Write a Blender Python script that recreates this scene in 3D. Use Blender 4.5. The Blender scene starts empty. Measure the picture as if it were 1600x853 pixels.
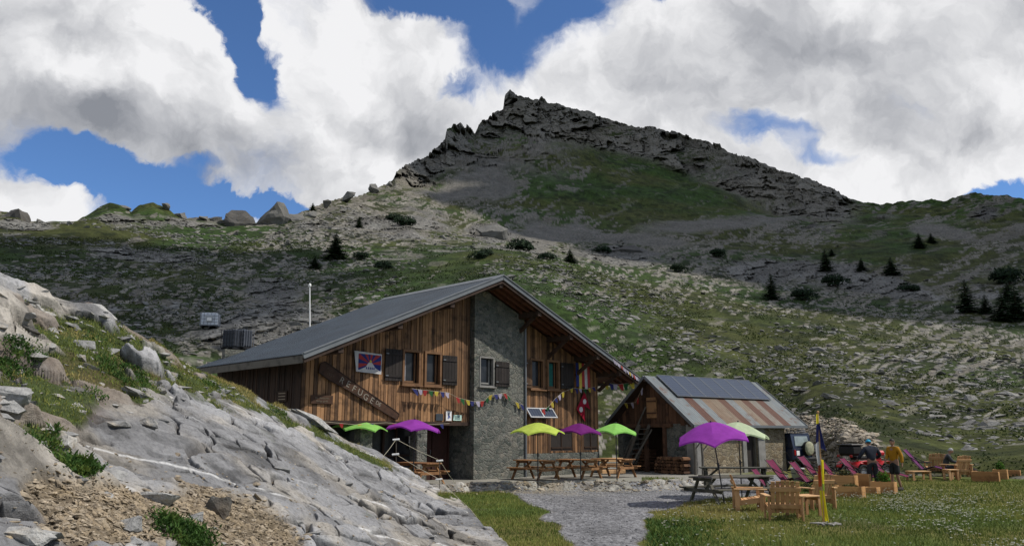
import bpy, bmesh, math, random
import numpy as np
from mathutils import Vector, Matrix, Euler

# ------------------------------------------------------------------ scene, camera, world, sun
scene = bpy.context.scene
COL = scene.collection
R = math.radians
PITCH = R(11.35); F = 1250.0; EYE = 1.75; CX = 800.0; CY = 426.5
CP, SP = math.cos(PITCH), math.sin(PITCH)

cam_data = bpy.data.cameras.new("camera")
cam_data.sensor_width = 36.0
cam_data.lens = F / 1600.0 * 36.0
cam_data.clip_start = 0.05; cam_data.clip_end = 8000.0
cam = bpy.data.objects.new("camera", cam_data); COL.objects.link(cam)
cam.location = (0, 0, EYE); cam.rotation_euler = (R(90) + PITCH, 0, 0)
scene.camera = cam

SUN_AZ, SUN_EL = R(97), R(50)
SUN_DIR = Vector((math.sin(SUN_AZ) * math.cos(SUN_EL), math.cos(SUN_AZ) * math.cos(SUN_EL), math.sin(SUN_EL)))
sl = bpy.data.lights.new("sun", 'SUN'); sl.energy = 4.2; sl.angle = R(0.6); sl.color = (1.0, 0.94, 0.86)
so = bpy.data.objects.new("sun", sl); COL.objects.link(so)
so.rotation_euler = SUN_DIR.to_track_quat('Z', 'Y').to_euler(); so.location = (40, -10, 60)

scene.view_settings.view_transform = 'Standard'
scene.view_settings.look = 'None'
scene.view_settings.exposure = 0.0
scene.view_settings.gamma = 1.0
scene.view_settings.use_curve_mapping = False

def ray(px, py):
    xc = (px - CX) / F; yc = -(py - CY) / F
    return (xc, CP - yc * SP, SP + yc * CP)

SKY_STRENGTH = 0.1
world = bpy.data.worlds.new("World"); scene.world = world; world.use_nodes = True
def build_world():
    nt = world.node_tree; N = nt.nodes; L = nt.links; N.clear()
    def nd(t, **k):
        n = N.new(t)
        for a, b in k.items(): setattr(n, a, b)
        return n
    def math_(op, a, b=None, c=None, clamp=False):
        n = nd('ShaderNodeMath', operation=op); n.use_clamp = clamp
        for i, v in enumerate((a, b, c)):
            if v is None: continue
            if isinstance(v, (int, float)): n.inputs[i].default_value = v
            else: L.new(v, n.inputs[i])
        return n.outputs[0]
    out = nd('ShaderNodeOutputWorld'); bg = nd('ShaderNodeBackground')
    bg.inputs['Strength'].default_value = SKY_STRENGTH
    L.new(bg.outputs[0], out.inputs[0])
    sky = nd('ShaderNodeTexSky', sky_type='NISHITA')
    sky.sun_disc = False; sky.sun_elevation = SUN_EL; sky.sun_rotation = SUN_AZ
    sky.altitude = 2000; sky.air_density = 1.0; sky.dust_density = 0.4; sky.ozone_density = 1.6
    tc = nd('ShaderNodeTexCoord'); D = tc.outputs['Generated']
    # domain warp of the view direction gives billowy outlines
    def noise(vec, scale, detail=6, rough=0.55, off=(0, 0, 0), dist=0.0):
        m = nd('ShaderNodeMapping'); m.inputs['Location'].default_value = off; L.new(vec, m.inputs[0])
        n = nd('ShaderNodeTexNoise'); n.inputs['Scale'].default_value = scale
        n.inputs['Detail'].default_value = detail; n.inputs['Roughness'].default_value = rough
        n.inputs['Distortion'].default_value = dist
        L.new(m.outputs[0], n.inputs['Vector']); return n
    w1 = noise(D, 5.0, 5, 0.55)
    sub = nd('ShaderNodeVectorMath', operation='SUBTRACT'); L.new(w1.outputs['Color'], sub.inputs[0]); sub.inputs[1].default_value = (.5, .5, .5)
    sca = nd('ShaderNodeVectorMath', operation='SCALE'); L.new(sub.outputs[0], sca.inputs[0]); sca.inputs['Scale'].default_value = 0.12
    add = nd('ShaderNodeVectorMath', operation='ADD'); L.new(D, add.inputs[0]); L.new(sca.outputs[0], add.inputs[1])
    w2 = noise(add.outputs[0], 17.0, 7, 0.62, (2, 5, 1))
    sub2 = nd('ShaderNodeVectorMath', operation='SUBTRACT'); L.new(w2.outputs['Color'], sub2.inputs[0]); sub2.inputs[1].default_value = (.5, .5, .5)
    sca2 = nd('ShaderNodeVectorMath', operation='SCALE'); L.new(sub2.outputs[0], sca2.inputs[0]); sca2.inputs['Scale'].default_value = 0.065
    add2 = nd('ShaderNodeVectorMath', operation='ADD'); L.new(add.outputs[0], add2.inputs[0]); L.new(sca2.outputs[0], add2.inputs[1])
    W = add2.outputs[0]
    def blob(vec, px, py, rx, ry, ang, wt, soft=0.0):
        d = Vector(ray(px, py)); ln = d.length; d.normalize()
        right = Vector((0, 0, 1)).cross(-d).normalized() * 1.0
        right = d.cross(Vector((0, 0, 1))).normalized(); up = right.cross(d).normalized()
        a = R(ang); r2 = right * math.cos(a) - up * math.sin(a); u2 = right * math.sin(a) + up * math.cos(a)
        M = Matrix((r2, u2, -d)).transposed()
        m = nd('ShaderNodeMapping', vector_type='TEXTURE')
        m.inputs['Location'].default_value = d
        m.inputs['Rotation'].default_value = M.to_euler()
        m.inputs['Scale'].default_value = (rx / F / ln, ry / F / ln, 0.7)
        L.new(vec, m.inputs[0])
        l = nd('ShaderNodeVectorMath', operation='LENGTH'); L.new(m.outputs[0], l.inputs[0])
        mr = nd('ShaderNodeMapRange', interpolation_type='SMOOTHSTEP')
        mr.inputs['From Min'].default_value = 1.0; mr.inputs['From Max'].default_value = soft
        mr.inputs['To Min'].default_value = 0; mr.inputs['To Max'].default_value = wt
        L.new(l.outputs['Value'], mr.inputs['Value'])
        return mr.outputs[0]
    def total(vec, lst, base):
        acc = base
        for b in lst:
            acc = math_('ADD', acc, blob(vec, *b))
        return acc
    fb = noise(W, 3.2, 9, 0.6, (3.1, 0.4, 1.7))
    fb2 = noise(W, 11.0, 9, 0.62, (1.1, 2.4, 0.7))
    base = math_('ADD', math_('MULTIPLY_ADD', fb.outputs['Fac'], 1.0, -0.17), math_('MULTIPLY', fb2.outputs['Fac'], 0.5))
    dens = total(W, CLOUD_BLOBS, base)
    alpha = nd('ShaderNodeMapRange', interpolation_type='SMOOTHSTEP')
    alpha.inputs['From Min'].default_value = 0.26; alpha.inputs['From Max'].default_value = 0.84
    L.new(dens, alpha.inputs['Value'])
    # relief: compare puffiness with a copy shifted towards the sun
    p0 = noise(W, 7.0, 6, 0.5, (0.5, 1.0, 2.0)); p1 = noise(W, 7.0, 6, 0.5, (0.5 - 0.022, 1.0, 2.0 - 0.03))
    rel = math_('SUBTRACT', p0.outputs['Fac'], p1.outputs['Fac'])
    shade = total(W, CLOUD_SHADE, math_('MULTIPLY_ADD', rel, 2.2, 0.88))
    big = noise(W, 2.6, 4, 0.5, (7, 3, 5))
    shade = math_('ADD', shade, math_('MULTIPLY_ADD', big.outputs['Fac'], 0.3, -0.15))
    ramp = nd('ShaderNodeValToRGB'); cr = ramp.color_ramp
    k = 1.0
    cr.elements[0].position = 0.0; cr.elements[0].color = (0.26, 0.275, 0.31, 1)
    cr.elements[1].position = 1.0; cr.elements[1].color = (0.89, 0.89, 0.905, 1)
    e = cr.elements.new(0.45); e.color = (0.50, 0.51, 0.54, 1)
    e = cr.elements.new(0.75); e.color = (0.71, 0.715, 0.735, 1)
    L.new(shade, ramp.inputs[0])
    cs = nd('ShaderNodeVectorMath', operation='SCALE'); L.new(ramp.outputs[0], cs.inputs[0]); cs.inputs['Scale'].default_value = 1.0 / SKY_STRENGTH
    skb = nd('ShaderNodeVectorMath', operation='MULTIPLY'); L.new(sky.outputs[0], skb.inputs[0]); skb.inputs[1].default_value = SKY_TINT
    mix = nd('ShaderNodeMix', data_type='RGBA'); L.new(alpha.outputs[0], mix.inputs['Factor'])
    L.new(skb.outputs[0], mix.inputs['A']); L.new(cs.outputs[0], mix.inputs['B'])
    L.new(mix.outputs['Result'], bg.inputs['Color'])
SKY_TINT = (0.78, 1.05, 1.36)
# px, py, rx, ry, tilt, weight, inner
CLOUD_BLOBS = [
    (150, 60, 420, 260, 25, .55, .3), (590, 180, 210, 260, 0, .5, .3), (1250, 130, 520, 260, 0, .55, .3),
    (1450, 250, 240, 100, 0, .35, .2), (700, 240, 260, 90, 0, .45, .2), (960, 190, 200, 120, 0, .4, .2), (40, 318, 85, 60, 0, .55, .2),
    (392, 80, 46, 125, -30, -1.15, .3), (345, 10, 70, 40, 0, -.5, .1), (425, 88, 22, 40, 0, .45, .1),
    (680, 5, 170, 45, 0, -1.1, .2), (780, 75, 170, 85, 10, -.66, .0), (920, 20, 110, 60, 0, -.55, .0), (700, 140, 70, 28, 0, -.6, .2),
    (105, 262, 95, 55, 20, -1.1, .3), (240, 305, 150, 50, 5, -1.15, .3), (400, 330, 190, 26, 3, -1.0, .3), (285, 262, 60, 24, 0, -.5, .1),
    (1205, 215, 130, 42, 8, -.72, .1), (1285, 258, 110, 34, 8, -.62, .1), (1565, 290, 110, 38, 0, -1.05, .2), (1415, 185, 60, 60, 0, -.45, .2),
    (1390, 255, 40, 40, 0, -.35, .2), (1040, 5, 60, 26, 0, -.5, .2), (1530, 0, 90, 20, 0, -.2, .1)]
CLOUD_SHADE = [
    (60, 190, 360, 110, 10, -.52, .1), (280, 230, 320, 85, 15, -.30, .1), (1160, 100, 280, 110, 5, -.55, .1), (1330, 190, 280, 100, 5, -.34, .1), (640, 215, 170, 60, 0, -.2, .1), (30, 20, 160, 60, 0, -.15, .1), (600, 300, 200, 60, 0, -.12, .1),
    (1500, 40, 250, 90, 0, -.18, .1), (1560, 195, 120, 35, 0, -.15, .1)]
build_world()
world.cycles.sampling_method = 'MANUAL'; world.cycles.sample_map_resolution = 512

# ------------------------------------------------------------------ numeric helpers
def atz(px, py, z):
    d = ray(px, py); k = (z - EYE) / d[2]; return Vector((d[0] * k, d[1] * k, z))
def aty(px, py, Y):
    d = ray(px, py); k = Y / d[1]; return Vector((d[0] * k, Y, EYE + d[2] * k))
def proj(x, y, z):
    z = z - EYE; f = y * CP + z * SP; u = -y * SP + z * CP
    return CX + F * x / f, CY - F * u / f
def az_el(px, py):
    d = ray(px, py); h = math.hypot(d[0], d[1]); return math.atan2(d[0], d[1]), d[2] / h
def sstep(a, b, x):
    t = np.clip((x - a) / (b - a), 0, 1); return t * t * (3 - 2 * t)

def hash_(ix, iy, iz, seed):
    h = (ix.astype(np.int64) * 374761393 + iy.astype(np.int64) * 668265263 + iz.astype(np.int64) * 2147483647 + seed * 974711) & 0xffffffff
    h = ((h ^ (h >> 13)) * 1274126177) & 0xffffffff
    h = ((h ^ (h >> 16)) * 2246822519) & 0xffffffff
    h = h ^ (h >> 15)
    return (h & 0xffffff).astype(np.float32) / 16777215.0
def vnoise(x, y, z, seed=0):
    xi, yi, zi = np.floor(x), np.floor(y), np.floor(z)
    fx, fy, fz = (x - xi).astype(np.float32), (y - yi).astype(np.float32), (z - zi).astype(np.float32)
    u, v, w = [t * t * t * (t * (t * 6 - 15) + 10) for t in (fx, fy, fz)]
    xi, yi, zi = xi.astype(np.int64), yi.astype(np.int64), zi.astype(np.int64)
    r = 0
    for a in (0, 1):
        for b in (0, 1):
            for c in (0, 1):
                r = r + hash_(xi + a, yi + b, zi + c, seed) * (u if a else 1 - u) * (v if b else 1 - v) * (w if c else 1 - w)
    return r
def fbm(x, y, z, octs=5, seed=0, gain=0.5, lac=2.03, ridged=False):
    s = 0; a = 1.0; t = 0
    for o in range(octs):
        n = vnoise(x + 17.3 * o, y - 9.1 * o, z + 4.7 * o, seed + o)
        if ridged: n = 1 - np.abs(2 * n - 1)
        s = s + a * n; t += a; a *= gain; x = x * lac; y = y * lac; z = z * lac
    return s / t
def voronoi2(x, y, seed=0):
    """F1, F2-F1, cell random, offset to the cell centre"""
    xi, yi = np.floor(x).astype(np.int64), np.floor(y).astype(np.int64)
    f1 = np.full(x.shape, 9.0, np.float32); f2 = f1.copy(); cid = np.zeros(x.shape, np.float32); dx1 = cid.copy(); dy1 = cid.copy()
    z0 = np.zeros_like(xi)
    for a in (-1, 0, 1):
        for b in (-1, 0, 1):
            cx = xi + a; cy = yi + b
            px_ = cx + .1 + .8 * hash_(cx, cy, z0, seed); py_ = cy + .1 + .8 * hash_(cx, cy, z0, seed + 1)
            dx = (x - px_).astype(np.float32); dy = (y - py_).astype(np.float32); d = np.sqrt(dx * dx + dy * dy)
            near = d < f1
            f2 = np.where(near, f1, np.minimum(f2, d))
            cid = np.where(near, hash_(cx, cy, z0, seed + 2), cid); dx1 = np.where(near, dx, dx1); dy1 = np.where(near, dy, dy1)
            f1 = np.where(near, d, f1)
    return f1, f2 - f1, cid, dx1, dy1

# ------------------------------------------------------------------ object helpers
def setp(o, label=None, cat=None, group=None, kind=None):
    if label: o['label'] = label
    if cat: o['category'] = cat
    if group: o['group'] = group
    if kind: o['kind'] = kind
    return o
def thing(name, label, cat, loc=(0, 0, 0), rotz=0.0, group=None, rot=None):
    o = bpy.data.objects.new(name, None); COL.objects.link(o); o.location = loc
    o.rotation_euler = rot if rot else (0, 0, rotz); o.empty_display_size = 0.2
    return setp(o, label, cat, group)
def mesh_np(name, V, Fq, mat=None, parent=None, smooth=True, cols=None, attrs=None):
    """V (n,3), Fq (m,k) arrays -> one mesh object"""
    me = bpy.data.meshes.new(name); V = np.asarray(V, np.float32); Fq = np.asarray(Fq, np.int32)
    m, k = Fq.shape
    me.vertices.add(len(V)); me.vertices.foreach_set('co', V.ravel())
    me.loops.add(m * k); me.loops.foreach_set('vertex_index', Fq.ravel())
    me.polygons.add(m); me.polygons.foreach_set('loop_start', np.arange(0, m * k, k, dtype=np.int32))
    me.polygons.foreach_set('use_smooth', np.full(m, smooth))
    me.update(calc_edges=True)
    if cols is not None:
        c = np.ones((len(V), 4), np.float32); c[:, :3] = cols
        a = me.color_attributes.new('tone', 'FLOAT_COLOR', 'POINT'); a.data.foreach_set('color', c.ravel())
    for an, (dom, arr) in (attrs or {}).items():
        a = me.attributes.new(an, 'FLOAT', dom); a.data.foreach_set('value', np.asarray(arr, np.float32).ravel())
    o = bpy.data.objects.new(name, me); COL.objects.link(o)
    if mat: me.materials.append(mat)
    if parent: o.parent = parent
    return o
def copy_tree(o, parent=None):
    c = o.copy(); COL.objects.link(c); c.parent = parent
    for ch in list(o.children): copy_tree(ch, c)
    return c

class MB:
    """collects simple shapes into ONE mesh"""
    def __init__(s): s.v = []; s.f = []; s.t = []; s.sm = []
    def add(s, vs, fs, tint=0.5, sm=False):
        b = len(s.v); s.v += [tuple(p) for p in vs]
        for f in fs: s.f.append([b + i for i in f]); s.t.append(tint); s.sm.append(sm)
        return s
    def box(s, c, d, rot=None, tint=0.5, jit=0):
        hx, hy, hz = d[0] / 2, d[1] / 2, d[2] / 2
        vs = [Vector((x, y, z)) for x in (-hx, hx) for y in (-hy, hy) for z in (-hz, hz)]
        if jit: vs = [p + Vector([random.uniform(-jit, jit) for _ in 'abc']) for p in vs]
        if rot is not None:
            M = rot if isinstance(rot, Matrix) else Euler(rot).to_matrix()
            vs = [M @ p for p in vs]
        c = Vector(c)
        return s.add([p + c for p in vs], [(0, 1, 3, 2), (4, 6, 7, 5), (0, 4, 5, 1), (2, 3, 7, 6), (0, 2, 6, 4), (1, 5, 7, 3)], tint)
    def bev(s, c, d, b=0.01, rot=None, tint=0.5):
        """box with chamfered edges"""
        hx, hy, hz = d[0] / 2, d[1] / 2, d[2] / 2; b = min(b, hx * .9, hy * .9, hz * .9)
        bm = bmesh.new(); bmesh.ops.create_cube(bm, size=1.0)
        for v in bm.verts: v.co = Vector((v.co.x * d[0], v.co.y * d[1], v.co.z * d[2]))
        bmesh.ops.bevel(bm, geom=list(bm.edges), offset=b, segments=1, profile=0.5, affect='EDGES')
        M = Matrix.Identity(3) if rot is None else (rot if isinstance(rot, Matrix) else Euler(rot).to_matrix())
        c = Vector(c); bm.verts.index_update()
        s.add([M @ v.co + c for v in bm.verts], [[v.index for v in f.verts] for f in bm.faces], tint); bm.free(); return s
    def beam(s, p0, p1, w, h, tint=0.5, up=(0, 0, 1), bevel=0.0):
        p0, p1 = Vector(p0), Vector(p1); d = p1 - p0; L = d.length; x = d.normalized()
        upv = Vector(up)
        if abs(x.dot(upv)) > .98: upv = Vector((1, 0, 0))
        y = upv.cross(x).normalized(); z = x.cross(y)
        M = Matrix((x, y, z)).transposed()
        if bevel: return s.bev((p0 + p1) / 2, (L, w, h), bevel, M, tint)
        return s.box((p0 + p1) / 2, (L, w, h), M, tint)
    def tube(s, pts, r, n=8, tint=0.5, caps=True, sm=True):
        pts = [Vector(p) for p in pts]; k = len(pts); rs = r if isinstance(r, (list, tuple)) else [r] * k
        vs = []; fs = []; prev = None
        for i, p in enumerate(pts):
            d = (pts[min(i + 1, k - 1)] - pts[max(i - 1, 0)]).normalized()
            if prev is None: a = Vector((0, 0, 1)) if abs(d.z) < .9 else Vector((1, 0, 0)); a = (a - d * a.dot(d)).normalized()
            else: a = (prev - d * prev.dot(d)).normalized()
            prev = a; b = d.cross(a)
            for j in range(n):
                t = 2 * math.pi * j / n; vs.append(p + (a * math.cos(t) + b * math.sin(t)) * rs[i])
        for i in range(k - 1):
            for j in range(n): fs.append((i * n + j, i * n + (j + 1) % n, (i + 1) * n + (j + 1) % n, (i + 1) * n + j))
        s.add(vs, fs, tint, sm)
        if caps: s.add(vs[:n], [list(range(n))[::-1]], tint); s.add(vs[-n:], [list(range(n))], tint)
        return s
    def prism(s, poly, axis, a, b, tint=0.5):
        """poly 2D points extruded along axis ('x','y','z') from a to b"""
        def P(u, v, w): return {'x': (w, u, v), 'y': (u, w, v), 'z': (u, v, w)}[axis]
        n = len(poly); vs = [P(u, v, a) for u, v in poly] + [P(u, v, b) for u, v in poly]
        fs = [list(range(n))[::-1], [n + i for i in range(n)]] + [(i, (i + 1) % n, n + (i + 1) % n, n + i) for i in range(n)]
        return s.add(vs, fs, tint)
    def lathe(s, prof, n=16, c=(0, 0, 0), M=None, tint=0.5, sm=True):
        vs = []; fs = []; k = len(prof); c = Vector(c)
        for r, z in prof:
            for j in range(n):
                t = 2 * math.pi * j / n; p = Vector((r * math.cos(t), r * math.sin(t), z)); vs.append((M @ p if M else p) + c)
        for i in range(k - 1):
            for j in range(n): fs.append((i * n + j, i * n + (j + 1) % n, (i + 1) * n + (j + 1) % n, (i + 1) * n + j))
        return s.add(vs, fs, tint, sm)
    def ball(s, c, r, n=10, m=7, sc=(1, 1, 1), tint=0.5, M=None):
        prof = [(r * math.sin(math.pi * i / m) + 1e-5, -r * math.cos(math.pi * i / m)) for i in range(m + 1)]
        vs = []; fs = []; c = Vector(c)
        for rr, z in prof:
            for j in range(n):
                t = 2 * math.pi * j / n; p = Vector((rr * math.cos(t) * sc[0], rr * math.sin(t) * sc[1], z * sc[2])); vs.append((M @ p if M else p) + c)
        for i in range(m):
            for j in range(n): fs.append((i * n + j, i * n + (j + 1) % n, (i + 1) * n + (j + 1) % n, (i + 1) * n + j))
        return s.add(vs, fs, tint, True)
    def build(s, name, mat, parent=None, fix=True):
        me = bpy.data.meshes.new(name); me.from_pydata(s.v, [], s.f); me.update()
        a = me.attributes.new('tint', 'FLOAT', 'FACE'); a.data.foreach_set('value', np.array(s.t, np.float32))
        me.polygons.foreach_set('use_smooth', np.array(s.sm, bool))
        if fix:
            bm = bmesh.new(); bm.from_mesh(me); bmesh.ops.recalc_face_normals(bm, faces=list(bm.faces)); bm.to_mesh(me); bm.free()
        if mat: me.materials.append(mat)
        o = bpy.data.objects.new(name, me); COL.objects.link(o)
        if parent: o.parent = parent
        return o

# ------------------------------------------------------------------ materials
class NB:
    def __init__(s, name):
        s.m = bpy.data.materials.new(name); s.m.use_nodes = True; s.nt = s.m.node_tree; s.N = s.nt.nodes; s.L = s.nt.links; s.N.clear()
        s.out = s.N.new('ShaderNodeOutputMaterial'); s.b = s.N.new('ShaderNodeBsdfPrincipled'); s.L.new(s.b.outputs[0], s.out.inputs[0])
    def nd(s, t, **k):
        n = s.N.new(t)
        for a, b in k.items(): setattr(n, a, b)
        return n
    def lk(s, a, b): s.L.new(a, b)
    def val(s, sock, v):
        if isinstance(v, (int, float, tuple, list)): sock.default_value = v
        else: s.lk(v, sock)
    def attr(s, name): return s.nd('ShaderNodeAttribute', attribute_name=name)
    def coord(s, kind='Object', scale=(1, 1, 1), rot=(0, 0, 0)):
        t = s.nd('ShaderNodeTexCoord'); m = s.nd('ShaderNodeMapping'); m.inputs['Scale'].default_value = scale; m.inputs['Rotation'].default_value = rot
        s.lk(t.outputs[kind], m.inputs[0]); return m.outputs[0]
    def pos(s, scale=(1, 1, 1)):
        g = s.nd('ShaderNodeNewGeometry'); m = s.nd('ShaderNodeMapping'); m.inputs['Scale'].default_value = scale
        s.lk(g.outputs['Position'], m.inputs[0]); return m.outputs[0]
    def noise(s, vec, scale, detail=4, rough=0.55, dist=0):
        n = s.nd('ShaderNodeTexNoise'); n.inputs['Scale'].default_value = scale; n.inputs['Detail'].default_value = detail
        n.inputs['Roughness'].default_value = rough; n.inputs['Distortion'].default_value = dist; s.lk(vec, n.inputs['Vector']); return n.outputs['Fac']
    def ramp(s, fac, stops):
        r = s.nd('ShaderNodeValToRGB'); cr = r.color_ramp
        while len(cr.elements) < len(stops): cr.elements.new(0.5)
        for e, (p, c) in zip(cr.elements, stops): e.position = p; e.color = tuple(c) + (1,) if len(c) == 3 else c
        s.lk(fac, r.inputs[0]); return r.outputs[0]
    def mix(s, fac, a, b, mode='MIX'):
        n = s.nd('ShaderNodeMix', data_type='RGBA', blend_type=mode); s.val(n.inputs['Factor'], fac)
        for k, v in (('A', a), ('B', b)):
            if isinstance(v, (tuple, list)): n.inputs[k].default_value = tuple(v) + (1,) if len(v) == 3 else v
            else: s.lk(v, n.inputs[k])
        return n.outputs['Result']
    def maprange(s, v, a, b, c=0, d=1, smooth=False):
        n = s.nd('ShaderNodeMapRange', interpolation_type='SMOOTHSTEP' if smooth else 'LINEAR')
        for k, x in (('From Min', a), ('From Max', b), ('To Min', c), ('To Max', d)): n.inputs[k].default_value = x
        s.lk(v, n.inputs['Value']); return n.outputs[0]
    def math(s, op, a, b=0.0):
        n = s.nd('ShaderNodeMath', operation=op); s.val(n.inputs[0], a); s.val(n.inputs[1], b); return n.outputs[0]
    def bump(s, h, strength=0.3, dist=0.02):
        n = s.nd('ShaderNodeBump'); n.inputs['Strength'].default_value = strength; n.inputs['Distance'].default_value = dist
        s.lk(h, n.inputs['Height']); s.lk(n.outputs[0], s.b.inputs['Normal'])
    def fin(s, col=None, rough=0.7, spec=0.3, metal=0.0):
        if col is not None:
            if isinstance(col, (tuple, list)): s.b.inputs['Base Color'].default_value = tuple(col) + (1,) if len(col) == 3 else col
            else: s.lk(col, s.b.inputs['Base Color'])
        s.val(s.b.inputs['Roughness'], rough); s.b.inputs['Specular IOR Level'].default_value = spec; s.b.inputs['Metallic'].default_value = metal
        return s.m
_MC = {}
def plain(name, col, rough=0.65, var=0.18, scale=6.0, spec=0.3, metal=0.0, bump=0.0):
    """surface with mottled colour; the face tint shifts it a little"""
    if name in _MC: return _MC[name]
    n = NB(name); v = n.coord(); f = n.noise(v, scale, 5)
    d = tuple(c * (1 - var) for c in col); l = tuple(min(1, c * (1 + var)) for c in col)
    c = n.ramp(f, [(0.3, d), (0.7, l)])
    t = n.attr('tint'); c = n.mix(1.0, c, n.ramp(t.outputs['Fac'], [(0, (.6, .6, .6)), (.5, (1, 1, 1)), (1, (1.0, 1.0, 1.0))]), 'MULTIPLY')
    if bump: n.bump(n.noise(v, scale * 4, 4), bump, 0.01)
    n.fin(c, rough, spec, metal); _MC[name] = n.m; return n.m
def wood(name, dark, light, along='x', rough=0.75, bump=0.25, scale=1.0):
    if name in _MC: return _MC[name]
    n = NB(name); sc = {'x': (1.2, 14, 14), 'y': (14, 1.2, 14), 'z': (14, 14, 1.2)}[along]
    v = n.coord('Object', tuple(a * scale for a in sc)); f = n.noise(v, 1.6, 6, .6, 0.4)
    t = n.attr('tint')
    k = n.math('ADD', n.math('MULTIPLY', t.outputs['Fac'], 0.75), n.math('MULTIPLY', f, 0.55))
    mid = tuple((a + b) / 2 for a, b in zip(dark, light))
    c = n.ramp(k, [(0.15, dark), (0.6, mid), (1.0, light)])
    v2 = n.coord('Object', (1, 1, 1)); st = n.noise(v2, 2.3, 5, .6)
    c = n.mix(n.maprange(st, .5, .75), c, tuple(a * .55 for a in dark))
    n.bump(f, bump, 0.01); n.fin(c, rough, .25); _MC[name] = n.m; return n.m
# ------------------------------------------------------------------ terrain
rng = np.random.default_rng(7)
def az_of(px): return az_el(px, 480)[0]
def row(points):
    """[(px,py,r)] -> function of azimuth giving (elevation tangent, range)"""
    P = sorted([az_el(px, py) + (r,) for px, py, r in points])
    A = np.array([p[0] for p in P]); E_ = np.array([p[1] for p in P]); Rr = np.array([p[2] for p in P])
    return lambda az: (np.interp(az, A, E_), np.interp(az, A, Rr))
def rowz(points):
    P = sorted([(az_of(px), z, r) for px, z, r in points])
    A = np.array([p[0] for p in P]); Z = np.array([p[1] for p in P]); Rr = np.array([p[2] for p in P])
    def f(az):
        r = np.interp(az, A, Rr); return (np.interp(az, A, Z) - EYE) / r, r
    return f
def px_of_az(az, el):  # approximate picture column / row of a direction (arrays)
    x = np.sin(az); y = np.cos(az); z = el
    f = y * CP + z * SP; u = -y * SP + z * CP
    return CX + F * x / f, CY - F * u / f

SKYLINE = [(-900, 345), (-300, 330), (0, 332), (30, 333), (45, 345), (60, 348), (115, 349), (160, 322), (172, 318), (185, 320), (205, 332), (215, 325), (240, 317), (255, 322), (270, 332), (290, 341), (345, 342),
    (400, 348), (480, 331), (490, 324), (540, 308), (560, 305), (590, 295), (612, 285), (620, 266), (640, 258), (652, 252), (665, 246), (680, 235), (695, 224), (698, 200), (712, 196), (730, 200), (742, 207), (750, 190),
    (775, 178), (786, 172), (789, 150), (797, 140), (810, 146), (830, 153), (840, 154), (846, 149), (855, 156), (880, 165), (900, 172), (930, 178), (960, 187), (985, 195), (1020, 200), (1060, 205), (1085, 215),
    (1110, 222), (1140, 235), (1180, 250), (1210, 262), (1240, 272), (1270, 285), (1300, 297), (1320, 309), (1340, 314), (1380, 319), (1420, 314), (1460, 313), (1480, 312), (1500, 305), (1515, 302),
    (1545, 304), (1580, 308), (1600, 311), (1900, 330), (2600, 345)]
def rsky(px): return np.interp(px, [-300, 300, 480, 620, 790, 1100, 1320, 1600, 2200], [200, 205, 215, 340, 480, 470, 430, 380, 350])
HILL_ROWS = [
    rowz([(-900, 2.5, 40), (300, .6, 45), (480, -.3, 50), (940, -.5, 50), (1150, -.5, 50), (1235, -.5, 50), (1262, -.5, 46), (1300, -.5, 40.5), (1400, -.5, 37.5), (1480, -.45, 37), (1600, -.4, 36), (2600, -.2, 36)]),
    rowz([(-900, 5.5, 48), (300, 4.0, 53), (480, 3, 58), (940, 1.3, 56), (1150, 1.2, 55), (1235, 1.3, 54), (1262, 1.7, 50), (1300, 1.8, 44.5), (1400, 1.0, 42), (1480, .7, 42), (1600, .9, 41), (2600, 1.5, 40)]),
    row([(-900, 560, 66), (0, 535, 72), (300, 515, 75), (480, 500, 80), (640, 470, 84), (770, 440, 88), (850, 470, 82), (1000, 530, 78), (1200, 570, 76), (1400, 610, 66), (1600, 630, 62), (2600, 640, 60)]),
    row([(-900, 480, 95), (0, 450, 100), (300, 440, 104), (480, 430, 108), (600, 420, 115), (690, 402, 122), (770, 392, 128), (850, 402, 124), (1000, 452, 115), (1200, 492, 110), (1400, 530, 100), (1600, 565, 92), (2600, 590, 90)]),
    row([(-900, 475, 112), (0, 444, 118), (300, 433, 122), (480, 422, 130), (600, 416, 140), (690, 400, 152), (770, 391, 160), (850, 400, 154), (1000, 447, 142), (1200, 486, 136), (1400, 520, 122), (1600, 552, 112), (2600, 580, 110)]),
    row([(-900, 420, 150), (0, 392, 156), (300, 390, 160), (480, 380, 165), (640, 360, 210), (800, 368, 270), (900, 375, 280), (1100, 385, 270), (1300, 410, 240), (1600, 440, 200), (2600, 470, 190)]),
    row([(-900, 370, 185), (0, 358, 185), (160, 345, 188), (300, 356, 190), (480, 348, 198), (560, 325, 240), (620, 300, 300), (700, 262, 380), (760, 232, 425), (800, 214, 445), (860, 206, 452), (940, 236, 440), (1060, 272, 430), (1150, 305, 405),
         (1210, 328, 390), (1250, 335, 380), (1320, 334, 375), (1400, 338, 365), (1600, 345, 325), (2600, 380, 300)]),
    row([(a, b, float(rsky(a))) for a, b in SKYLINE]),
    row([(a, b + 45, float(rsky(a)) + 70) for a, b in SKYLINE]),
    rowz([(-900, -4, 1400), (2600, -4, 1400)]),
]
ROWN = [14, 70, 75, 10, 75, 80, 75, 12, 6]

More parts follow.
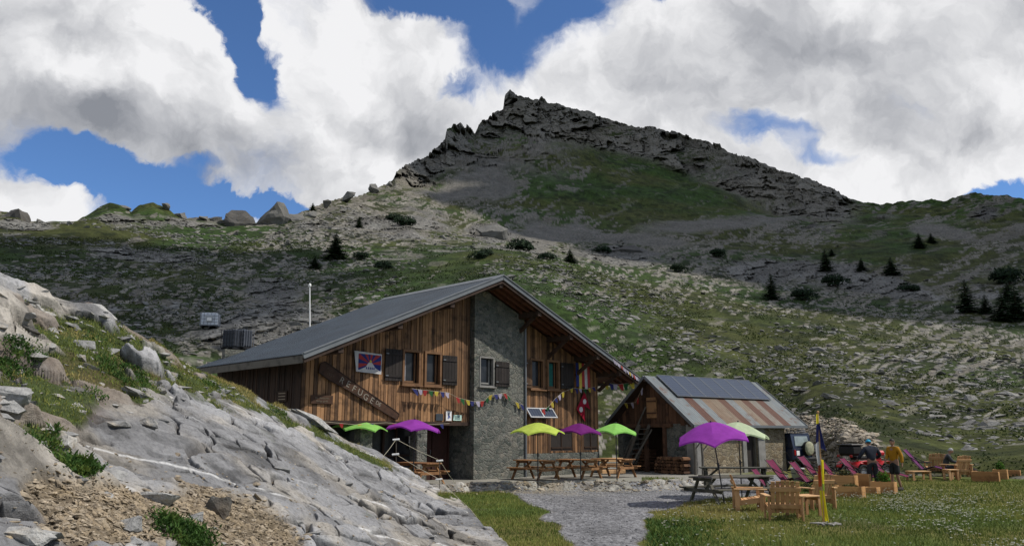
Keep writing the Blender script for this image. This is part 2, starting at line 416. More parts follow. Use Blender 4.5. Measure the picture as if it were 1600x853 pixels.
# picture-space lists of what grows or lies where (ellipses: px, py, rx, ry, tilt, weight); they are looked up once per terrain vertex
GRASS = [
    (1060, 300, 160, 55, 18, .75), (960, 330, 100, 45, 5, .55), (1150, 325, 70, 25, 10, .35), (890, 222, 80, 22, 12, .55), (860, 320, 60, 30, 0, .25), (1370, 375, 110, 40, 5, .55), (1440, 400, 90, 40, 0, .4), (1500, 345, 90, 20, 5, .3),
    (740, 405, 130, 22, 0, .6), (690, 435, 130, 25, -8, .5), (640, 450, 90, 18, 0, .3), (850, 410, 70, 22, 10, .4), (1000, 490, 220, 40, 12, .45), (1240, 510, 150, 22, 0, .5), (1100, 560, 200, 60, 15, .3), (1330, 640, 260, 60, 15, .25), (1250, 640, 80, 40, 20, .3),
    (1480, 690, 200, 40, 5, .35), (1500, 600, 150, 60, 0, .1), (160, 345, 45, 22, 0, .35), (240, 335, 35, 16, 0, .35), (80, 380, 150, 22, 0, .35), (300, 375, 90, 20, 0, .25), (380, 365, 90, 15, 0, .25), (330, 430, 170, 20, 4, .3),
    (520, 325, 45, 14, -15, .4), (640, 375, 80, 18, 0, .2), (600, 400, 60, 14, 0, .25), (770, 225, 40, 14, -10, .35), (690, 250, 60, 16, -30, .25), (1330, 330, 30, 20, 0, .5), (20, 370, 60, 40, 0, .25), (950, 420, 100, 20, 5, .15)]
BARE = [
    (720, 300, 60, 40, -20, .5), (770, 270, 40, 40, 0, .4), (840, 375, 26, 45, 0, .45), (910, 330, 30, 40, 0, .25), (900, 395, 90, 18, 0, .4), (1000, 375, 110, 18, 5, .45), (1130, 352, 150, 16, -2, .55), (1240, 365, 90, 18, 5, .4), (1000, 400, 150, 35, 0, .25),
    (620, 345, 120, 50, 0, .5), (560, 340, 80, 40, 0, .35), (480, 380, 90, 40, 0, .3), (440, 520, 140, 40, 0, .55), (330, 520, 60, 50, 0, .3), (430, 460, 60, 30, 0, .35), (640, 415, 60, 14, 0, .2), (250, 405, 160, 16, 3, .3), (200, 470, 160, 50, 0, .15), (1480, 365, 90, 16, 12, .4),
    (1550, 370, 40, 40, 0, .2), (1400, 440, 200, 40, 5, .3), (1200, 430, 160, 30, 5, .3), (900, 260, 60, 40, 0, .2), (730, 220, 70, 30, -10, .5), (810, 180, 40, 40, 0, .7), (870, 180, 40, 16, 0, .4), (1000, 220, 120, 22, 12, .75), (1130, 262, 90, 24, 20, .8), (1240, 300, 80, 26, 22, .9),
    (1300, 690, 90, 36, 15, .75), (1270, 700, 60, 40, 0, .4), (1400, 560, 220, 30, 12, .15), (1560, 560, 120, 40, 0, .2)]
def paint(lst, px, py):
    s = np.zeros(px.shape, np.float32)
    for cx, cy, rx, ry, a, w in lst:
        c, sn = math.cos(R(a)), math.sin(R(a)); dx = px - cx; dy = py - cy
        u = (dx * c + dy * sn) / rx; v = (-dx * sn + dy * c) / ry
        s += w * np.exp(-(u * u + v * v) * 0.9)
    return s
def grid_faces(nr, nc):
    i = np.arange(nr - 1)[:, None] * nc + np.arange(nc - 1)[None, :]
    return np.stack([i, i + 1, i + nc + 1, i + nc], -1).reshape(-1, 4)
def polar_surface(rows, counts, azs, bias={}):
    """interpolate rows (elevation, range) into a grid of points"""
    E_, Rr, S = [], [], []
    for k, n in enumerate(counts):
        e0, r0 = rows[k](azs); e1, r1 = rows[k + 1](azs)
        for j in range(n):
            t = 1 - (1 - j / n) ** bias.get(k, 1.0); E_.append(e0 * (1 - t) + e1 * t); Rr.append(r0 * (1 - t) + r1 * t); S.append(np.full(azs.shape, k + t))
    e, r = rows[-1](azs); E_.append(e); Rr.append(r); S.append(np.full(azs.shape, float(len(counts))))
    return np.array(E_), np.array(Rr), np.array(S)

MOUNT_DETAIL = 1.0
def build_mountain():
    azs = np.concatenate([np.linspace(R(-62), R(-36), 60)[:-1], np.linspace(R(-36), R(36), int(1500 * MOUNT_DETAIL)), np.linspace(R(36), R(62), 60)[1:]])
    E_, Rr, S = polar_surface(HILL_ROWS, [max(3, int(n * MOUNT_DETAIL)) for n in ROWN], azs)
    A = np.broadcast_to(azs, E_.shape)
    px, py = px_of_az(A, E_)
    X = np.sin(A) * Rr; Y = np.cos(A) * Rr; Z = EYE + E_ * Rr
    onto = sstep(0.0, .8, S)
    # what covers each place
    n1 = fbm(X / 22, Y / 22, Z / 22, 5, 3); n2 = fbm(X / 5, Y / 5, Z / 3.2, 4, 11); n3 = fbm(X / 60, Y / 60, Z / 60, 3, 5)
    far = sstep(130, 380, Rr)
    gscale = 1 + far * 2.2
    g = 0.50 + paint(GRASS, px, py) - paint(BARE, px, py) + (n1 - .5) * 1.1 + (n2 - .5) * (.9 - .3 * far) + (n3 - .5) * .5
    # stone pieces: cells stretched along the strata, two sizes
    us = X * .82 + Y * .35; vs = Z * 1.9 + Y * .55 - X * .25
    wx = fbm(X / 3, Y / 3, Z / 3, 3, 21) - .5
    sz = np.clip(Rr / 95, .55, 4.5)
    wy = fbm(X / 2.2 + 9, Y / 2.2, Z / 2.2, 4, 23) - .5; wl = fbm(X / 12, Y / 12, Z / 12, 3, 25) - .5
    vz = Z * 1.6 + Y * .30 - X * .30
    f1, fd, cid, dx, dy = voronoi2(us / (sz * 1.7) + wx * 1.4 + wl * 3, vz / (sz * .95) + wy * 1.2 + wl * 2, 31)
    f1b, fdb, cidb, dxb, dyb = voronoi2(us / (sz * .72) + wx * 1.4 + wl * 5, vz / (sz * .42) + wy * 1.4 + wl * 5, 47)
    chance = np.clip(.33 - (g - .5) * .66, .03, .62)
    sB = sstep(-.05, .05, chance - cidb) * sstep(.06, .24, fdb); sA = sstep(-.05, .05, chance * (.28 + .45 * far) - cid) * sstep(.06, .2, fd)
    stone = np.clip(np.maximum(sB, sA * .95), 0, 1)
    # cliffs on the upper ridge and the summit
    cl_noise = fbm(X / 14, Y / 14, Z / 30, 5, 71, ridged=True)
    cliff = sstep(.0, .5, paint([(1000, 220, 130, 24, 12, 1), (1130, 265, 100, 28, 20, 1.1), (1245, 300, 85, 32, 22, 1.3), (810, 180, 45, 45, 0, 1.2), (730, 225, 60, 30, -15, 1.0), (650, 270, 45, 25, -25, .8), (900, 190, 60, 22, 10, .8), (770, 235, 60, 30, 0, .5), (860, 260, 70, 40, 0, .4), (950, 395, 60, 20, 0, .3)], px, py) - .2)
    cU = A * Rr; c1, cd1, cc1, cx1, cy1 = voronoi2(cU / 24 + wl * 2.5, Z / 30 + wl * 2 + cU / 60, 61); c2, cd2, cc2, cx2, cy2 = voronoi2(cU / 7.5 + wx * 1.2, Z / 11 + wy * 1.2 + cU / 30, 63)
    cliff = np.clip(cliff * sstep(.26, .42, n1 * .7 + cc1 * .30), 0, 1)
    stone = np.maximum(stone, cliff)
    bed = sstep(.30, .5, paint([(440, 518, 120, 30, 0, 1.0), (430, 455, 50, 22, 0, .8), (250, 400, 120, 12, 3, .7), (975, 398, 40, 22, 0, 1.0), (900, 395, 80, 14, 0, .5), (775, 365, 40, 22, 0, .9), (1180, 425, 60, 18, 5, .7), (1300, 425, 70, 16, 8, .8), (1400, 450, 90, 18, 10, .7), (1540, 440, 50, 30, 30, .6), (650, 350, 60, 25, -10, .7), (560, 345, 50, 25, 0, .65), (1260, 360, 60, 14, 5, .6), (130, 470, 40, 14, 0, .7), (180, 345, 25, 12, 0, .7), (300, 350, 60, 10, 0, .6), (480, 350, 40, 18, 0, .8), (1540, 335, 50, 18, 5, .6), (1230, 560, 40, 8, 5, .4), (1060, 540, 50, 10, 10, .4), (40, 350, 50, 12, 0, .7)], px, py) * .8 + (n1 - .5) * 1.1 + (n2 - .5) * .5) * onto
    b1, bd1, bc1, bx1, by1 = voronoi2(us / (sz * 3.4) + wl * 3 + wx * .8, vz / (sz * 1.5) + wl * 2 + wy * .8, 65); b2, bd2, bc2, bx2, by2 = voronoi2(us / (sz * 1.1) + wx * 1.2, vz / (sz * .7) + wy * 1.2, 67)
    stone = np.maximum(stone, bed)
    # relief
    amp = 0.30 + far * 1.5
    big = (fbm(X / 30, Y / 30, Z / 30, 5, 81) - .5) * (3.0 + 10 * far) * onto
    med = (fbm(X / 7, Y / 7, Z / 7, 3, 91, gain=.4) - .5) * (1.0 + 2.0 * far) * onto
    blocks = ((cid * .7 + .15 + dx * .3 - dy * .3) * (1 - sstep(.2, .8, f1)) * sA + .4 * (cidb + .2) * (1 - sstep(.2, .75, f1b)) * sB) * amp * onto * .8
    sky_keep = 1 - .75 * sstep(6.2, 6.95, S) * (1 - sstep(7.0, 7.2, S))
    up = (big * .55 + med * .5) * sky_keep + blocks * .55
    buttress = ((cc1 - .4) * 9 + cx1 * 5 - cy1 * 3 + (cc2 - .5) * 2.4 + cx2 * 1.6 - cy2 * 1.0 - (1 - sstep(0, .08, cd1)) * 3 - (1 - sstep(0, .1, cd2)) * 1.0 + (fbm(X / 3, Y / 3, Z / 3, 4, 77) - .5) * 2.2) * cliff
    ledge = (fbm(X / 40, Y / 40, Z / 6.0, 3, 79) - .5) * 4 * cliff
    toward = (big * .6 + med * .4) * .6 + blocks * .9 + (buttress + ledge) * (1 - sstep(6.9, 7.3, S)) + bed * sz * ((bc1 - .4) * 1.3 + bx1 * .5 - by1 * .7 + (bc2 - .5) * .45 - by2 * .3)
    jag = (fbm(X / 4, Y / 4, Z / 4, 4, 171) - .5) * (1.2 + 2.0 * far) * sstep(5.6, 6.9, S) * (1 - sstep(7.1, 7.5, S)) + ((cc1 - .5) * 3.2 + (cc2 - .5) * 1.4) * cliff * sstep(6.3, 6.9, S) * (1 - sstep(7.02, 7.2, S))
    up = up + jag
    up = up * onto; toward = toward * onto
    Rn = Rr - toward
    X2 = np.sin(A) * Rn; Y2 = np.cos(A) * Rn; Z2 = EYE + E_ * Rn + up
    # colours (albedo)
    rockv = .52 + .30 * fbm(X / 9, Y / 9, Z / 9, 4, 101) + np.where(sB > sA, np.minimum(1, cidb / np.maximum(chance, .05)) * .6, np.minimum(1, cid / np.maximum(chance * (.28 + .45 * far), .03)) * .55) * (1 - cliff) + cliff * ((cc1 - .5) * .2 + (cc2 - .5) * .25)
    warm = fbm(X / 16, Y / 16, Z / 16, 3, 111)[..., None]
    lit = (.185 * (1 - cliff) +   .215 * cliff) * (1 - .18 * far * (1 - cliff))
    rock = np.stack([1.03 * lit * rockv, .985 * lit * rockv, .89 * lit * rockv], -1) * (1 - .12 * warm) + warm * np.array([.02, .012, .0])
    ccr = np.clip((1 - sstep(.0, .07, cd1)) * .6 + (1 - sstep(0, .09, cd2)) * .5, 0, 1) * cliff
    rock *= (1 - .5 * ccr)[..., None]
    bk = np.clip((1 - sstep(0, .07, bd1)) * .8 + (1 - sstep(0, .1, bd2)) * .5, 0, 1); bt = bed[..., None] * .9; rock = rock * (1 - bt) + bt * np.array([.18, .176, .166]) * ((.62 + .45 * bc1 + .3 * (bc2 - .5)) * (1 - .75 * bk) * (1 - .35 * far))[..., None]
    scree = np.stack([.155 + 0 * n1, .148 + 0 * n1, .134 + 0 * n1], -1) * (.8 + .5 * n2[..., None]) * .85
    is_scree = sstep(.35, .6, paint([(770, 285, 45, 40, 0, .8), (840, 375, 30, 45, 0, .8), (900, 350, 25, 30, 0, .5), (1000, 378, 110, 14, 5, .7), (1130, 350, 150, 14, -2, .8), (1480, 365, 90, 14, 12, .7), (700, 300, 40, 22, -25, .6)], px, py) + (n1 - .5) * .6)[..., None]
    rock = rock * (1 - .85 * is_scree) + scree * .85 * is_scree
    stone = np.maximum(stone, is_scree[..., 0] * sstep(.3, .5, n1 + .15))
    rub0 = 0
    rub = sstep(.25, .6, paint([(1300, 692, 75, 34, 15, 1.0), (1270, 700, 50, 36, 0, .6)], px, py) + (n2 - .5) * .4)[..., None]
    rock = rock * (1 - .6 * rub) + .6 * rub * np.array([.30, .26, .21]) * (.5 + .8 * cidb[..., None])
    stone = np.maximum(stone, rub[..., 0] * .8)
    gn = fbm(X / 2.2, Y / 2.2, Z / 2.2, 4, 141); gy = fbm(X / 30, Y / 30, Z / 30, 4, 151)
    olive = np.array([.056, .064, .019]); green = np.array([.034, .062, .015]); dark = np.array([.013, .020, .008])
    gcol = green + (olive - green) * sstep(.35, .65, gy)[..., None]
    shrub = sstep(.52, .66, fbm(X / 3.2, Y / 3.2, Z / 2, 4, 161) + (n1 - .5) * .3 - far * .02)[..., None]
    heath = np.clip(sstep(.35, .7, chance + (n3 - .5) * .6)[..., None] + 0, 0, 1); gcol = gcol * (1 - .6 * heath) + np.array([.024, .027, .014]) * .6 * heath; gcol = gcol * (.80 + .30 * far)[..., None] * (.40 + 1.2 * gn)[..., None]; gcol = gcol * (1 - .65 * shrub) + dark * .65 * shrub
    st = stone[..., None]
    col = rock * st + gcol * (1 - st)
    V = np.stack([X2, Y2, Z2], -1).reshape(-1, 3)
    n = NB("mountain_cover"); a = n.attr('tone'); v = n.pos()
    dt = n.noise(v, 1.6, 8, .65); dt2 = n.noise(v, .35, 6, .6)
    c = n.mix(1.0, a.outputs['Color'], n.ramp(dt, [(.3, (.36, .36, .36)), (.5, (.95, .95, .95)), (.72, (1.55, 1.52, 1.46))]), 'MULTIPLY')
    c = n.mix(1.0, c, n.ramp(dt2, [(.3, (.8, .82, .78)), (.7, (1.12, 1.1, 1.08))]), 'MULTIPLY')
    n.bump(dt, .6, .25); n.fin(c, .92, .1)
    o = mesh_np("mountain", V, grid_faces(*E_.shape)[:, ::-1], n.m, smooth=True, cols=np.clip(col, .004, .6).reshape(-1, 3))
    setp(o, 'grassy rocky mountainside rising to a jagged summit', None, None, 'structure')
    return dict(azs=azs, E=E_, R=Rr, X=X2, Y=Y2, Z=Z2, S=S, px=px, py=py, stone=stone, rub=rub[..., 0])
MT = build_mountain()
# ------------------------------------------------------------------ two unseen cumulus clouds out of frame to the right, added to shade the mountain
def cumulus(name, targets, t):
    r_ = random.Random(len(targets)); Vs = []; Fs = []; b = 0
    for px, py, r, rad in targets:
        a, e = az_el(px, py); P = Vector((math.sin(a) * r, math.cos(a) * r, EYE + e * r)) + SUN_DIR * (t + r_.uniform(-25, 25))
        bm = bmesh.new(); bmesh.ops.create_icosphere(bm, subdivisions=4, radius=1.0); C = np.array([v.co[:] for v in bm.verts]); Fq = np.array([[v.index for v in f.verts] for f in bm.faces]); bm.free()
        s = r_.uniform(0, 90); k = 1 + (fbm(C[:, 0] * 1.7 + s, C[:, 1] * 1.7, C[:, 2] * 1.7, 5, 901) - .5) * .9
        W = C * k[:, None] * np.array([rad, rad, rad * .75]); Vs.append(W + np.array(P)); Fs.append(Fq + b); b += len(W)
    n = NB('cloud_white'); n.fin((.85, .85, .86), 1.0, 0.0)
    o = mesh_np(name, np.concatenate(Vs), np.concatenate(Fs), n.m); setp(o, 'white cumulus cloud out of view to the right, added to shade the mountain', None, None, 'structure')
CLOUD_A = [(800, 190, 480, 60), (850, 250, 460, 90), (960, 270, 440, 85), (1060, 300, 425, 85), (1170, 320, 400, 80), (1280, 330, 385, 75), (1390, 350, 360, 70), (1500, 360, 330, 65), (1600, 370, 320, 65), (1560, 440, 215, 42), (1440, 420, 235, 42), (1320, 420, 240, 42), (1200, 425, 255, 42), (1080, 420, 255, 38), (960, 390, 290, 40), (870, 350, 330, 45), (720, 235, 420, 48), (1600, 480, 170, 28), (1470, 465, 170, 24), (700, 280, 370, 26), (1340, 465, 170, 18)]
CLOUD_B = [(30, 395, 152, 26), (110, 410, 146, 24), (200, 425, 138, 22), (120, 455, 112, 18), (290, 435, 128, 18), (40, 440, 115, 20), (340, 470, 105, 13), (230, 470, 104, 15), (390, 425, 145, 14), (-60, 420, 130, 30), (200, 500, 82, 11), (300, 498, 86, 10), (100, 490, 92, 13), (400, 480, 100, 9), (480, 455, 112, 9)]
cumulus('cloud', CLOUD_A, 820); cumulus('cloud', CLOUD_B, 860)
# ------------------------------------------------------------------ ground round the refuge, terrace, gravel path
_ea = [az_of(p) for p in (-900, 300, 600, 690, 735, 870, 1000, 1060, 1088, 1110, 1250, 2600)]
_er = [24.5, 25.0, 26.5, 28.6, 29.8, 31.0, 31.7, 32.7, 34.0, 36.5, 38.5, 40]
_ew = [.5, .5, .5, .45, .45, .45, .45, .6, 1.5, 6, 8, 8]
def ground_z(x, y, fine=True):
    x = np.asarray(x, float); y = np.asarray(y, float)
    az = np.arctan2(x, y); r = np.hypot(x, y)
    re = np.interp(az, _ea, _er); w = np.interp(az, _ea, _ew)
    front = (np.abs(az) < 1.2)
    t = sstep(re - w, re, r) * front
    z = -.29 + .29 * t
    z = z + .4 * (1 - sstep(3, 10, r))                                    # the photographer stands a little higher
    right = sstep(az_of(1000), az_of(1150), az)
    z = z + right * (1 - t) * (.09 * (1 - sstep(22, 26, r)) + .10 * sstep(29, 36, r))
    if fine:
        soft = 1 - .85 * t
        z = z + soft * ((fbm(x / 3.0, y / 3.0, 0 * x, 3, 301) - .5) * .16 + (fbm(x / .8, y / .8, 0 * x, 3, 303) - .5) * .05)
    return z
def gz(x, y): return float(ground_z(np.array([x]), np.array([y]))[0])
def on_ground(px, py, z0=-.25):
    """point of the ground seen at a picture position"""
    z = z0
    for _ in range(6):
        p = atz(px, py, z); z = gz(p.x, p.y)
    return p
def path_mask(x, y):
    """1 on the gravel (soft, noisy edges)"""
    px, py = proj(x, y, np.full(np.shape(x), -.27))
    nz = (fbm(x / 1.6, y / 1.6, 0 * x, 4, 311) - .5)
    left = np.interp(py, [745, 760, 772, 790, 815, 853, 1200], [720, 730, 800, 842, 868, 880, 900])
    rightb = np.interp(py, [745, 770, 785, 800, 825, 853, 1200], [1240, 1215, 1075, 1015, 1008, 1006, 1000])
    m = sstep(-12, 12, px - left + nz * 50) * sstep(-12, 12, rightb - px + nz * 45)
    r = np.hypot(x, y); az = np.arctan2(x, y)
    return m * (r < np.interp(az, _ea, _er) + .0) * (y > 2)
def build_ground():
    azs = np.concatenate([np.linspace(-math.pi, R(-40), 60)[:-1], np.linspace(R(-40), R(40), 900), np.linspace(R(40), math.pi, 60)[1:]])
    rs = np.concatenate([np.geomspace(.4, 10, 40)[:-1], np.geomspace(10, 56, 520)[:-1], np.geomspace(56, 4000, 16)])
    A, Rr = np.meshgrid(azs, rs); X = np.sin(A) * Rr; Y = np.cos(A) * Rr
    Z = ground_z(X, Y)
    hide = sstep(56, 66, Rr); Z = Z * (1 - hide) + hide * -3.2
    re = np.interp(A, _ea, _er); w = np.interp(A, _ea, _ew); fr = np.abs(A) < 1.2
    terr = sstep(re - .25, re + .02, Rr) * fr * (1 - sstep(az_of(1100), az_of(1180), A))
    lip = sstep(re - w - .25, re - w * .3, Rr) * (1 - sstep(re + .05, re + .3, Rr)) * fr * (A < az_of(1095))
    pm = path_mask(X, Y)
    n1 = fbm(X / 1.2, Y / 1.2, 0 * X, 4, 321); n2 = fbm(X / .25, Y / .25, 0 * X, 3, 323); n3 = fbm(X / 5, Y / 5, 0 * X, 3, 325)
    # kerb: rough stones set along the terrace edge
    f1, fd, cid, dx, dy = voronoi2(A * Rr / .42 + n1, Rr / .22, 331)
    Z = Z + lip * ((cid - .5) * .10 + sstep(.0, .2, fd) * .05 - .03)
    green = np.array([.065, .095, .022]); olive = np.array([.125, .115, .036]); soil = np.array([.085, .068, .045]); grav = np.array([.185, .185, .188]); dust = np.array([.22, .185, .13]); stone = np.array([.27, .26, .24])
    g = green + (olive - green) * sstep(.35, .65, n3)[..., None]; g = g * (.6 + .8 * n2[..., None])
    g = g * (1 - .5 * sstep(.62, .8, n1)[..., None]) + soil * .5 * sstep(.62, .8, n1)[..., None]
    gc = grav * (.55 + .9 * n2[..., None]); px_, py_ = proj(X, np.maximum(Y, .1), np.full(X.shape, -.27))
    tan = np.exp(-(((px_ - 830) / 130) ** 2 + ((py_ - 762) / 11) ** 2))[..., None] * sstep(.3, .55, n1)[..., None]
    gc = gc * (1 - .8 * tan) + dust * .8 * tan
    pt = sstep(.35, .65, pm)[..., None]
    c = g * (1 - pt) + gc * pt
    tcol = (np.array([.24, .23, .205]) * (.7 + .6 * n2[..., None]))
    c = c * (1 - terr[..., None]) + tcol * terr[..., None]
    kc = stone * (.5 + .8 * cid[..., None]) * (.35 + .65 * sstep(.0, .2, fd)[..., None])
    lm = sstep(.2, .6, lip * (.6 + n1))[..., None]; c = c * (1 - lm) + kc * lm
    n = NB("meadow_soil"); a = n.attr('tone'); v = n.pos(); d = n.noise(v, 14, 6, .65)
    cc = n.mix(1.0, a.outputs['Color'], n.ramp(d, [(.3, (.6, .6, .6)), (.7, (1.35, 1.35, 1.3))]), 'MULTIPLY')
    n.bump(d, .7, .04); n.fin(cc, .95, .1)
    o = mesh_np("ground", np.stack([X, Y, Z], -1).reshape(-1, 3), grid_faces(*A.shape)[:, ::-1], n.m, cols=np.clip(c, .004, .7).reshape(-1, 3))
    setp(o, 'meadow and packed earth round the refuge', None, None, 'structure')
    # gravel sheet 1 cm above the soil
    azp = np.linspace(az_of(660), az_of(1300), 520); rp = np.geomspace(10, 36, 420)
    A, Rr = np.meshgrid(azp, rp); X = np.sin(A) * Rr; Y = np.cos(A) * Rr
    pm = path_mask(X, Y)
    f1, fd, cid, dx, dy = voronoi2(X / .07, Y / .07, 341)
    Z = ground_z(X, Y) + .012 + (cid - .5) * .016 - f1 * .012
    px_, py_ = proj(X, Y, np.full(X.shape, -.27)); n1 = fbm(X / 1.2, Y / 1.2, 0 * X, 4, 321); n4 = fbm(X / .5, Y / .5, 0 * X, 4, 349)
    tan = np.exp(-(((px_ - 810) / 120) ** 2 + ((py_ - 763) / 10) ** 2)) * sstep(.3, .5, n1)
    wear = sstep(.5, .75, fbm(X / 2.2, Y / 2.2, 0 * X, 3, 345))
    c = grav * (.45 + 1.0 * cid[..., None]) * (1 - .3 * wear[..., None]) * (.75 + .5 * n4[..., None])
    c = c * (1 - .85 * tan[..., None]) + dust * (.7 + .6 * n4[..., None]) * .85 * tan[..., None]
    edge = (1 - sstep(.5, .95, pm))[..., None]; c = c * (1 - .5 * edge) + dust * .6 * .5 * edge
    Fq = grid_faces(*A.shape)[:, ::-1]; keep = pm.reshape(-1)[Fq].min(1) > .5; Fq = Fq[keep]
    used = np.unique(Fq); re_ = np.full(A.size, -1); re_[used] = np.arange(len(used))
    n = NB("grey_gravel"); a = n.attr('tone'); v = n.pos(); d = n.noise(v, 30, 5, .65)
    cc = n.mix(1.0, a.outputs['Color'], n.ramp(d, [(.3, (.6, .6, .62)), (.7, (1.3, 1.3, 1.3))]), 'MULTIPLY'); n.bump(d, .8, .03); n.fin(cc, .92, .15)
    o = mesh_np("gravel_path", np.stack([X, Y, Z], -1).reshape(-1, 3)[used], re_[Fq], n.m, cols=np.clip(c, .01, .6).reshape(-1, 3)[used])
    setp(o, 'grey gravel track leading up to the terrace', None, None, 'structure')
build_ground()

# ------------------------------------------------------------------ limestone outcrop on the left
OUT_ROWS = [
    row([(-700, 960, 4.0), (0, 960, 4.6), (200, 950, 5.6), (400, 930, 7.2), (560, 925, 9.0), (700, 920, 10.2), (900, 910, 12.4)]),
    row([(-700, 790, 5.6), (0, 800, 6.3), (150, 790, 7.2), (300, 785, 8.4), (420, 800, 9.2), (560, 852, 10.2), (700, 890, 11.4), (820, 890, 13.6), (900, 900, 13.4)]),
    row([(-700, 600, 8.5), (0, 640, 8.6), (150, 640, 10.2), (300, 660, 11.4), (420, 700, 12.6), (560, 762, 14.0), (700, 840, 14.2), (820, 887, 13.9), (900, 895, 13.8)]),
    row([(-700, 300, 13), (0, 432, 13.6), (30, 446, 14), (60, 470, 14.4), (105, 478, 14.8), (150, 478, 15.2), (185, 500, 15.6), (215, 515, 16), (260, 545, 16.3), (290, 570, 16.6), (330, 590, 17), (380, 608, 17.5), (420, 632, 18), (470, 645, 19), (510, 668, 19.5), (545, 690, 20),
         (590, 705, 20.5), (640, 735, 20.8), (680, 760, 20), (720, 787, 18.4), (760, 820, 16.6), (800, 856, 15), (830, 880, 14.4), (900, 890, 14.2)]),
    row([(-700, 330, 14.5), (0, 460, 15), (150, 500, 16.6), (300, 592, 18.2), (420, 650, 20), (545, 705, 21.5), (640, 748, 22), (700, 790, 20), (760, 838, 17.5), (830, 890, 15), (900, 892, 14.8)]),
    rowz([(-700, -.8, 24), (0, -.6, 24), (300, -.5, 25), (545, -.5, 25.5), (640, -.6, 25), (700, -.6, 22.5), (760, -.7, 19), (830, -.8, 16), (900, -.8, 15.4)]),
]
def build_outcrop():
    azs = np.linspace(az_el(-330, 700)[0], az_el(905, 860)[0], 1250)
    E_, Rr, S = polar_surface(OUT_ROWS, [130, 190, 300, 26, 18], azs, {2: 1.7})
    A = np.broadcast_to(azs, E_.shape); px, py = px_of_az(A, E_)
    X = np.sin(A) * Rr; Y = np.cos(A) * Rr; Z = EYE + E_ * Rr
    d1 = np.array([.80, .42, -.43]); d2 = np.array([-.35, .55, .76]); d2 /= np.linalg.norm(d2)
    a = X * d1[0] + Y * d1[1] + Z * d1[2]; b = X * d2[0] + Y * d2[1] + Z * d2[2]
    w1 = fbm(X / 1.5, Y / 1.5, Z / 1.5, 4, 401) - .5; w2 = fbm(X / .4, Y / .4, Z / .4, 3, 403) - .5; w3 = fbm(X / 4, Y / 4, Z / 4, 3, 405) - .5
    n1 = fbm(X / 2.2, Y / 2.2, Z / 2.2, 5, 411); n2 = fbm(X / .5, Y / .5, Z / .5, 5, 413)
    # zones: broken stepped ledges with grass (upper left), smooth slab (centre right), loose gravel (bottom)
    upl = sstep(.15, .6, np.exp(-(((px - 90) / 260) ** 2 + ((py - 560) / 100) ** 2)) + (n1 - .5) * .5 + np.exp(-(((px - 10) / 90) ** 2 + ((py - 690) / 60) ** 2)) * .5)
    grvl = sstep(.38, .62, paint([(230, 800, 170, 38, 4, .9), (120, 835, 130, 30, 0, .5), (400, 835, 110, 40, 22, .9), (60, 775, 40, 18, 0, .4), (300, 752, 60, 12, 10, .3)], px, py) + (n1 - .5) * .8)
    fA, fdA, cA, dxA, dyA = voronoi2(a / 1.9 + w1 * .9 + w3 * 1.5, b / .62 + w1 * .7 + w3, 421)
    fB, fdB, cB, dxB, dyB = voronoi2(a / .75 + w1 * 1.5 + w2 * .35 + w3 * 3, b / .30 + w1 * 1.3 + w2 * .45 + w3 * 3, 431)
    fC, fdC, cC, dxC, dyC = voronoi2(a / .2 + w2 * .8, b / .085 + w2 * .8, 441)
    # only some of the joints open into wide cracks
    openA = sstep(.34, .56, fbm(X / 1.1, Y / 1.1, Z / 1.1, 3, 451)); openB = sstep(.42, .60, fbm(X / .6, Y / .6, Z / .6, 3, 453)) * .8
    crA = (1 - sstep(.0,   .06 + .05 * openA, fdA + w2 * .06)) * (.3 + .7 * openA); crB = (1 - sstep(.0, .11, fdB + w2 * .08)) * openB; crC = (1 - sstep(0, .12, fdC)) * sstep(.5, .7, n2) * .5
    soft_ = 1 - .75 * sstep(2.72, 2.96, S); crA = crA * soft_; crB = crB * soft_; crC = crC * soft_
    rough = upl * 1.0 + (1 - upl) * .40
    eA = sstep(0, .16, fdA); eB = sstep(0, .20, fdB)
    h = ((cA - .35) * .46 + dyA * .22) * rough * eA + ((cB - .4) * .20 * (rough + .05) + dyB * .10 * rough + dxB * .06 * rough + (cB - .3) * .14 * upl) * eB + (cC - .5) * .010
    h = h + (n1 - .5) * .22 + (n2 - .5) * .05 + (fbm(X / .12, Y / .12, Z / .12, 4, 461) - .5) * .034
    h = h - crA * .22 - crB * .11 - crC * .004
    peb1, pfd, pcid, pdx, pdy = voronoi2(X / .055 + w2, Y / .055, 471)
    hg = (n1 - .5) * .18 + (pcid - .4) * .035 - peb1 * .02
    h = h * (1 - grvl) + hg * grvl
    # turf sits in the lows of the broken zone and along the top edge
    crest = sstep(2.72, 2.98, S) * sstep(120, 260, px)
    turf = paint([(60, 520, 60, 16, 20, .35), (60, 605, 90, 22, 10, .55), (170, 590, 90, 30, 25, .6), (130, 530, 90, 18, 25, .3), (260, 590, 80, 26, 30, .45), (330, 620, 60, 18, 25, .35), (80, 650, 50, 22, 0, .4), (60, 715, 30, 22, 0, .4), (120, 745, 36, 16, 10, .5), (295, 830, 55, 22, 20, .55), (430, 655, 70, 9, 22, .25), (520, 690, 90, 9, 25, .3),
                  (560, 712, 60, 8, 25, .3), (690, 775, 40, 12, 35, .35), (200, 545, 60, 14, 30, .3), (600, 724, 60, 8, 25, .3)], px, py)
    turfm = sstep(.38, .58, turf + .15 * upl + crest * .2 + (n1 - .5) * .9 + (n2 - .5) * 1.0 - (cB - .5) * .8 * upl) * (1 - grvl)
    h = h * (1 - .6 * turfm) + turfm * ((n2 - .5) * .10 + .02)
    fadeS = (1 - sstep(3.9, 4.6, S) * .8) * (1 - .35 * sstep(2.5, 2.95, S))
    nrm = np.array([.18, -.62, .76]); nrm /= np.linalg.norm(nrm)
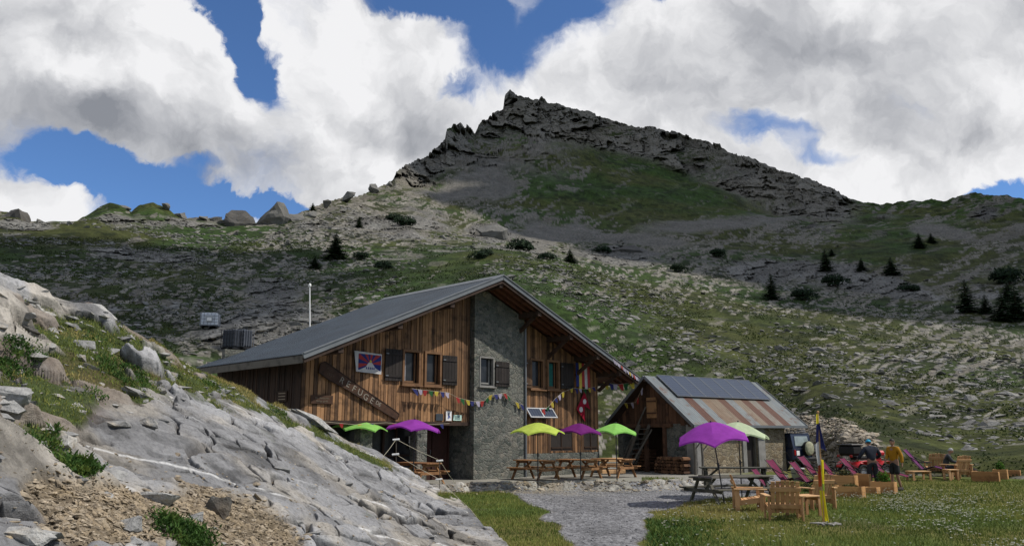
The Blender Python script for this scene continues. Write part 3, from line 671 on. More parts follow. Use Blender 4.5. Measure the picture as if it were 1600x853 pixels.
    V = np.stack([X, Y, Z], -1) + (h * fadeS)[..., None] * nrm
    # colour
    tone = .62 + .55 * fbm(X / .9, Y / .9, Z / .9, 5, 481) + (cA - .5) * .30 + (cB - .5) * (.22 + .3 * upl) + (cC - .5) * .12
    grey = np.array([.275, .276, .280]) * tone[..., None]
    ochre = sstep(.46, .66, fbm(X / 1.3, Y / 1.3, Z / 1.3, 5, 491) + .12 * upl - .1 * np.exp(-(((px - 420) / 200) ** 2 + ((py - 740) / 70) ** 2)))[..., None]
    rock = grey * (1 - .6 * ochre) + ochre * .6 * np.array([.385, .345, .28]) * tone[..., None]
    dk = sstep(.56, .74, fbm(X / .7, Y / .7, Z / .7, 5, 501))[..., None]; rock = rock * (1 - .45 * dk); lich = sstep(.58, .66, fbm(X / .22, Y / .22, Z / .22, 4, 503))[..., None]; rock = rock * (1 - .28 * lich)
    # quartz veins along the bedding
    vn = np.abs(np.mod(b / .95 + w3 * .9 + w1 * .35, 1.0) - .5); vein = (1 - sstep(.004, .03, vn + (n2 - .5) * .03)) * sstep(.45, .6, fbm(X / 1.8, Y / 1.8, Z / 1.8, 3, 511)) * (1 - upl)
    rock = rock * (1 - .75 * vein[..., None]) + .75 * vein[..., None] * np.array([.62, .62, .61])
    soilc = np.array([.055, .04, .026])
    cr = np.clip(crA * .95 + crB * .8 + crC * .45, 0, 1)[..., None]; rock = rock * (1 - cr) + soilc * .6 * cr
    red = sstep(.55, .7, fbm(X / .8, Y / .8, Z / .8, 4, 521))[..., None] * upl[..., None]
    dirt = np.array([.12, .075, .045]); low = sstep(.1, .5, (1 - cA) * upl + (n1 - .5) * .8 - .15)[..., None] * upl[..., None]
    rock = rock * (1 - .45 * low) + dirt * .45 * low
    gcol = np.array([.27, .215, .145]) * (.45 + .95 * pcid[..., None]) * (.75 + .5 * n2[..., None]); gcol = gcol * (1 - .35 * dk) 
    rock = rock * (1 - grvl[..., None]) + gcol * grvl[..., None]
    gn = fbm(X / .15, Y / .15, Z / .15, 3, 531); tg = np.array([.045, .062, .018]) * (.5 + 1.0 * gn[..., None]); tg = tg * (1 - .55 * red) + np.array([.10, .07, .035]) * .55 * red
    rock = rock * (1 - turfm[..., None]) + tg * turfm[..., None]
    n = NB("limestone"); at = n.attr('tone'); v = n.pos(); d = n.noise(v, 18, 9, .68); e = n.noise(v, 70, 5, .7)
    sp = n.ramp(n.noise(v, 45, 4, .6), [(.58, (1, 1, 1)), (.68, (.62, .60, .56))])
    c = n.mix(1.0, at.outputs['Color'], n.ramp(d, [(.28, (.62, .62, .62)), (.5, (1, 1, 1)), (.72, (1.25, 1.24, 1.22))]), 'MULTIPLY'); c = n.mix(.7, c, sp, 'MULTIPLY')
    n.bump(n.math('ADD', d, n.math('MULTIPLY', e, .4)), .75, .045); n.fin(c, .88, .2)
    o = mesh_np("rock_slope", V.reshape(-1, 3), grid_faces(*E_.shape)[:, ::-1], n.m, cols=np.clip(rock, .006, .75).reshape(-1, 3))
    setp(o, 'pale cracked limestone outcrop sloping down across the left foreground', None, None, 'structure')
    return dict(V=V, turf=turfm, grvl=grvl, upl=upl, px=px, py=py, S=S)
OC = build_outcrop()
# ------------------------------------------------------------------ building materials
random.seed(5)
def stone_mat(name, cols, scale=3.2, mortar=(.20, .19, .17), mort_w=.045, bump=.8):
    n = NB(name); v = n.coord(); 
    wn = n.nd('ShaderNodeTexNoise'); wn.inputs['Scale'].default_value = 2.6; wn.inputs['Detail'].default_value = 4; n.lk(v, wn.inputs['Vector'])
    sc = n.nd('ShaderNodeVectorMath', operation='SCALE'); n.lk(wn.outputs['Color'], sc.inputs[0]); sc.inputs['Scale'].default_value = .35
    ad = n.nd('ShaderNodeVectorMath', operation='ADD'); n.lk(v, ad.inputs[0]); n.lk(sc.outputs[0], ad.inputs[1])
    mp = n.nd('ShaderNodeMapping'); mp.inputs['Scale'].default_value = (1, 1, 1.55); n.lk(ad.outputs[0], mp.inputs[0])
    def vor(feat):
        t = n.nd('ShaderNodeTexVoronoi', feature=feat); t.inputs['Scale'].default_value = scale; n.lk(mp.outputs[0], t.inputs['Vector']); return t
    a = vor('F1'); e = vor('DISTANCE_TO_EDGE')
    sep = n.nd('ShaderNodeSeparateColor'); n.lk(a.outputs['Color'], sep.inputs[0])
    c = n.ramp(sep.outputs[0], [(i / (len(cols) - 1), cc) for i, cc in enumerate(cols)])
    f = n.noise(v, 14, 6, .65); c = n.mix(1.0, c, n.ramp(f, [(.3, (.6, .6, .6)), (.7, (1.3, 1.3, 1.28))]), 'MULTIPLY')
    g = n.noise(v, 1.1, 4); c = n.mix(1.0, c, n.ramp(g, [(.3, (.72, .74, .72)), (.7, (1.15, 1.13, 1.1))]), 'MULTIPLY')
    m = n.maprange(e.outputs['Distance'], 0, mort_w, 1, 0, True)
    lime = n.maprange(n.noise(v, 1.7, 5, .6), .6, .72, 0, .8, True)
    c = n.mix(m, c, mortar); c = n.mix(n.math('MULTIPLY', lime, .55), c, tuple(min(.5, x * 1.7) for x in mortar))
    h = n.math('ADD', n.maprange(e.outputs['Distance'], 0, .12, 0, 1, True), n.math('MULTIPLY', f, .5))
    n.bump(h, bump, .035); return n.fin(c, .92, .15)
M_stone = stone_mat('grey_fieldstone', [(.07, .08, .072), (.12, .128, .115), (.165, .163, .142), (.095, .105, .096), (.20, .19, .165)], 4.0, (.17, .165, .148))
M_warmstone = stone_mat('warm_fieldstone', [(.13, .10, .065), (.20, .16, .105), (.25, .21, .145), (.17, .14, .10), (.28, .245, .19)], 3.6, (.22, .19, .145))
M_larch = wood('larch_boards', (.038, .021, .012), (.34, .185, .086), 'z')
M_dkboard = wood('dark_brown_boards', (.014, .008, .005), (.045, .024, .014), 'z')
M_barn = wood('barn_boards', (.03, .017, .011), (.15, .075, .042), 'z')
M_soffit = wood('soffit_boards', (.05, .02, .012), (.15, .062, .036), 'x')
M_beam = wood('dark_beam', (.022, .013, .009), (.06, .036, .024), 'y')
M_frame = wood('window_frame_wood', (.09, .045, .02), (.22, .12, .06), 'z')
M_shut = wood('black_shutter_wood', (.012, .010, .009), (.035, .028, .024), 'z')
M_shutl = wood('brown_shutter_wood', (.05, .03, .018), (.13, .075, .04), 'z')
M_door = wood('red_brown_door', (.018, .007, .005), (.05, .018, .012), 'z')
M_greywood = wood('weathered_grey_wood', (.05, .045, .037), (.15, .135, .11), 'x')
M_metal = plain('grey_blue_roof_sheet', (.048, .066, .088), .55, .25, .8, .22, .05)
M_trim = plain('grey_edge_trim', (.135, .145, .15), .5, .15, 2, .4, .2)
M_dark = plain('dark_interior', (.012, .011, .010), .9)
M_conc = plain('grey_render', (.20, .195, .18), .9, .25, 3, .2, 0, .3)
M_white = plain('white_paint', (.68, .68, .66), .6, .06, 5)
M_teal = plain('teal_curtain', (.01, .10, .085), .85, .2, 8)
M_curt = plain('pale_curtain', (.30, .30, .31), .85, .2, 9)
def glass_mat():
    n = NB('window_glass'); v = n.coord(); f = n.noise(v, 2.5, 3); c = n.ramp(f, [(.3, (.012, .013, .015)), (.7, (.035, .037, .04))])
    return n.fin(c, .18, .22)
M_glass = glass_mat()

# ------------------------------------------------------------------ mountain refuge
RO = atz(737, 749, 0.0)
refuge = thing('mountain_refuge', 'large wooden mountain refuge with a grey stone tower and a low grey metal roof', 'chalet', RO, R(45))
RS_, RZ = .35, 7.93; EL, ER = (-8.4, 4.22), (9.25, 4.30); YF, YB = -1.35, 6.6
def roof_z(x):
    return RZ + (EL[1] - RZ) * (RS_ - x) / (RS_ - EL[0]) if x < RS_ else RZ + (ER[1] - RZ) * (x - RS_) / (ER[0] - RS_)
def cladding(x0, x1, z0, opens, y, ztop, mat, name, parent, wmin=.09, wmax=.17, tint=(0, 1), zjit=.03):
    m = MB(); xs = [x0]; 
    while xs[-1] < x1 - wmin: xs.append(min(x1, xs[-1] + random.uniform(wmin, wmax)))
    if xs[-1] < x1: xs[-1] = x1
    for i in range(len(xs) - 1):
        br = sorted({xs[i], xs[i + 1]} | {o[k] for o in opens for k in (0, 1) if xs[i] < o[k] < xs[i + 1]})
        t = random.uniform(*tint); yy = y + random.uniform(-.012, .012); zb = z0 - random.uniform(0, zjit)
        for a, b in zip(br, br[1:]):
            mid = (a + b) / 2; segs = [(zb, ztop(mid))]
            for o in opens:
                if o[0] - 1e-4 < mid < o[1] + 1e-4:
                    ns = []
                    for s0, s1 in segs:
                        if o[2] > s0: ns.append((s0, min(s1, o[2])))
                        if o[3] < s1: ns.append((max(s0, o[3]), s1))
                    segs = ns
            for s0, s1 in segs:
                if s1 - s0 < .03: continue
                g = .010; za, zb_ = ztop(a) - ztop(mid), ztop(b) - ztop(mid)
                if s1 < ztop(mid) - .01: za = zb_ = 0
                la, lb = (a + g, b - g) if b - a > .03 else (a, b)
                m.add([(la, yy - .02, s0), (lb, yy - .02, s0), (lb, yy - .02, s1 + zb_), (la, yy - .02, s1 + za), (la, yy + .03, s0), (lb, yy + .03, s0), (lb, yy + .03, s1 + zb_), (la, yy + .03, s1 + za)],
                      [(0, 1, 2, 3), (5, 4, 7, 6), (4, 0, 3, 7), (1, 5, 6, 2), (4, 5, 1, 0), (3, 2, 6, 7)], t)
    return m.build(name, mat, parent)
WIN = {'a': (-3.43, -2.64, 3.56, 4.79), 'b': (-2.39, -1.61, 3.56, 4.79), 't': (.28, 1.04, 3.65, 4.76), 'c': (3.42, 4.23, 3.66, 4.9), 'd': (4.49, 5.24, 3.68, 4.9)}
top = lambda x: roof_z(x) - .30
LB = (-6.9, -5.5, 2.2, 2.2)
cl = cladding(-7.58, -.06, 2.2, [WIN['a'], WIN['b']], .12, top, M_larch, 'board_cladding', refuge)
setp(cl, 'warm brown vertical board cladding left of the tower')
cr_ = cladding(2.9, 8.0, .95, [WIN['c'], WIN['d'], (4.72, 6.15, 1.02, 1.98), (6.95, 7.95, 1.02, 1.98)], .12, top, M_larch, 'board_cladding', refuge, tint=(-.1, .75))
setp(cr_, 'darker board cladding right of the tower')
# tower, walls
def gable_prism(x0, x1, z0, y0, y1, mat, name, drop=.3):
    m = MB(); xs = [x0] + ([RS_] if x0 < RS_ < x1 else []) + [x1]
    poly = [(x0, z0), (x1, z0)] + [(x, roof_z(x) - drop) for x in reversed(xs)]
    m.prism(poly, 'y', y0, y1); return m.build(name, mat, refuge)
def wall_with_hole(name, x0, x1, z0, y0, y1, op, mat):
    m = MB(); f = lambda x: roof_z(x) - .3
    ox0, ox1, oz0, oz1 = op
    m.prism([(x0, z0), (ox0, z0), (ox0, f(ox0)), (x0, f(x0))], 'y', y0, y1)
    m.prism([(ox1, z0), (x1, z0), (x1, f(x1)), (ox1, f(ox1))], 'y', y0, y1)
    m.prism([(ox0, z0), (ox1, z0), (ox1, oz0), (ox0, oz0)], 'y', y0, y1)
    xs = [ox1] + ([RS_] if ox0 < RS_ < ox1 else []) + [ox0]
    m.prism([(ox0, oz1), (ox1, oz1)] + [(x, f(x)) for x in xs], 'y', y0, y1)
    return m.build(name, mat, refuge)
tw = wall_with_hole('stone_tower', -.02, 2.86, -.6, -.12, 1.6, WIN['t'], M_stone)
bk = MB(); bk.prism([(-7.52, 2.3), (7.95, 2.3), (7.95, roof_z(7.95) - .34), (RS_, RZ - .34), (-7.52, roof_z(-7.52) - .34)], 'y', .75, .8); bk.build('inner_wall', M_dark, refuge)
m = MB(); m.box((5.42, .3, .18), (5.1, .5, 1.5)); m.build('stone_base', M_stone, refuge)
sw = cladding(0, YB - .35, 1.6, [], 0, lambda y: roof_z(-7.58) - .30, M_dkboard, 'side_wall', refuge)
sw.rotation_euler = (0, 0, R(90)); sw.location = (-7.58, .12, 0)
m = MB(); m.box((-7.45, 3.3, .2), (.3, 6.1, 2.9)); m.box((7.85, 3.4, 2), (.25, 6.2, 4.2)); m.box((.2, 6.3, 2.4), (15.3, .25, 5.2)); m.build('rear_wall', M_stone, refuge)
# recessed ground floor on the left: glazing, pillars, door
m = MB(); m.box((-3.8, .62, 2.26), (7.5, 1.0, .12)); m.build('overhang_ceiling', M_beam, refuge)
m = MB(); m.box((-3.8, .16, 2.13), (7.48, .16, .14)); m.build('sill_beam', M_beam, refuge)
for px in (-4.83, -2.34, -6.9):
    m = MB(); m.bev((px, .42, .75), (.5, .45, 2.6), .03); m.build('stone_pillar', M_stone, refuge)
gl = MB(); gl.box((-4.9, 1.14, 1.0), (5.6, .05, 2.4)); gl.build('glazing', M_glass, refuge)
fr = MB()
for x in (-7.4, -6.5, -5.6, -4.4, -3.5, -2.9, -2.1): fr.box((x, 1.08, 1.0), (.09, .1, 2.4))
for z in (.06, .95, 2.02): fr.box((-4.75, 1.085, z), (5.3, .07, .08))
fr.build('glazing_frame', M_dkboard, refuge)
d = MB(); d.box((-1.15, 1.1, 1.0), (1.75, .1, 2.15)); dr = d.build('entrance_door', M_door, refuge)
dd = MB()
for x in (-1.95, -1.15, -.36): dd.box((x, 1.03, 1.0), (.07, .06, 2.1))
dd.build('door_frame', M_door, dr); dd = MB(); dd.tube([(-1.3, 1.02, .95), (-1.3, .96, 1.0), (-1.3, .96, 1.12), (-1.3, 1.02, 1.15)], .012); dd.build('handle', M_trim, dr)
# right ground floor: two dark shuttered openings
for x0, x1 in ((4.72, 6.15), (6.95, 7.95)):
    m = MB(); m.box(((x0 + x1) / 2, .17, 1.5), (x1 - x0, .06, .98)); w = m.build('shuttered_window', M_shut, refuge)
    m = MB()
    for z in (1.15, 1.85): m.box(((x0 + x1) / 2, .125, z), (x1 - x0 - .1, .03, .07))
    m.box(((x0 + x1) / 2, .125, 1.5), (.05, .035, .96)); m.build('batten', M_dkboard, w)
def window(op, y, mat_frame, parent, curtain=None, sill=True, fw=.09, out=.05):
    x0, x1, z0, z1 = op; cx = (x0 + x1) / 2; cz = (z0 + z1) / 2; w = x1 - x0; h = z1 - z0
    m = MB(); m.box((x0 + fw / 2 - .03, y, cz), (fw, .1 + out, h + .1)); m.box((x1 - fw / 2 + .03, y, cz), (fw, .1 + out, h + .1))
    m.box((cx, y, z1 - fw / 2 + .05), (w - 2 * fw + .06, .096 + out, fw)); m.box((cx, y, z0 + fw / 2 - .05), (w - 2 * fw + .06, .096 + out, fw))
    f = m.build('window', mat_frame, parent)
    p = MB(); p.box((cx, y + .16, cz), (w, .012, h)); p.build('pane', M_glass, f)
    s = MB(); s.box((cx - w * .5 + .13, y + .12, cz), (.05, .05, h - .1)); s.box((cx + w * .5 - .13, y + .12, cz), (.05, .05, h - .1)); s.box((cx, y + .12, z0 + .1), (w - .3, .05, .06)); s.build('sash', mat_frame, f)
    if curtain:
        c = MB(); a, b, mm = curtain
        n_ = 10; vs = []; 
        for i in range(n_ + 1):
            t = i / n_; x = x0 + .08 + (w - .16) * (a + (b - a) * t); yy = y + .14 + .008 * math.sin(i * 2.4)
            vs += [(x, yy, z0 + .12), (x, yy, z1 - .1)]
        c.add(vs, [(2 * i, 2 * i + 2, 2 * i + 3, 2 * i + 1) for i in range(n_)], .5, True); c.build('curtain', mm, f)
    if sill:
        s = MB(); s.bev((cx, y - .05 - out / 2, z0 - .07), (w + .2, .16, .05), .008); s.build('sill', mat_frame, f)
    return f
def shutter(x0, x1, z0, z1, y, mat, parent, ang=0, side=1):
    w = x1 - x0; m = MB(); n_ = 5
    for i in range(n_): m.bev((w * (i + .5) / n_ * side, 0, (z1 - z0) / 2), (w / n_ - .006, .035, z1 - z0), .004, None, random.uniform(.2, .8))
    for z in (.18, (z1 - z0) - .18): m.box((w / 2 * side, -.03, z), (w - .06, .028, .09), None, .4)
    o = m.build('shutter', mat, parent); o.location = (x0 if side > 0 else x1, y, z0); o.rotation_euler = (0, 0, ang)
    for zz in (.18, (z1 - z0) - .18):
        h = MB(); h.box((.06 * side, -.05, zz), (.12, .012, .04)); h.build('hinge', M_trim, o)
    return o
wa = window(WIN['a'], .1, M_frame, refuge, (0, .28, M_curt)); wb = window(WIN['b'], .1, M_frame, refuge, (0, .2, M_curt)); wt = window(WIN['t'], -.08, M_conc, refuge, None, True, .06, .03)
wc = window(WIN['c'], .1, M_frame, refuge); wd = window(WIN['d'], .1, M_frame, refuge, (.0, .75, M_teal))
shutter(-4.26, -3.5, 3.64, 4.8, .03, M_shut, refuge); shutter(-1.54, -.8, 3.6, 4.74, .03, M_shut, refuge); shutter(1.1, 1.9, 3.64, 4.66, -.17, M_shut, refuge)
shutter(2.98, 3.42, 3.66, 4.88, -.02, M_shutl, refuge, R(0)); shutter(5.34, 6.2, 3.72, 4.88, .03, M_shut, refuge)
# roof: corrugated sheet on each slope, boards under it, edge trim, purlins
def slope(xa, za, xb, zb, name):
    n_ = 260; V = []; 
    for i in range(n_ + 1):
        y = YF + (YB - YF) * i / n_; k = .018 * (1 if (i // 2) % 2 else -1)
        for t in (0, .33, .66, 1): V.append((xa + (xb - xa) * t, y, za + (zb - za) * t + k - .03 * math.sin(math.pi * t) * (i / n_)))
    Fq = [(i * 4 + j, i * 4 + 4 + j, i * 4 + 5 + j, i * 4 + 1 + j) for i in range(n_) for j in range(3)]
    if xb > xa: Fq = [f[::-1] for f in Fq]
    o = mesh_np(name, V, Fq, M_metal, refuge, smooth=False)
    m = MB(); dz = .06
    m.add([(xa, YF + .04, za - dz), (xb, YF + .04, zb - dz), (xb, YB - .04, zb - dz), (xa, YB - .04, za - dz), (xa, YF + .04, za - dz - .1), (xb, YF + .04, zb - dz - .1), (xb, YB - .04, zb - dz - .1), (xa, YB - .04, za - dz - .1)],
          [(0, 1, 2, 3), (7, 6, 5, 4), (0, 4, 5, 1), (1, 5, 6, 2), (2, 6, 7, 3), (3, 7, 4, 0)]); m.build('roof_boarding', M_soffit, o)
    t = MB(); v = Vector((xb - xa, 0, zb - za)); u = v.normalized()
    t.beam((xa, YF - .02, za - .06), Vector((xb, YF - .02, zb - .06)) + u * .04, .05, .17); t.beam((xa, YF - .035, za + .035), Vector((xb, YF - .035, zb + .035)) + u * .05, .10, .035)
    t.build('edge_trim', M_trim, o)
    w = MB(); w.beam((xa, YF + .03, za - .21), (xb, YF + .03, zb - .21), .05, .15); w.build('barge_board', M_beam, o)
    e = MB(); e.box((xb - .02 * (1 if xb > xa else -1), (YF + YB) / 2, zb - .16), (.06, YB - YF - .1, .24)); e.build('eaves_board', M_greywood, o)
    return o
rl = slope(RS_, RZ, EL[0], EL[1], 'roof_slope'); rr_ = slope(RS_, RZ, ER[0], ER[1], 'roof_slope')
m = MB(); m.prism([(RS_ - .3, roof_z(RS_ - .3) + .03), (RS_, RZ + .05), (RS_ + .3, roof_z(RS_ + .3) + .03), (RS_, RZ + .075)], 'y', YF - .06, YB + .03); m.build('ridge_cap', M_trim, refuge)
for x in (-7.0, -4.6, -2.2, .35, 2.6, 4.6, 6.4, 8.0):
    z = roof_z(x) - .34; m = MB(); m.bev((x, -.4, z), (.22, 1.75, .26), .015); p = m.build('purlin', M_beam, refuge)
    if x > .5:
        m = MB(); m.beam((x, -.95, z - .12), (x, .05, z - .75), .12, .14); m.build('brace', M_beam, p)
for y in (-1.1, -.7, -.3):
    m = MB(); m.beam((RS_ + .1, y, RZ - .275), (ER[0] - .1, y, ER[1] - .275), .09, .11); m.build('rafter', M_soffit, refuge)
m = MB(); m.tube([(2.87, -.16, 0), (2.87, -.16, 6.2)], .05, 10); m.build('downpipe', M_trim, refuge)

# ------------------------------------------------------------------ stone hut
HC = atz(1088, 741, 0.0); HROT = R(36)
hut = thing('stone_hut', 'small stone hut with a rusty sheet metal roof and a boarded gable', 'hut', HC, HROT)
HR = (2.55, 4.42); HF = (-.35, 2.13); HBk = (5.3, 2.22); HX0, HX1 = -.45, 7.86
def hz(y): return HR[1] + (HF[1] - HR[1]) * (HR[0] - y) / (HR[0] - HF[0]) if y < HR[0] else HR[1] + (HBk[1] - HR[1]) * (y - HR[0]) / (HBk[0] - HR[0])
m = MB()
for a, b, z0, z1 in ((0, 3.48, -.6, 2.32), (4.36, 6.5, -.6, 2.32), (3.48, 4.36, 1.78, 2.32)): m.box(((a + b) / 2, .2, (z0 + z1) / 2), (b - a, .4, z1 - z0))
m.build('front_wall', M_warmstone, hut)
m = MB(); m.box((.2, 1.05, .8), (.4, 1.3, 2.8)); m.box((.2, 4.72, .8), (.4, .36, 2.8)); m.box((6.3, 2.55, .8), (.4, 4.3, 2.8)); m.box((3.2, 4.75, .8), (5.8, .4, 2.8)); m.build('gable_wall', M_stone, hut)
m = MB(); m.box((1.2, 3.1, .8), (.2, 2.9, 2.8)); m.build('inner_wall', M_dkboard, hut)
m = MB(); m.box((-.02, .17, .8), (.12, .5, 2.7)); m.box((.16, -.03, .8), (.48, .1, 2.7)); m.build('rendered_corner', M_conc, hut)
for xx, ww in ((3.36, .26), (4.62, .5)):
    m = MB(); m.box((xx, -.02, .8), (ww, .08, 2.5)); m.build('rendered_jamb', M_conc, hut)
gb = cladding(-4.9, 0, 2.12, [], 0, lambda x: hz(-x) - .14, M_barn, 'gable_boards', hut, .14, .26, zjit=.12); gb.rotation_euler = (0, 0, R(-90)); gb.location = (.02, 0, 0)
m = MB(); m.prism([(0, 2.1), (4.9, 2.1), (4.9, hz(4.9) - .2), (HR[0], HR[1] - .2), (0, hz(0) - .2)], 'x', .1, .2); m.build('gable_backing', M_dark, hut)
m = MB(); m.box((-.06, 2.5, 2.95), (.05, .62, .95), None, .9); ht = m.build('loft_hatch', M_larch, hut)
for zz in (2.7, 3.25):
    m = MB(); m.box((-.1, 2.5, zz), (.04, .6, .07)); m.build('batten', M_barn, ht)
m = MB(); m.box((-.08, 2.9, 1.02), (.16, .16, 2.2)); m.box((-.08, 1.72, 1.02), (.14, .14, 2.2)); m.box((-.05, 3.1, 2.13), (.18, 3.7, .16)); m.build('gable_frame', M_barn, hut)
d = MB(); d.box((3.92, .22, .85), (.86, .06, 1.8)); dr = d.build('door', M_shut, hut); d = MB(); d.box((3.55, .14, .88), (.08, .12, 1.8)); d.box((4.3, .14, .88), (.08, .12, 1.8)); d.box((3.92, .14, 1.73), (.68, .12, .09)); d.build('door_frame', M_greywood, dr)
# roof sheets of different age
def sheet_mat():
    n = NB('rusty_sheets'); t = n.attr('tint'); v = n.coord(); f = n.noise(v, 2.2, 6, .65); g = n.noise(n.coord('Object', (6, .8, .8)), 1.5, 5, .6)
    c = n.ramp(t.outputs['Fac'], [(0, (.20, .235, .25)), (.3, (.225, .245, .245)), (.45, (.24, .20, .15)), (.6, (.235, .175, .12)), (.75, (.14, .07, .045)), (1, (.115, .05, .035))])
    rust = n.maprange(n.math('ADD', f, n.math('MULTIPLY', g, .4)), .72, .9, 0, .75, True); c = n.mix(rust, c, (.15, .075, .045))
    c = n.mix(1.0, c, n.ramp(g, [(.3, (.75, .75, .75)), (.7, (1.2, 1.2, 1.2))]), 'MULTIPLY'); c = n.mix(1.0, c, (.68, .67, .66), 'MULTIPLY'); n.bump(f, .25, .02); return n.fin(c, .7, .25, .05)
M_sheet = sheet_mat()
def hut_slope(y1, z1, tints, name):
    m = MB(); x = HX0; i = 0
    while x < HX1 - .05:
        w = min(.60, HX1 - x); t = tints[i % len(tints)]; k = .004 * (i % 3); n_ = 8
        for j in range(n_):
            a = x + w * j / n_; b = x + w * (j + 1) / n_; za = k + (.014 if j % 2 else 0); zb = k + (.014 if (j + 1) % 2 else 0)
            m.add([(a, HR[0], HR[1] + za), (b, HR[0], HR[1] + zb), (b, y1, z1 + zb), (a, y1, z1 + za)], [(0, 1, 2, 3)], t)
        x += w - .012; i += 1
    o = m.build(name, M_sheet, hut, fix=False)
    b = MB(); b.add([(HX0 + .03, HR[0], HR[1] - .03), (HX1 - .03, HR[0], HR[1] - .03), (HX1 - .03, y1, z1 - .03), (HX0 + .03, y1, z1 - .03), (HX0 + .03, HR[0], HR[1] - .1), (HX1 - .03, HR[0], HR[1] - .1), (HX1 - .03, y1, z1 - .1), (HX0 + .03, y1, z1 - .1)],
                    [(0, 1, 2, 3), (7, 6, 5, 4), (0, 4, 5, 1), (1, 5, 6, 2), (2, 6, 7, 3), (3, 7, 4, 0)]); b.build('roof_boarding', M_beam, o)
    t = MB(); t.beam((HX0 - .02, HR[0], HR[1] - .03), (HX0 - .02, y1, z1 - .03), .03, .14); t.beam((HX1 + .02, HR[0], HR[1] - .03), (HX1 + .02, y1, z1 - .03), .03, .14); t.box(((HX0 + HX1) / 2, y1 - .03 * (1 if y1 < HR[0] else -1), z1 - .05), (HX1 - HX0, .04, .12)); t.build('edge_trim', M_trim, o); return o
hut_slope(HF[0], HF[1], [.05, .1, .95, .15, .62, .55, .8, .25, .5, .85, .4, .9, .3, .12], 'front_roof'); hut_slope(HBk[0], HBk[1], [.1, .2, .7, .1], 'rear_roof')
for y in (-.1, 1.2, 2.55, 3.9, 5.0):
    m = MB(); m.bev((-.1, y, hz(y) - .19), (.7, .14, .14), .01); m.build('purlin', M_beam, hut)
# solar array on the hut roof: seven framed modules
n = NB('solar_cells'); v = n.coord(); br = n.nd('ShaderNodeTexBrick'); br.offset = 0; br.inputs['Scale'].default_value = 1.0
br.inputs['Mortar Size'].default_value = .010; br.inputs['Brick Width'].default_value = .156; br.inputs['Row Height'].default_value = .156
br.inputs['Color1'].default_value = (.010, .02, .045, 1); br.inputs['Color2'].default_value = (.013, .025, .055, 1); br.inputs['Mortar'].default_value = (.06, .08, .11, 1); n.lk(v, br.inputs['Vector'])
M_cells = n.fin(br.outputs['Color'], .35, .3)
sa = math.atan2(HR[1] - HF[1], HR[0] - HF[0]); U = Vector((math.cos(HROT), math.sin(HROT), 0)); Vd = Vector((-math.sin(HROT), math.cos(HROT), 0))
up_dir = Vd * math.cos(sa) + Vector((0, 0, 1)) * math.sin(sa)
arr0 = HC + U * .32 + Vd * (HR[0] - .02 - 1.72 * math.cos(sa)) + Vector((0, 0, 1)) * (HR[1] + .10 - 1.72 * math.sin(sa))
Mr = Matrix((U, up_dir, U.cross(up_dir))).transposed()
arr = thing('solar_array', 'long dark blue solar array along the upper hut roof', 'solar panels', arr0, rot=Mr.to_euler())
for i in range(7):
    m = MB(); m.box((i * .985 + .48, .83, .0), (.955, 1.65, .028)); o = m.build('solar_module', M_cells, arr)
    m = MB(); cx = i * .985 + .48
    for dx in (-.482, .482): m.box((cx + dx, .83, .002), (.022, 1.70, .045))
    for dy in (-.006, 1.668): m.box((cx, dy, .002), (.93, .022, .045))
    m.build('module_frame', M_trim, o)
for y in (.35, 1.3):
    m = MB(); m.box((3.45, y, -.05), (6.9, .05, .05)); m.build('rail', M_trim, arr)
# ------------------------------------------------------------------ furniture
random.seed(11)
M_pine = wood('new_pine', (.24, .115, .045), (.60, .37, .18), 'x', .7, .15)
M_pine_z = wood('new_pine_upright', (.24, .115, .045), (.58, .35, .17), 'z', .7, .15)
M_table = wood('brown_table_wood', (.13, .06, .025), (.36, .19, .085), 'x', .75, .2)
M_weath = wood('mossy_weathered_wood', (.035, .035, .027), (.115, .11, .085), 'x', .85, .35)
M_blackm = plain('black_metal', (.014, .014, .015), .5, .2, 8, .4)
M_steel = plain('dull_steel', (.30, .30, .30), .4, .15, 8, .5, .6)
M_rubber = plain('black_rubber', (.012, .012, .012), .85, .2, 20)
def cloth_mat(name, col, trans=.45, rough=.8):
    n = NB(name); v = n.coord(); f = n.noise(v, 4, 4); w = n.noise(v, 220, 2)
    c = n.ramp(f, [(.3, tuple(x * .85 for x in col)), (.7, tuple(min(1, x * 1.12) for x in col))]); n.fin(c, rough, .15)
    t = n.nd('ShaderNodeBsdfTranslucent'); n.lk(c, t.inputs[0]); mx = n.nd('ShaderNodeMixShader'); mx.inputs[0].default_value = trans
    n.lk(n.b.outputs[0], mx.inputs[1]); n.lk(t.outputs[0], mx.inputs[2]); n.lk(mx.outputs[0], n.out.inputs[0]); n.bump(w, .2, .002); return n.m
U_GREEN = cloth_mat('apple_green_canvas', (.33, .70, .16)); U_LIME = cloth_mat('lime_yellow_canvas', (.60, .74, .13)); U_PURP = cloth_mat('purple_canvas', (.36, .06, .46)); U_PLUM = cloth_mat('plum_canvas', (.20, .025, .20)); U_PALE = cloth_mat('pale_green_canvas', (.58, .68, .45))
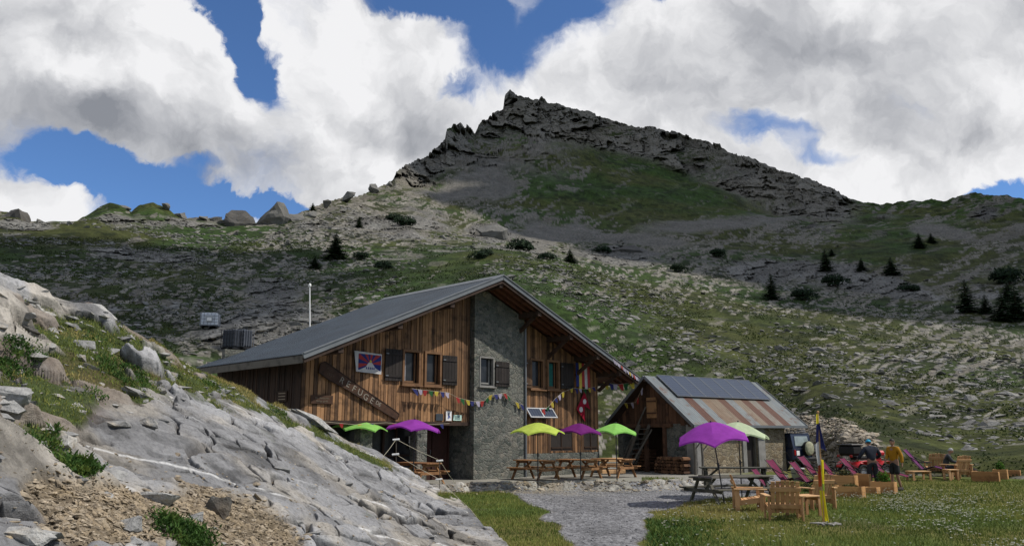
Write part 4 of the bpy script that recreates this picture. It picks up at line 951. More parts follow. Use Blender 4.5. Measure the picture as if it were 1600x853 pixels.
def umbrella(label, base, h, rad, mat, spin=0, tilt=(0, 0), drop=.36, group='parasols round the refuge', lean=(0, 0)):
    u = thing('parasol', label, 'parasol', base, 0, group)
    ax = Vector((lean[0], lean[1], h)); m = MB(); m.tube([(0, 0, -.15), ax * .45, ax * .98], [.022, .02, .016], 8); m.build('pole', M_blackm, u)
    m = MB(); m.tube([ax * .44, ax * .50], .034, 8); m.tube([ax * .47, ax * .47 + Vector((.07, .0, .0))], .012, 6); m.build('tilt_joint', M_blackm, u)
    T = Euler((tilt[0], tilt[1], spin)).to_matrix(); n_ = 6; na = 10; nr = 8
    def P(ang, t):
        k = (ang / (2 * math.pi / n_)) % 1.0; e = abs(2 * k - 1)                 # e=1 on a rib, 0 between ribs
        flat = math.cos(math.pi / n_) / math.cos((k - .5) * 2 * math.pi / n_)
        r = rad * t * (flat * (.93 + .07 * e)); z = -drop * (t ** 1.55) + (1 - e * e) * .11 * t ** 3 * rad
        return Vector((math.cos(ang) * r, math.sin(ang) * r, z))
    vs = [Vector((0, 0, .0))]; fs = []
    N_ = n_ * na
    for i in range(1, nr + 1):
        for j in range(N_): vs.append(P(2 * math.pi * j / N_, i / nr))
    for j in range(N_):
        fs.append((0, 1 + j, 1 + (j + 1) % N_))
        for i in range(nr - 1):
            a = 1 + i * N_; b = a + N_; fs.append((a + j, b + j, b + (j + 1) % N_, a + (j + 1) % N_))
    # hanging valance along the rim
    b0 = len(vs); rim = 1 + (nr - 1) * N_
    for j in range(N_): vs.append(vs[rim + j] * 1.004 + Vector((0, 0, -.045)))
    for j in range(N_): fs.append((rim + j, b0 + j, b0 + (j + 1) % N_, rim + (j + 1) % N_))
    m = MB(); m.add([T @ p + ax for p in vs], fs, .5, True); c = m.build('canopy', mat, u, fix=False)
    md = c.modifiers.new('edges', 'EDGE_SPLIT'); md.split_angle = R(22)
    for i in range(n_):
        m = MB(); m.tube([T @ (P(2 * math.pi * i / n_, t) + Vector((0, 0, -.015))) + ax for t in (.03, .35, .7, .98)], .008, 5); m.build('rib', M_blackm, u)
    m = MB(); m.ball(ax + T @ Vector((0, 0, .02)), .03); m.build('finial', M_blackm, u)
    return u
def px_size(p, px): return px * p.y / F
def aim(px, py, D): return aty(px, py, D)
p = aim(562, 654, 29.0); umbrella('apple green parasol beside the rock, left of a purple parasol', (p.x, p.y, 0), p.z, 1.02, U_GREEN, .25, (.05, .04), .37)
p = aim(648, 655, 28.2); umbrella('purple parasol in front of the entrance door and glazing', (p.x, p.y, 0), p.z, 1.02, U_PURP, .55, (.04, .06), .37)
p = aim(840, 660, 29.6); umbrella('lime yellow parasol over a picnic table beside the stone tower', (p.x, p.y, 0), p.z, 1.0, U_LIME, .15, (.06, .0), .37)
p = aim(906, 661, 31.2); umbrella('small plum parasol between the lime and the green parasols', (p.x, p.y, 0), p.z, .92, U_PLUM, .5, (.05, .02), .38)
p = aim(962, 661, 31.6); umbrella('apple green parasol at the end of the terrace near the hut', (p.x, p.y, 0), p.z, .92, U_GREEN, .35, (.06, .03), .38)
p = aim(1128, 658, 22.9); b = on_ground(1133, 788); umbrella('large purple parasol standing through the front grey picnic table', (b.x, b.y, b.z), p.z - b.z, 1.14, U_PURP, .3, (.10, -.14), .52, lean=(p.x - b.x, .1))
p = aim(1153, 659, 26.4); z = gz(p.x, p.y); umbrella('pale green parasol half hidden behind the large purple one', (p.x, p.y, z), p.z - z, 1.06, U_PALE, .1, (.04, .06), .46)

def picnic_table(label, loc, rotz, L=1.8, W=.72, SW=1.45, h=.74, mat=M_table, group='brown picnic tables on the terrace', planks=5):
    t = thing('picnic_table', label, 'picnic table', loc, rotz, group)
    m = MB()
    for i in range(planks): m.bev((0, -W / 2 + W * (i + .5) / planks, h - .02), (L, W / planks - .012, .042), .005, None, random.random())
    m.build('tabletop', mat, t)
    for s in (-1, 1):
        m = MB()
        for k in (0, 1): m.bev((0, s * (SW / 2 - .07 - .135 * k), .44), (L, .125, .042), .005, None, random.random())
        m.build('bench_seat', mat, t)
    for e in (-1, 1):
        x = e * (L / 2 - .22)
        for s in (-1, 1):
            m = MB(); m.beam((x, s * .62, 0.0), (x, s * .22, h - .05), .045, .10, random.random(), (1, 0, 0)); m.build('leg', mat, t)
        m = MB(); m.bev((x + e * .046, 0, .38), (.045, SW - .06, .095), .005); m.build('cross_bar', mat, t)
        m = MB(); m.bev((x + e * .046, 0, h - .085), (.045, W - .04, .085), .005); m.build('top_bar', mat, t)
        m = MB(); m.beam((x - e * .05, 0, .40), (x - e * .45, 0, h - .06), .045, .07); m.build('brace', mat, t)
    return t
vdir = Vector((-math.sin(R(45)), math.cos(R(45)), 0))
for lab, px, py in (('brown picnic table in front of the stone tower under the lime parasol', 857, 750), ('brown picnic table second from the hut, under the plum parasol', 924, 748), ('brown picnic table nearest the hut under the green parasol', 979, 746), ('brown picnic table by the glazed entrance, half hidden by the rock', 683, 753)):
    q = atz(px, py, 0.0)
    if px < 700: q = aty(672, 752, 28.9); q.z = 0
    q = q + vdir * .68; picnic_table(lab, (q.x, q.y, .005), R(135))
a = on_ground(1101, 787); b = on_ground(1182, 779)
def weathered(label, px0, py0, px1, py1, L, top):
    a = on_ground(px0, py0); b = on_ground(px1, py1); mid = (a + b) / 2; ang = math.atan2(b.y - a.y, b.x - a.x)
    t = picnic_table(label, (mid.x, mid.y, mid.z), ang, L, .85, 1.75, top, M_weath, 'weathered grey picnic tables on the gravel', 6); return t
weathered('weathered grey picnic table holding the large purple parasol', 1096, 787, 1192, 782, 2.65, .78)
weathered('weathered grey picnic table behind the front one, beside the hut', 1112, 765, 1186, 762, 2.5, .78)

# chunky pine lounge chairs and low tables
def lounge_chair(label, loc, rotz, group='pine lounge chairs'):
    """faces local -y"""
    t = thing('lounge_chair', label, 'chair', loc, rotz, group)
    for s in (-1, 1):
        m = MB(); m.bev((s * .375, -.30, .275), (.035, .12, .55), .004, None, random.random()); m.build('front_leg', M_pine_z, t)
        m = MB(); m.bev((s * .375, .33, .275), (.035, .12, .55), .004, None, random.random()); m.build('rear_leg', M_pine_z, t)
        m = MB(); m.bev((s * .385, -.01, .565), (.13, .84, .03), .004, None, .9); m.build('armrest', M_pine, t)
        m = MB(); m.beam((s * .34, -.32, .30), (s * .34, .36, .20), .035, .12, random.random()); m.build('side_rail', M_pine, t)
    m = MB()
    for i in range(6): y = -.30 + i * .098; m.bev((0, y, .355 - (y + .3) * .15), (.66, .086, .025), .004, (R(-8), 0, 0), random.random())
    m.build('seat', M_pine, t)
    m = MB()
    for i in range(6): x = -.275 + i * .11; m.beam((x, .19, .18), (x, .44, .93 - .012 * abs(i - 2.5)), .092, .022, random.uniform(.2, .9), (0, 1, 0), .004)
    bk = m.build('backrest', M_pine_z, t)
    for y, z in ((.40, .72), (.26, .33)):
        m = MB(); m.bev((0, y + .012, z), (.70, .03, .10), .004, (R(-18), 0, 0), .55); m.build('back_rail', M_pine, bk)
    m = MB(); m.bev((0, -.345, .27), (.72, .025, .14), .004, None, .6); m.build('front_rail', M_pine, t)
    return t
def low_table(label, loc, rotz, L=.62, W=.52, h=.46, group='small pine side tables'):
    t = thing('side_table', label, 'table', loc, rotz, group); m = MB()
    for i in range(4): m.bev((0, -W / 2 + W * (i + .5) / 4, h - .015), (L, W / 4 - .008, .03), .004, None, random.uniform(.5, 1))
    m.build('tabletop', M_pine, t)
    for x in (-1, 1):
        for y in (-1, 1):
            m = MB(); m.bev((x * (L / 2 - .05), y * (W / 2 - .04), (h - .03) / 2), (.09, .035, h - .03), .004, None, random.random()); m.build('leg', M_pine_z, t)
        m = MB(); m.bev((x * (L / 2 - .05), 0, h - .08), (.03, W - .12, .08), .004); m.build('apron', M_pine, t)
    return t
def place(px, py): return on_ground(px, py)
q = place(1225, 812); lounge_chair('pine lounge chair with its slatted back to the viewer, nearest the grass', q, R(172))
q = place(1171, 797); lounge_chair('pine lounge chair facing right beside the weathered tables', q, R(80))
q = place(1273, 795); lounge_chair('pine lounge chair just left of the yellow flagpole', q, R(-158))
q = place(1256, 806); low_table('small pine table right beside the nearest lounge chair', q, R(20), .7, .55, .50)
q = place(1226, 783); low_table('small pine table between the three front lounge chairs', q, R(10), .75, .6, .46)
q = place(1497, 748); lounge_chair('pine lounge chair with its back to the viewer at the far end of the lawn', q, R(195), 'pine lounge chairs')
q = place(1464, 742); lounge_chair('dark reddish lounge chair left of the seated person', q, R(165), 'pine lounge chairs')
q = place(1487, 750); low_table('small pine stool between the two far lounge chairs', q, R(10), .45, .4, .42)
q = place(1436, 750); low_table('low pine table under the far purple deck chair', q, R(8), .8, .5, .36)

M_sling = cloth_mat('burgundy_sling', (.15, .022, .06), .2); M_slingp = cloth_mat('purple_sling', (.13, .022, .11), .2)
def deck_chair(label, loc, rotz, mat=M_sling, k=1.0):
    """low folding chair facing local +x"""
    t = thing('deck_chair', label, 'deck chair', loc, rotz, 'burgundy deck chairs on the grass'); W = .29
    back, hip, knee, foot = Vector((-.52, 0, .98)), Vector((.06, 0, .30)), Vector((.42, 0, .40)), Vector((.80, 0, .30))
    pts = [back, back.lerp(hip, .35) + Vector((0, 0, -.02)), back.lerp(hip, .75) + Vector((-.01, 0, -.03)), hip + Vector((0, 0, -.02)), hip.lerp(knee, .5) + Vector((0, 0, -.02)), knee, foot]
    m = MB(); vs = []
    for p in pts:
        for y in (-W, -W / 3, W / 3, W): vs.append(p + Vector((0, y, -.02 * (abs(y) < W * .5))))
    m.add(vs, [(i * 4 + j, i * 4 + j + 1, i * 4 + j + 5, i * 4 + j + 4) for i in range(len(pts) - 1) for j in range(3)], .5, True); s = m.build('sling', mat, t, fix=False)
    sd = s.modifiers.new('thick', 'SOLIDIFY'); sd.thickness = .008
    for sgn in (-1, 1):
        y = sgn * (W + .015)
        m = MB(); m.tube([back + Vector((0, y, .02)), hip + Vector((.02, y, 0)), Vector((.34, y, .02))], .014, 6); m.build('back_leg', M_blackm, t)
        m = MB(); m.tube([foot + Vector((.02, y, 0)), knee + Vector((0, y, .01)), hip + Vector((.0, y, -.01)), Vector((-.36, y, .02))], .014, 6); m.build('seat_rail', M_blackm, t)
        m = MB(); m.tube([Vector((-.28, y, .72)), Vector((.02, y, .56)), Vector((.30, y, .52))], .016, 6); m.build('armrest', M_blackm, t)
    m = MB(); m.tube([(-.36, -W, .02), (-.36, W, .02)], .013, 6); m.build('stretcher', M_blackm, t)
    t.scale = (k, k, k); return t
for lab, px, py, a, k, mt in (('burgundy deck chair left of the others, behind the weathered table', 1197, 769, -40, .8, M_sling), ('burgundy deck chair in front of the hut wall beside the car', 1226, 764, -44, 1.05, M_sling),
        ('burgundy deck chair in front of the white tub', 1262, 766, -40, 1.0, M_sling), ('burgundy deck chair with the tallest back, behind the white tub', 1277, 760, -42, 1.1, M_sling),
        ('burgundy deck chair just right of the flagpole', 1306, 761, -42, .9, M_sling), ('burgundy deck chair behind the left planters, before the quad bike', 1340, 758, -42, 1.0, M_sling),
        ('burgundy deck chair behind the two standing people', 1384, 755, -42, .95, M_sling), ('purple deck chair reclining at the far end of the lawn', 1441, 746, -38, 1.15, M_slingp), ('burgundy deck chair folded low behind the pine table', 1297, 772, -30, .7, M_sling)):
    deck_chair(lab, place(px, py), R(a), mt, k)

# planters
M_plank = wood('planter_boards', (.22, .10, .035), (.50, .28, .11), 'x', .75, .2)
M_soil = plain('potting_soil', (.03, .022, .015), .95, .3, 20)
def planter(label, loc, rotz, L, W, h, group):
    t = thing('planter', label, 'planter', loc, rotz, group); th = .028
    for y in (-1, 1):
        m = MB()
        for k in range(2): m.bev((0, y * (W / 2 - th / 2), h * (k + .5) / 2), (L, th, h / 2 - .006), .003, None, random.random())
        m.build('long_side', M_plank, t)
    for x in (-1, 1):
        m = MB()
        for k in range(2): m.bev((x * (L / 2 - th / 2), 0, h * (k + .5) / 2), (th, W - 2 * th - .002, h / 2 - .006), .003, None, random.uniform(.6, 1))
        m.build('end_board', M_plank, t)
    m = MB(); m.box((0, 0, h - .05), (L - 2 * th, W - 2 * th, .03)); m.build('soil', M_soil, t); return t
PL = []
for lab, px, py, a, L, W, h, g in (('long planter box nearest the flagpole', 1329, 777, -40, .85, .42, .36, 'front planter boxes'), ('narrow planter box in the middle of the front row', 1363, 773, -40, .42, .42, .26, 'front planter boxes'), ('planter box with bright green herbs, right end of the front row', 1382, 770, -40, .75, .42, .38, 'front planter boxes'),
        ('planter box with wilted plants behind the front row', 1322, 765, -40, .75, .4, .5, 'front planter boxes'), ('tall planter box behind the middle of the front row', 1350, 763, -40, .5, .4, .52, 'front planter boxes'), ('planter box standing beside the person in the yellow shirt', 1384, 762, -40, .5, .4, .55, 'front planter boxes'),
        ('long planter box on the far lawn, left of its row', 1541, 752, -36, .9, .45, .37, 'far planter boxes'), ('square planter box with a leafy plant on the far lawn', 1564, 748, -36, .5, .45, .37, 'far planter boxes'), ('planter box at the right end of the far row', 1582, 746, -36, .6, .4, .3, 'far planter boxes')):
    q = place(px, py); PL.append((planter(lab, q, R(a), L, W, h, g), q, h))

# flagpole with a long vertical prayer banner
q = place(1287, 819); FPZ = aty(1278, 645, q.y).z - q.z; fp_x = aty(1278, 645, q.y).x - q.x
fp = thing('flagpole', 'thin leaning wooden flagpole at the edge of the lawn', 'flagpole', q)
m = MB(); m.tube([(0, 0, -.1), (fp_x * .5, 0, FPZ * .5), (fp_x, 0, FPZ)], [.026, .022, .016], 8); m.build('pole', M_pine_z, fp)
m = MB(); m.ball((fp_x, 0, FPZ + .02), .03); m.build('pole_tip', M_pine_z, fp)
bn = thing('prayer_banner', 'vertical cloth banner of dark blue, white, red and yellow strips on the flagpole', 'banner', q)
FC = {k: cloth_mat('banner_' + k, c, .4) for k, c in (('blue', (.03, .035, .13)), ('white', (.55, .56, .56)), ('red', (.45, .09, .03)), ('green', (.30, .42, .06)), ('yellow', (.72, .62, .03)))}
def banner_strip(key, z0, z1, w0, w1, side, droop=0):
    """cloth from z1 (top, width w1) down to z0 (width w0) on one side of the pole"""
    n_ = 10; mm = 8; vs = []; fs = []
    for i in range(n_ + 1):
        t = i / n_; z = z0 + (z1 - z0) * t; cx = fp_x * z / FPZ; w = w0 + (w1 - w0) * t
        for j in range(mm + 1):
            s = j / mm; vs.append((cx + side * w * s, -.02 + .06 * math.sin(s * 5 + z * 4) * s + .02 * s, z - droop * s * s * (.7 + .3 * math.sin(z * 5))))
    for i in range(n_):
        for j in range(mm): a = i * (mm + 1) + j; fs.append((a, a + 1, a + mm + 2, a + mm + 1))
    m = MB(); m.add(vs, fs, .5, True); m.build('cloth_strip', FC[key], bn, fix=False)
H_ = FPZ
banner_strip('yellow', .08, .30 * H_, .10, .07, 1, .03); banner_strip('yellow', .08, .30 * H_, .03, .03, -1, .0); banner_strip('green', .30 * H_, .36 * H_, .08, .08, 1, .02); banner_strip('yellow', .36 * H_, .58 * H_, .08, .05, 1, .02)
banner_strip('red', .34 * H_, .53 * H_, .05, .08, -1, .05); banner_strip('white', .50 * H_, .74 * H_, .07, .13, -1, .10); banner_strip('blue', .68 * H_, .91 * H_, .13, .03, 1, .08); banner_strip('blue', .74 * H_, .91 * H_, .09, .02, -1, .04); banner_strip('yellow', .90 * H_, .99 * H_, .03, .02, -1, .0)

# electric rope fence on the rock edge
ef = thing('rope_fence', 'two thin fence posts with white insulators and sagging cords on the rock edge', 'fence', aty(650, 745, 21.3))
efo = Vector(ef.location); P1, P2 = aty(619, 686, 20.6), aty(687, 719, 21.2)
b1, b2 = aty(619, 735, 20.6), aty(687, 772, 21.2); p3 = aty(713, 757, 22.5); p4 = aty(596, 716, 20.0); i1, i2 = aty(618, 709, 20.6), aty(686, 748, 21.2); p5 = aty(780, 850, 18.0); p6 = aty(735, 795, 19.5)
M_cord = plain('pale_cord', (.42, .38, .28), .8, .1)
for a, b in ((P1, b1), (P2, b2)):
    m = MB(); m.tube([b - efo, a - efo], .009, 6); m.build('post', M_greywood, ef)
for i in (P1, P2, i1, i2):
    m = MB(); m.tube([i - efo + Vector((-.085, 0, -.015)), i - efo + Vector((.085, 0, .0))], .024, 8); m.build('insulator', M_white, ef)
for a, b in ((P1, P2), (P2, p3), (P1, p4), (i1, i2), (i2, p6), (p6, p5)):
    mid = (a + b) / 2 + Vector((0, 0, -.02)); m = MB(); m.tube([a - efo, mid - efo, b - efo], .0055, 5); m.build('cord', M_cord, ef)
# ------------------------------------------------------------------ things on and round the two buildings
random.seed(23)
def rp(x, y, z):  # refuge facade coordinates -> world
    c, s = math.cos(R(45)), math.sin(R(45)); return Vector((RO.x + x * c - y * s, RO.y + x * s + y * c, z))
def hp(x, y, z):
    c, s = math.cos(HROT), math.sin(HROT); return Vector((HC.x + x * c - y * s, HC.y + x * s + y * c, z))
M_sign = wood('carved_sign_wood', (.022, .011, .006), (.085, .042, .022), 'x', .7, .3)
M_letter = plain('pale_sign_letters', (.38, .34, .27), .8, .25, 20)
def text(name, body, size, mat, parent, loc, rot=(R(90), 0, 0), ext=.004, align='CENTER', off=0.0):
    c = bpy.data.curves.new(name, 'FONT'); c.body = body; c.size = size; c.extrude = ext; c.align_x = align; c.align_y = 'CENTER'; c.offset = off
    o = bpy.data.objects.new(name, c); COL.objects.link(o); bpy.context.view_layer.update()
    me = bpy.data.meshes.new_from_object(o.evaluated_get(bpy.context.evaluated_depsgraph_get())); bpy.data.objects.remove(o)
    me.materials.clear(); me.materials.append(mat); o = bpy.data.objects.new(name, me); COL.objects.link(o); o.parent = parent; o.location = loc; o.rotation_euler = rot; return o
# long slanting carved board
A0, A1 = Vector((-7.0, 0, 4.0)), Vector((-3.62, 0, 2.36)); L_ = (A1 - A0).length; an = math.atan2(A1.z - A0.z, A1.x - A0.x)
sg = thing('carved_sign', 'long slanting dark carved board with the word REFUGE in pale letters', 'sign', rp(*((A0 + A1) / 2 + Vector((0, .04, 0)))), rot=Matrix.Rotation(R(45), 3, 'Z').to_4x4().to_3x3().to_euler())
sg.rotation_euler = (Matrix.Rotation(R(45), 3, 'Z') @ Matrix.Rotation(-an, 3, 'Y')).to_euler()
top_ = [(-L_ / 2, .10), (-L_ / 2 + .12, .24), (-L_ / 2 + .5, .23), (-.6, .19), (0, .17), (.8, .15), (L_ / 2 - .3, .13), (L_ / 2, .10)]; bot = [(L_ / 2, -.12), (L_ / 2 - .5, -.15), (.4, -.16), (-.5, -.17), (-L_ / 2 + .6, -.23), (-L_ / 2 + .1, -.2)]
m = MB(); m.prism(top_ + bot, 'y', -.03, .03); bd = m.build('board', M_sign, sg)
m = MB(); out_ = top_ + bot
for (a, b) in zip(out_, out_[1:] + out_[:1]): m.beam((a[0], -.034, a[1]), (b[0], -.034, b[1]), .014, .03)
m.build('carved_rim', M_dkboard, sg)
for i, ch in enumerate('REFUGE'): text('letter', ch, .31, M_letter, sg, (-L_ / 2 + 1.02 + i * .285, -.034, -.005 - .01 * i + (.02 if i % 2 else 0)), (R(90), R((5, -3, 2, -6, 3, 4)[i]), 0), .006)
text('letter', 'DE', .20, M_letter, sg, (-L_ / 2 + 2.75, -.034, .0)); 
M_faint = plain('worn_sign_letters', (.16, .11, .075), .8, .2, 20)
text('lettering', '1957', .15, M_faint, sg, (-L_ / 2 + .52, -.034, -.07)); text('lettering', 'alt. m', .12, M_faint, sg, (-L_ / 2 + .42, -.034, .09))
s2 = thing('wooden_sign', 'small brown wooden notice board with two lines of pale writing on the cladding', 'sign', rp(-6.82, .05, 2.88), R(45))
m = MB(); m.bev((0, 0, 0), (.86, .04, .29), .01); m.build('board', M_sign, s2)
M_dimlet = plain('dim_sign_letters', (.26, .21, .15), .8, .15, 20)
for k, tx in enumerate(('Bar  Restaurant', 'Refuge gardé')): text('lettering', tx, .085, M_dimlet, s2, (0, -.024, .05 - .1 * k))
s3 = thing('wooden_sign', 'small dark sign on the shaded side wall of the refuge', 'sign', rp(-7.66, 1.2, 3.0), R(135 + 180 - 180))
s3.rotation_euler = (0, 0, R(45 - 90)); m = MB(); m.bev((0, 0, 0), (.62, .03, .36), .006); m.build('board', M_dkboard, s3)
for k in range(3):
    m = MB(); m.box((0, -.018, .1 - .1 * k), (.45, .006, .025)); m.build('lettering', M_dimlet, s3)

# flags on the facade
def face_mat(name, col): return cloth_mat(name, col, .25)
fl = thing('wall_flag', 'square flag with red and blue rays and a white mountain, pinned to the cladding', 'flag', rp(-5.0, .02, 4.22), R(45))
W_, H2 = 1.14, .72
mw = face_mat('flag_white', (.62, .62, .60)); mb_ = face_mat('flag_blue', (.035, .05, .20)); mr = face_mat('flag_red', (.42, .06, .06)); my = face_mat('flag_yellow', (.65, .52, .10))
skew = lambda x, z: (x, 0, z - .02 * x)
def patch(poly, y, mat, name, parent, f=skew):
    m = MB(); vs = [f(x, z) for x, z in poly]; vs = [(a, b + y, c) for a, b, c in vs]; n_ = len(vs)
    m.add(vs + [(a, b + .003, c) for a, b, c in vs], [list(range(n_)), list(range(n_, 2 * n_))[::-1]] + [(i, n_ + i, n_ + (i + 1) % n_, (i + 1) % n_) for i in range(n_)]); return m.build(name, mat, parent)
patch([(-W_ / 2 - .04, H2 / 2 + .03), (W_ / 2, H2 / 2), (W_ / 2, -H2 / 2), (-W_ / 2 + .06, -H2 / 2 + .03)], 0, mw, 'field', fl)
X0, X1, Z0, Z1 = -W_ / 2 + .14, W_ / 2 - .03, -H2 / 2 + .1, H2 / 2 - .05; cx_, cz_ = (X0 + X1) / 2 + .02, -.02
def clip_ray(a):
    dx, dz = math.cos(a), math.sin(a); k = 9
    if dx > 1e-6: k = min(k, (X1 - cx_) / dx)
    if dx < -1e-6: k = min(k, (X0 - cx_) / dx)
    if dz > 1e-6: k = min(k, (Z1 - cz_) / dz)
    if dz < -1e-6: k = min(k, (Z0 - cz_) / dz)
    return (cx_ + dx * k, cz_ + dz * k)
patch([(X0, Z0), (X0, Z1), (X1, Z1), (X1, Z0)], -.0035, mb_, 'ground', fl)
for i in range(12):
    a0 = R(-20 + i * 220 / 12); a1 = R(-20 + (i + 1) * 220 / 12)
    poly = [(cx_, cz_)]; pts = [clip_ray(a0 + (a1 - a0) * t) for t in (0, .5, 1)]; patch((poly + pts)[::-1], -.006, mr if i % 2 else mb_, 'ray', fl)
patch([(X0 + .02, Z0 - .01), (cx_ - .2, -.15), (cx_ - .07, .02), (cx_, .06), (cx_ + .07, .02), (cx_ + .22, -.16), (X1 - .02, Z0 - .01)][::-1], -.011, mw, 'mountain', fl)
m = MB(); m.ball((cx_, -.02, .06), .05, 10, 6, (1, .2, 1)); m.build('sun', my, fl)
for dx in (-.16, -.08, .0, .08, .16): patch([(cx_ + dx - .025, -.22), (cx_ + dx + .025, -.22), (cx_ + dx + .02, -.16), (cx_ + dx, -.13), (cx_ + dx - .02, -.16)], -.016, mb_, 'emblem', fl)
nf = thing('pennant_flag', 'crimson double pennant flag with white moon and sun hanging on the cladding', 'flag', rp(6.75, -.02, 2.85), R(45))
mc = face_mat('flag_crimson', (.30, .012, .03)); fl0 = lambda x, z: (x, -.01 * math.sin(z * 6), z)
patch([(.16, .80), (.55, -.02), (.12, .15), (.16, -.56), (-.44, .0), (-.16, .36)], 0, mc, 'field', nf, fl0)
for (x, z, r) in ((.13, .34, .12), (-.13, -.02, .125)):
    m = MB(); m.lathe([(1e-4, 0), (r, 0)], 14, (x, -.016, z), Matrix.Rotation(R(90), 3, 'X')); m.build('disc', mw, nf)
sb = thing('striped_banner', 'vertical banner of dark blue, yellow, red and white stripes beside the right window', 'banner', rp(6.72, -.05, 4.3), R(45))
for i, k in enumerate(('blue', 'yellow', 'red', 'white', 'red')):
    x = -.45 + i * .2; m = MB(); m.add([(x, -.02 * math.sin(i), .62), (x + .19, -.02 * math.sin(i), .62), (x + .19, -.03, -.45 - .1 * (i % 2)), (x, -.03, -.45 - .1 * (i % 2))], [(0, 1, 2, 3)]); m.build('stripe', {'blue': mb_, 'yellow': my, 'red': mr, 'white': mw}[k], sb, fix=False)
# strings of small prayer flags
PF = {'b': face_mat('prayer_blue', (.025, .03, .12)), 'w': face_mat('prayer_white', (.34, .31, .38)), 'r': face_mat('prayer_red', (.28, .03, .028)), 'g': face_mat('prayer_green', (.018, .085, .03)), 'y': face_mat('prayer_yellow', (.38, .30, .04))}
def flag_string(label, pts, seq, size=.27, shape=None):
    o = thing('prayer_flag_string', label, 'bunting', pts[0]); o0 = Vector(pts[0]); P = [Vector(p) - o0 for p in pts]
    m = MB(); m.tube(P, .006, 4); m.build('string', M_cord, o)
    lens = [0]; 
    for a, b in zip(P, P[1:]): lens.append(lens[-1] + (b - a).length)
    def at_(s):
        for i in range(len(P) - 1):
            if s <= lens[i + 1] + 1e-6: return P[i].lerp(P[i + 1], (s - lens[i]) / max(1e-6, lens[i + 1] - lens[i]))
        return P[-1]
    n_ = len(seq); st = lens[-1] / n_
    for i, k in enumerate(seq):
        if k == ' ': continue
        s0 = st * (i + .12); s1 = min(lens[-1], s0 + min(size * 1.05, st * .85)); a, b = at_(s0), at_(s1); h = size * random.uniform(.95, 1.25); sw = random.uniform(-.06, .06); out = Vector((math.sin(R(45)), -math.cos(R(45)), 0)) * random.uniform(.0, .1)
        dn = Vector((0, 0, -h)) + out; e = (b - a).normalized() * sw
        vs = [a, b, b.lerp(a, .06) + dn * .5 + e, b.lerp(a, .28 if i % 3 else .12) + dn + e, a.lerp(b, .28 if i % 3 else .5) + dn * 1.02 + e, a.lerp(b, .08) + dn * .5 + e]
        m = MB(); m.add(vs, [(0, 1, 2, 5), (5, 2, 3, 4)], .5, True); m.build('prayer_flag', PF[k], o, fix=False)
def fp_(px, py, y=-.2):  # picture position on a plane parallel to the facade
    d = ray(px, py); n = (math.sin(R(45)), -math.cos(R(45))); o = rp(0, y, 0); k = (o.x * n[0] + o.y * n[1]) / (d[0] * n[0] + d[1] * n[1]); return Vector((d[0] * k, d[1] * k, EYE + d[2] * k))
flag_string('string of small prayer flags sagging from the left windows across the stone tower', [fp_(643, 607), fp_(670, 610), fp_(700, 613), fp_(715, 621), fp_(740, 627), fp_(757, 626), fp_(765, 617), fp_(790, 614), fp_(802, 626), fp_(818, 633)], 'bwrgybw rgybwrgybwrg yb', .19)
flag_string('short string of prayer flags rising over the wall solar panel to the right window', [fp_(846, 640), fp_(856, 636), fp_(868, 622), fp_(880, 612), fp_(896, 606), fp_(912, 608), fp_(930, 604)], 'rgybwy ybwgyb', .18)
flag_string('string of prayer flags in the shade under the right eaves', [rp(7.9, -.3, 4.12), rp(8.5, -.6, 4.0), rp(9.1, -1.2, 4.1)], 'ybwrgy', .26)
flag_string('faded prayer flags tied along the lower right roof edge', [rp(7.2, -1.45, roof_z(7.2) - .06), rp(8.2, -1.45, roof_z(8.2) - .1), rp(9.1, -1.45, roof_z(9.1) - .06)], 'wwwwrwwwywrww', .16)
flag_string('string of pale prayer flags below the hut gable', [hp(-.5, 3.9, hz(3.9) - .15), hp(-.6, 3.0, 3.2), hp(-.5, 2.6, 3.9)], 'y w r w', .24)
flag_string('row of small prayer flags under the overhang behind the two left parasols', [rp(-6.9, -.02, 2.16), rp(-5.5, -.02, 2.06), rp(-4.2, -.02, 2.14), rp(-2.8, -.02, 2.06), rp(-1.2, -.02, 2.14)], 'w  r  y b   r  g  w  b ', .15)
# wall solar panel, notices
M_alu = plain('dull_aluminium', (.30, .31, .32), .5, .1, 5, .4, .3)
ws = thing('wall_solar_panel', 'small two pane solar panel tilted on the right cladding', 'solar panel', rp(3.8, -.22, 2.62), R(45))
ws.rotation_euler = (Matrix.Rotation(R(45), 3, 'Z') @ Matrix.Rotation(R(-38), 3, 'X')).to_euler()
for s in (-1, 1):
    m = MB(); m.box((s * .415, 0, 0), (.74, .02, .42)); m.build('cell_pane', M_cells, ws)
m = MB()
for s in (-1, 0, 1): m.box((s * .81, -.004, 0), (.055 if s else .07, .04, .52))
for z in (-.235, .235): m.box((-.4, -.004, z), (.74, .039, .05)); m.box((.4, -.004, z), (.74, .039, .05))
m.build('panel_frame', M_alu, ws)
def notice(label, px0, py0, px1, py1, mat, body=None, bm_=None, y=.07):
    d0, d1 = fp_(px0, py0, y), fp_(px1, py1, y); c = (d0 + d1) / 2; w = (Vector((d1.x, d1.y, 0)) - Vector((d0.x, d0.y, 0))).length; h = abs(d0.z - d1.z)
    o = thing('notice_board', label, 'notice', c, R(45)); m = MB(); m.bev((0, 0, 0), (w, .025, h), .004); m.build('board', mat, o)
    if bm_: bm_(o, w, h)
    return o
M_slate = plain('slate_board', (.035, .045, .055), .6); M_mint = plain('mint_paper', (.40, .56, .48), .7); M_inkb = plain('blue_ink', (.03, .06, .22), .7)
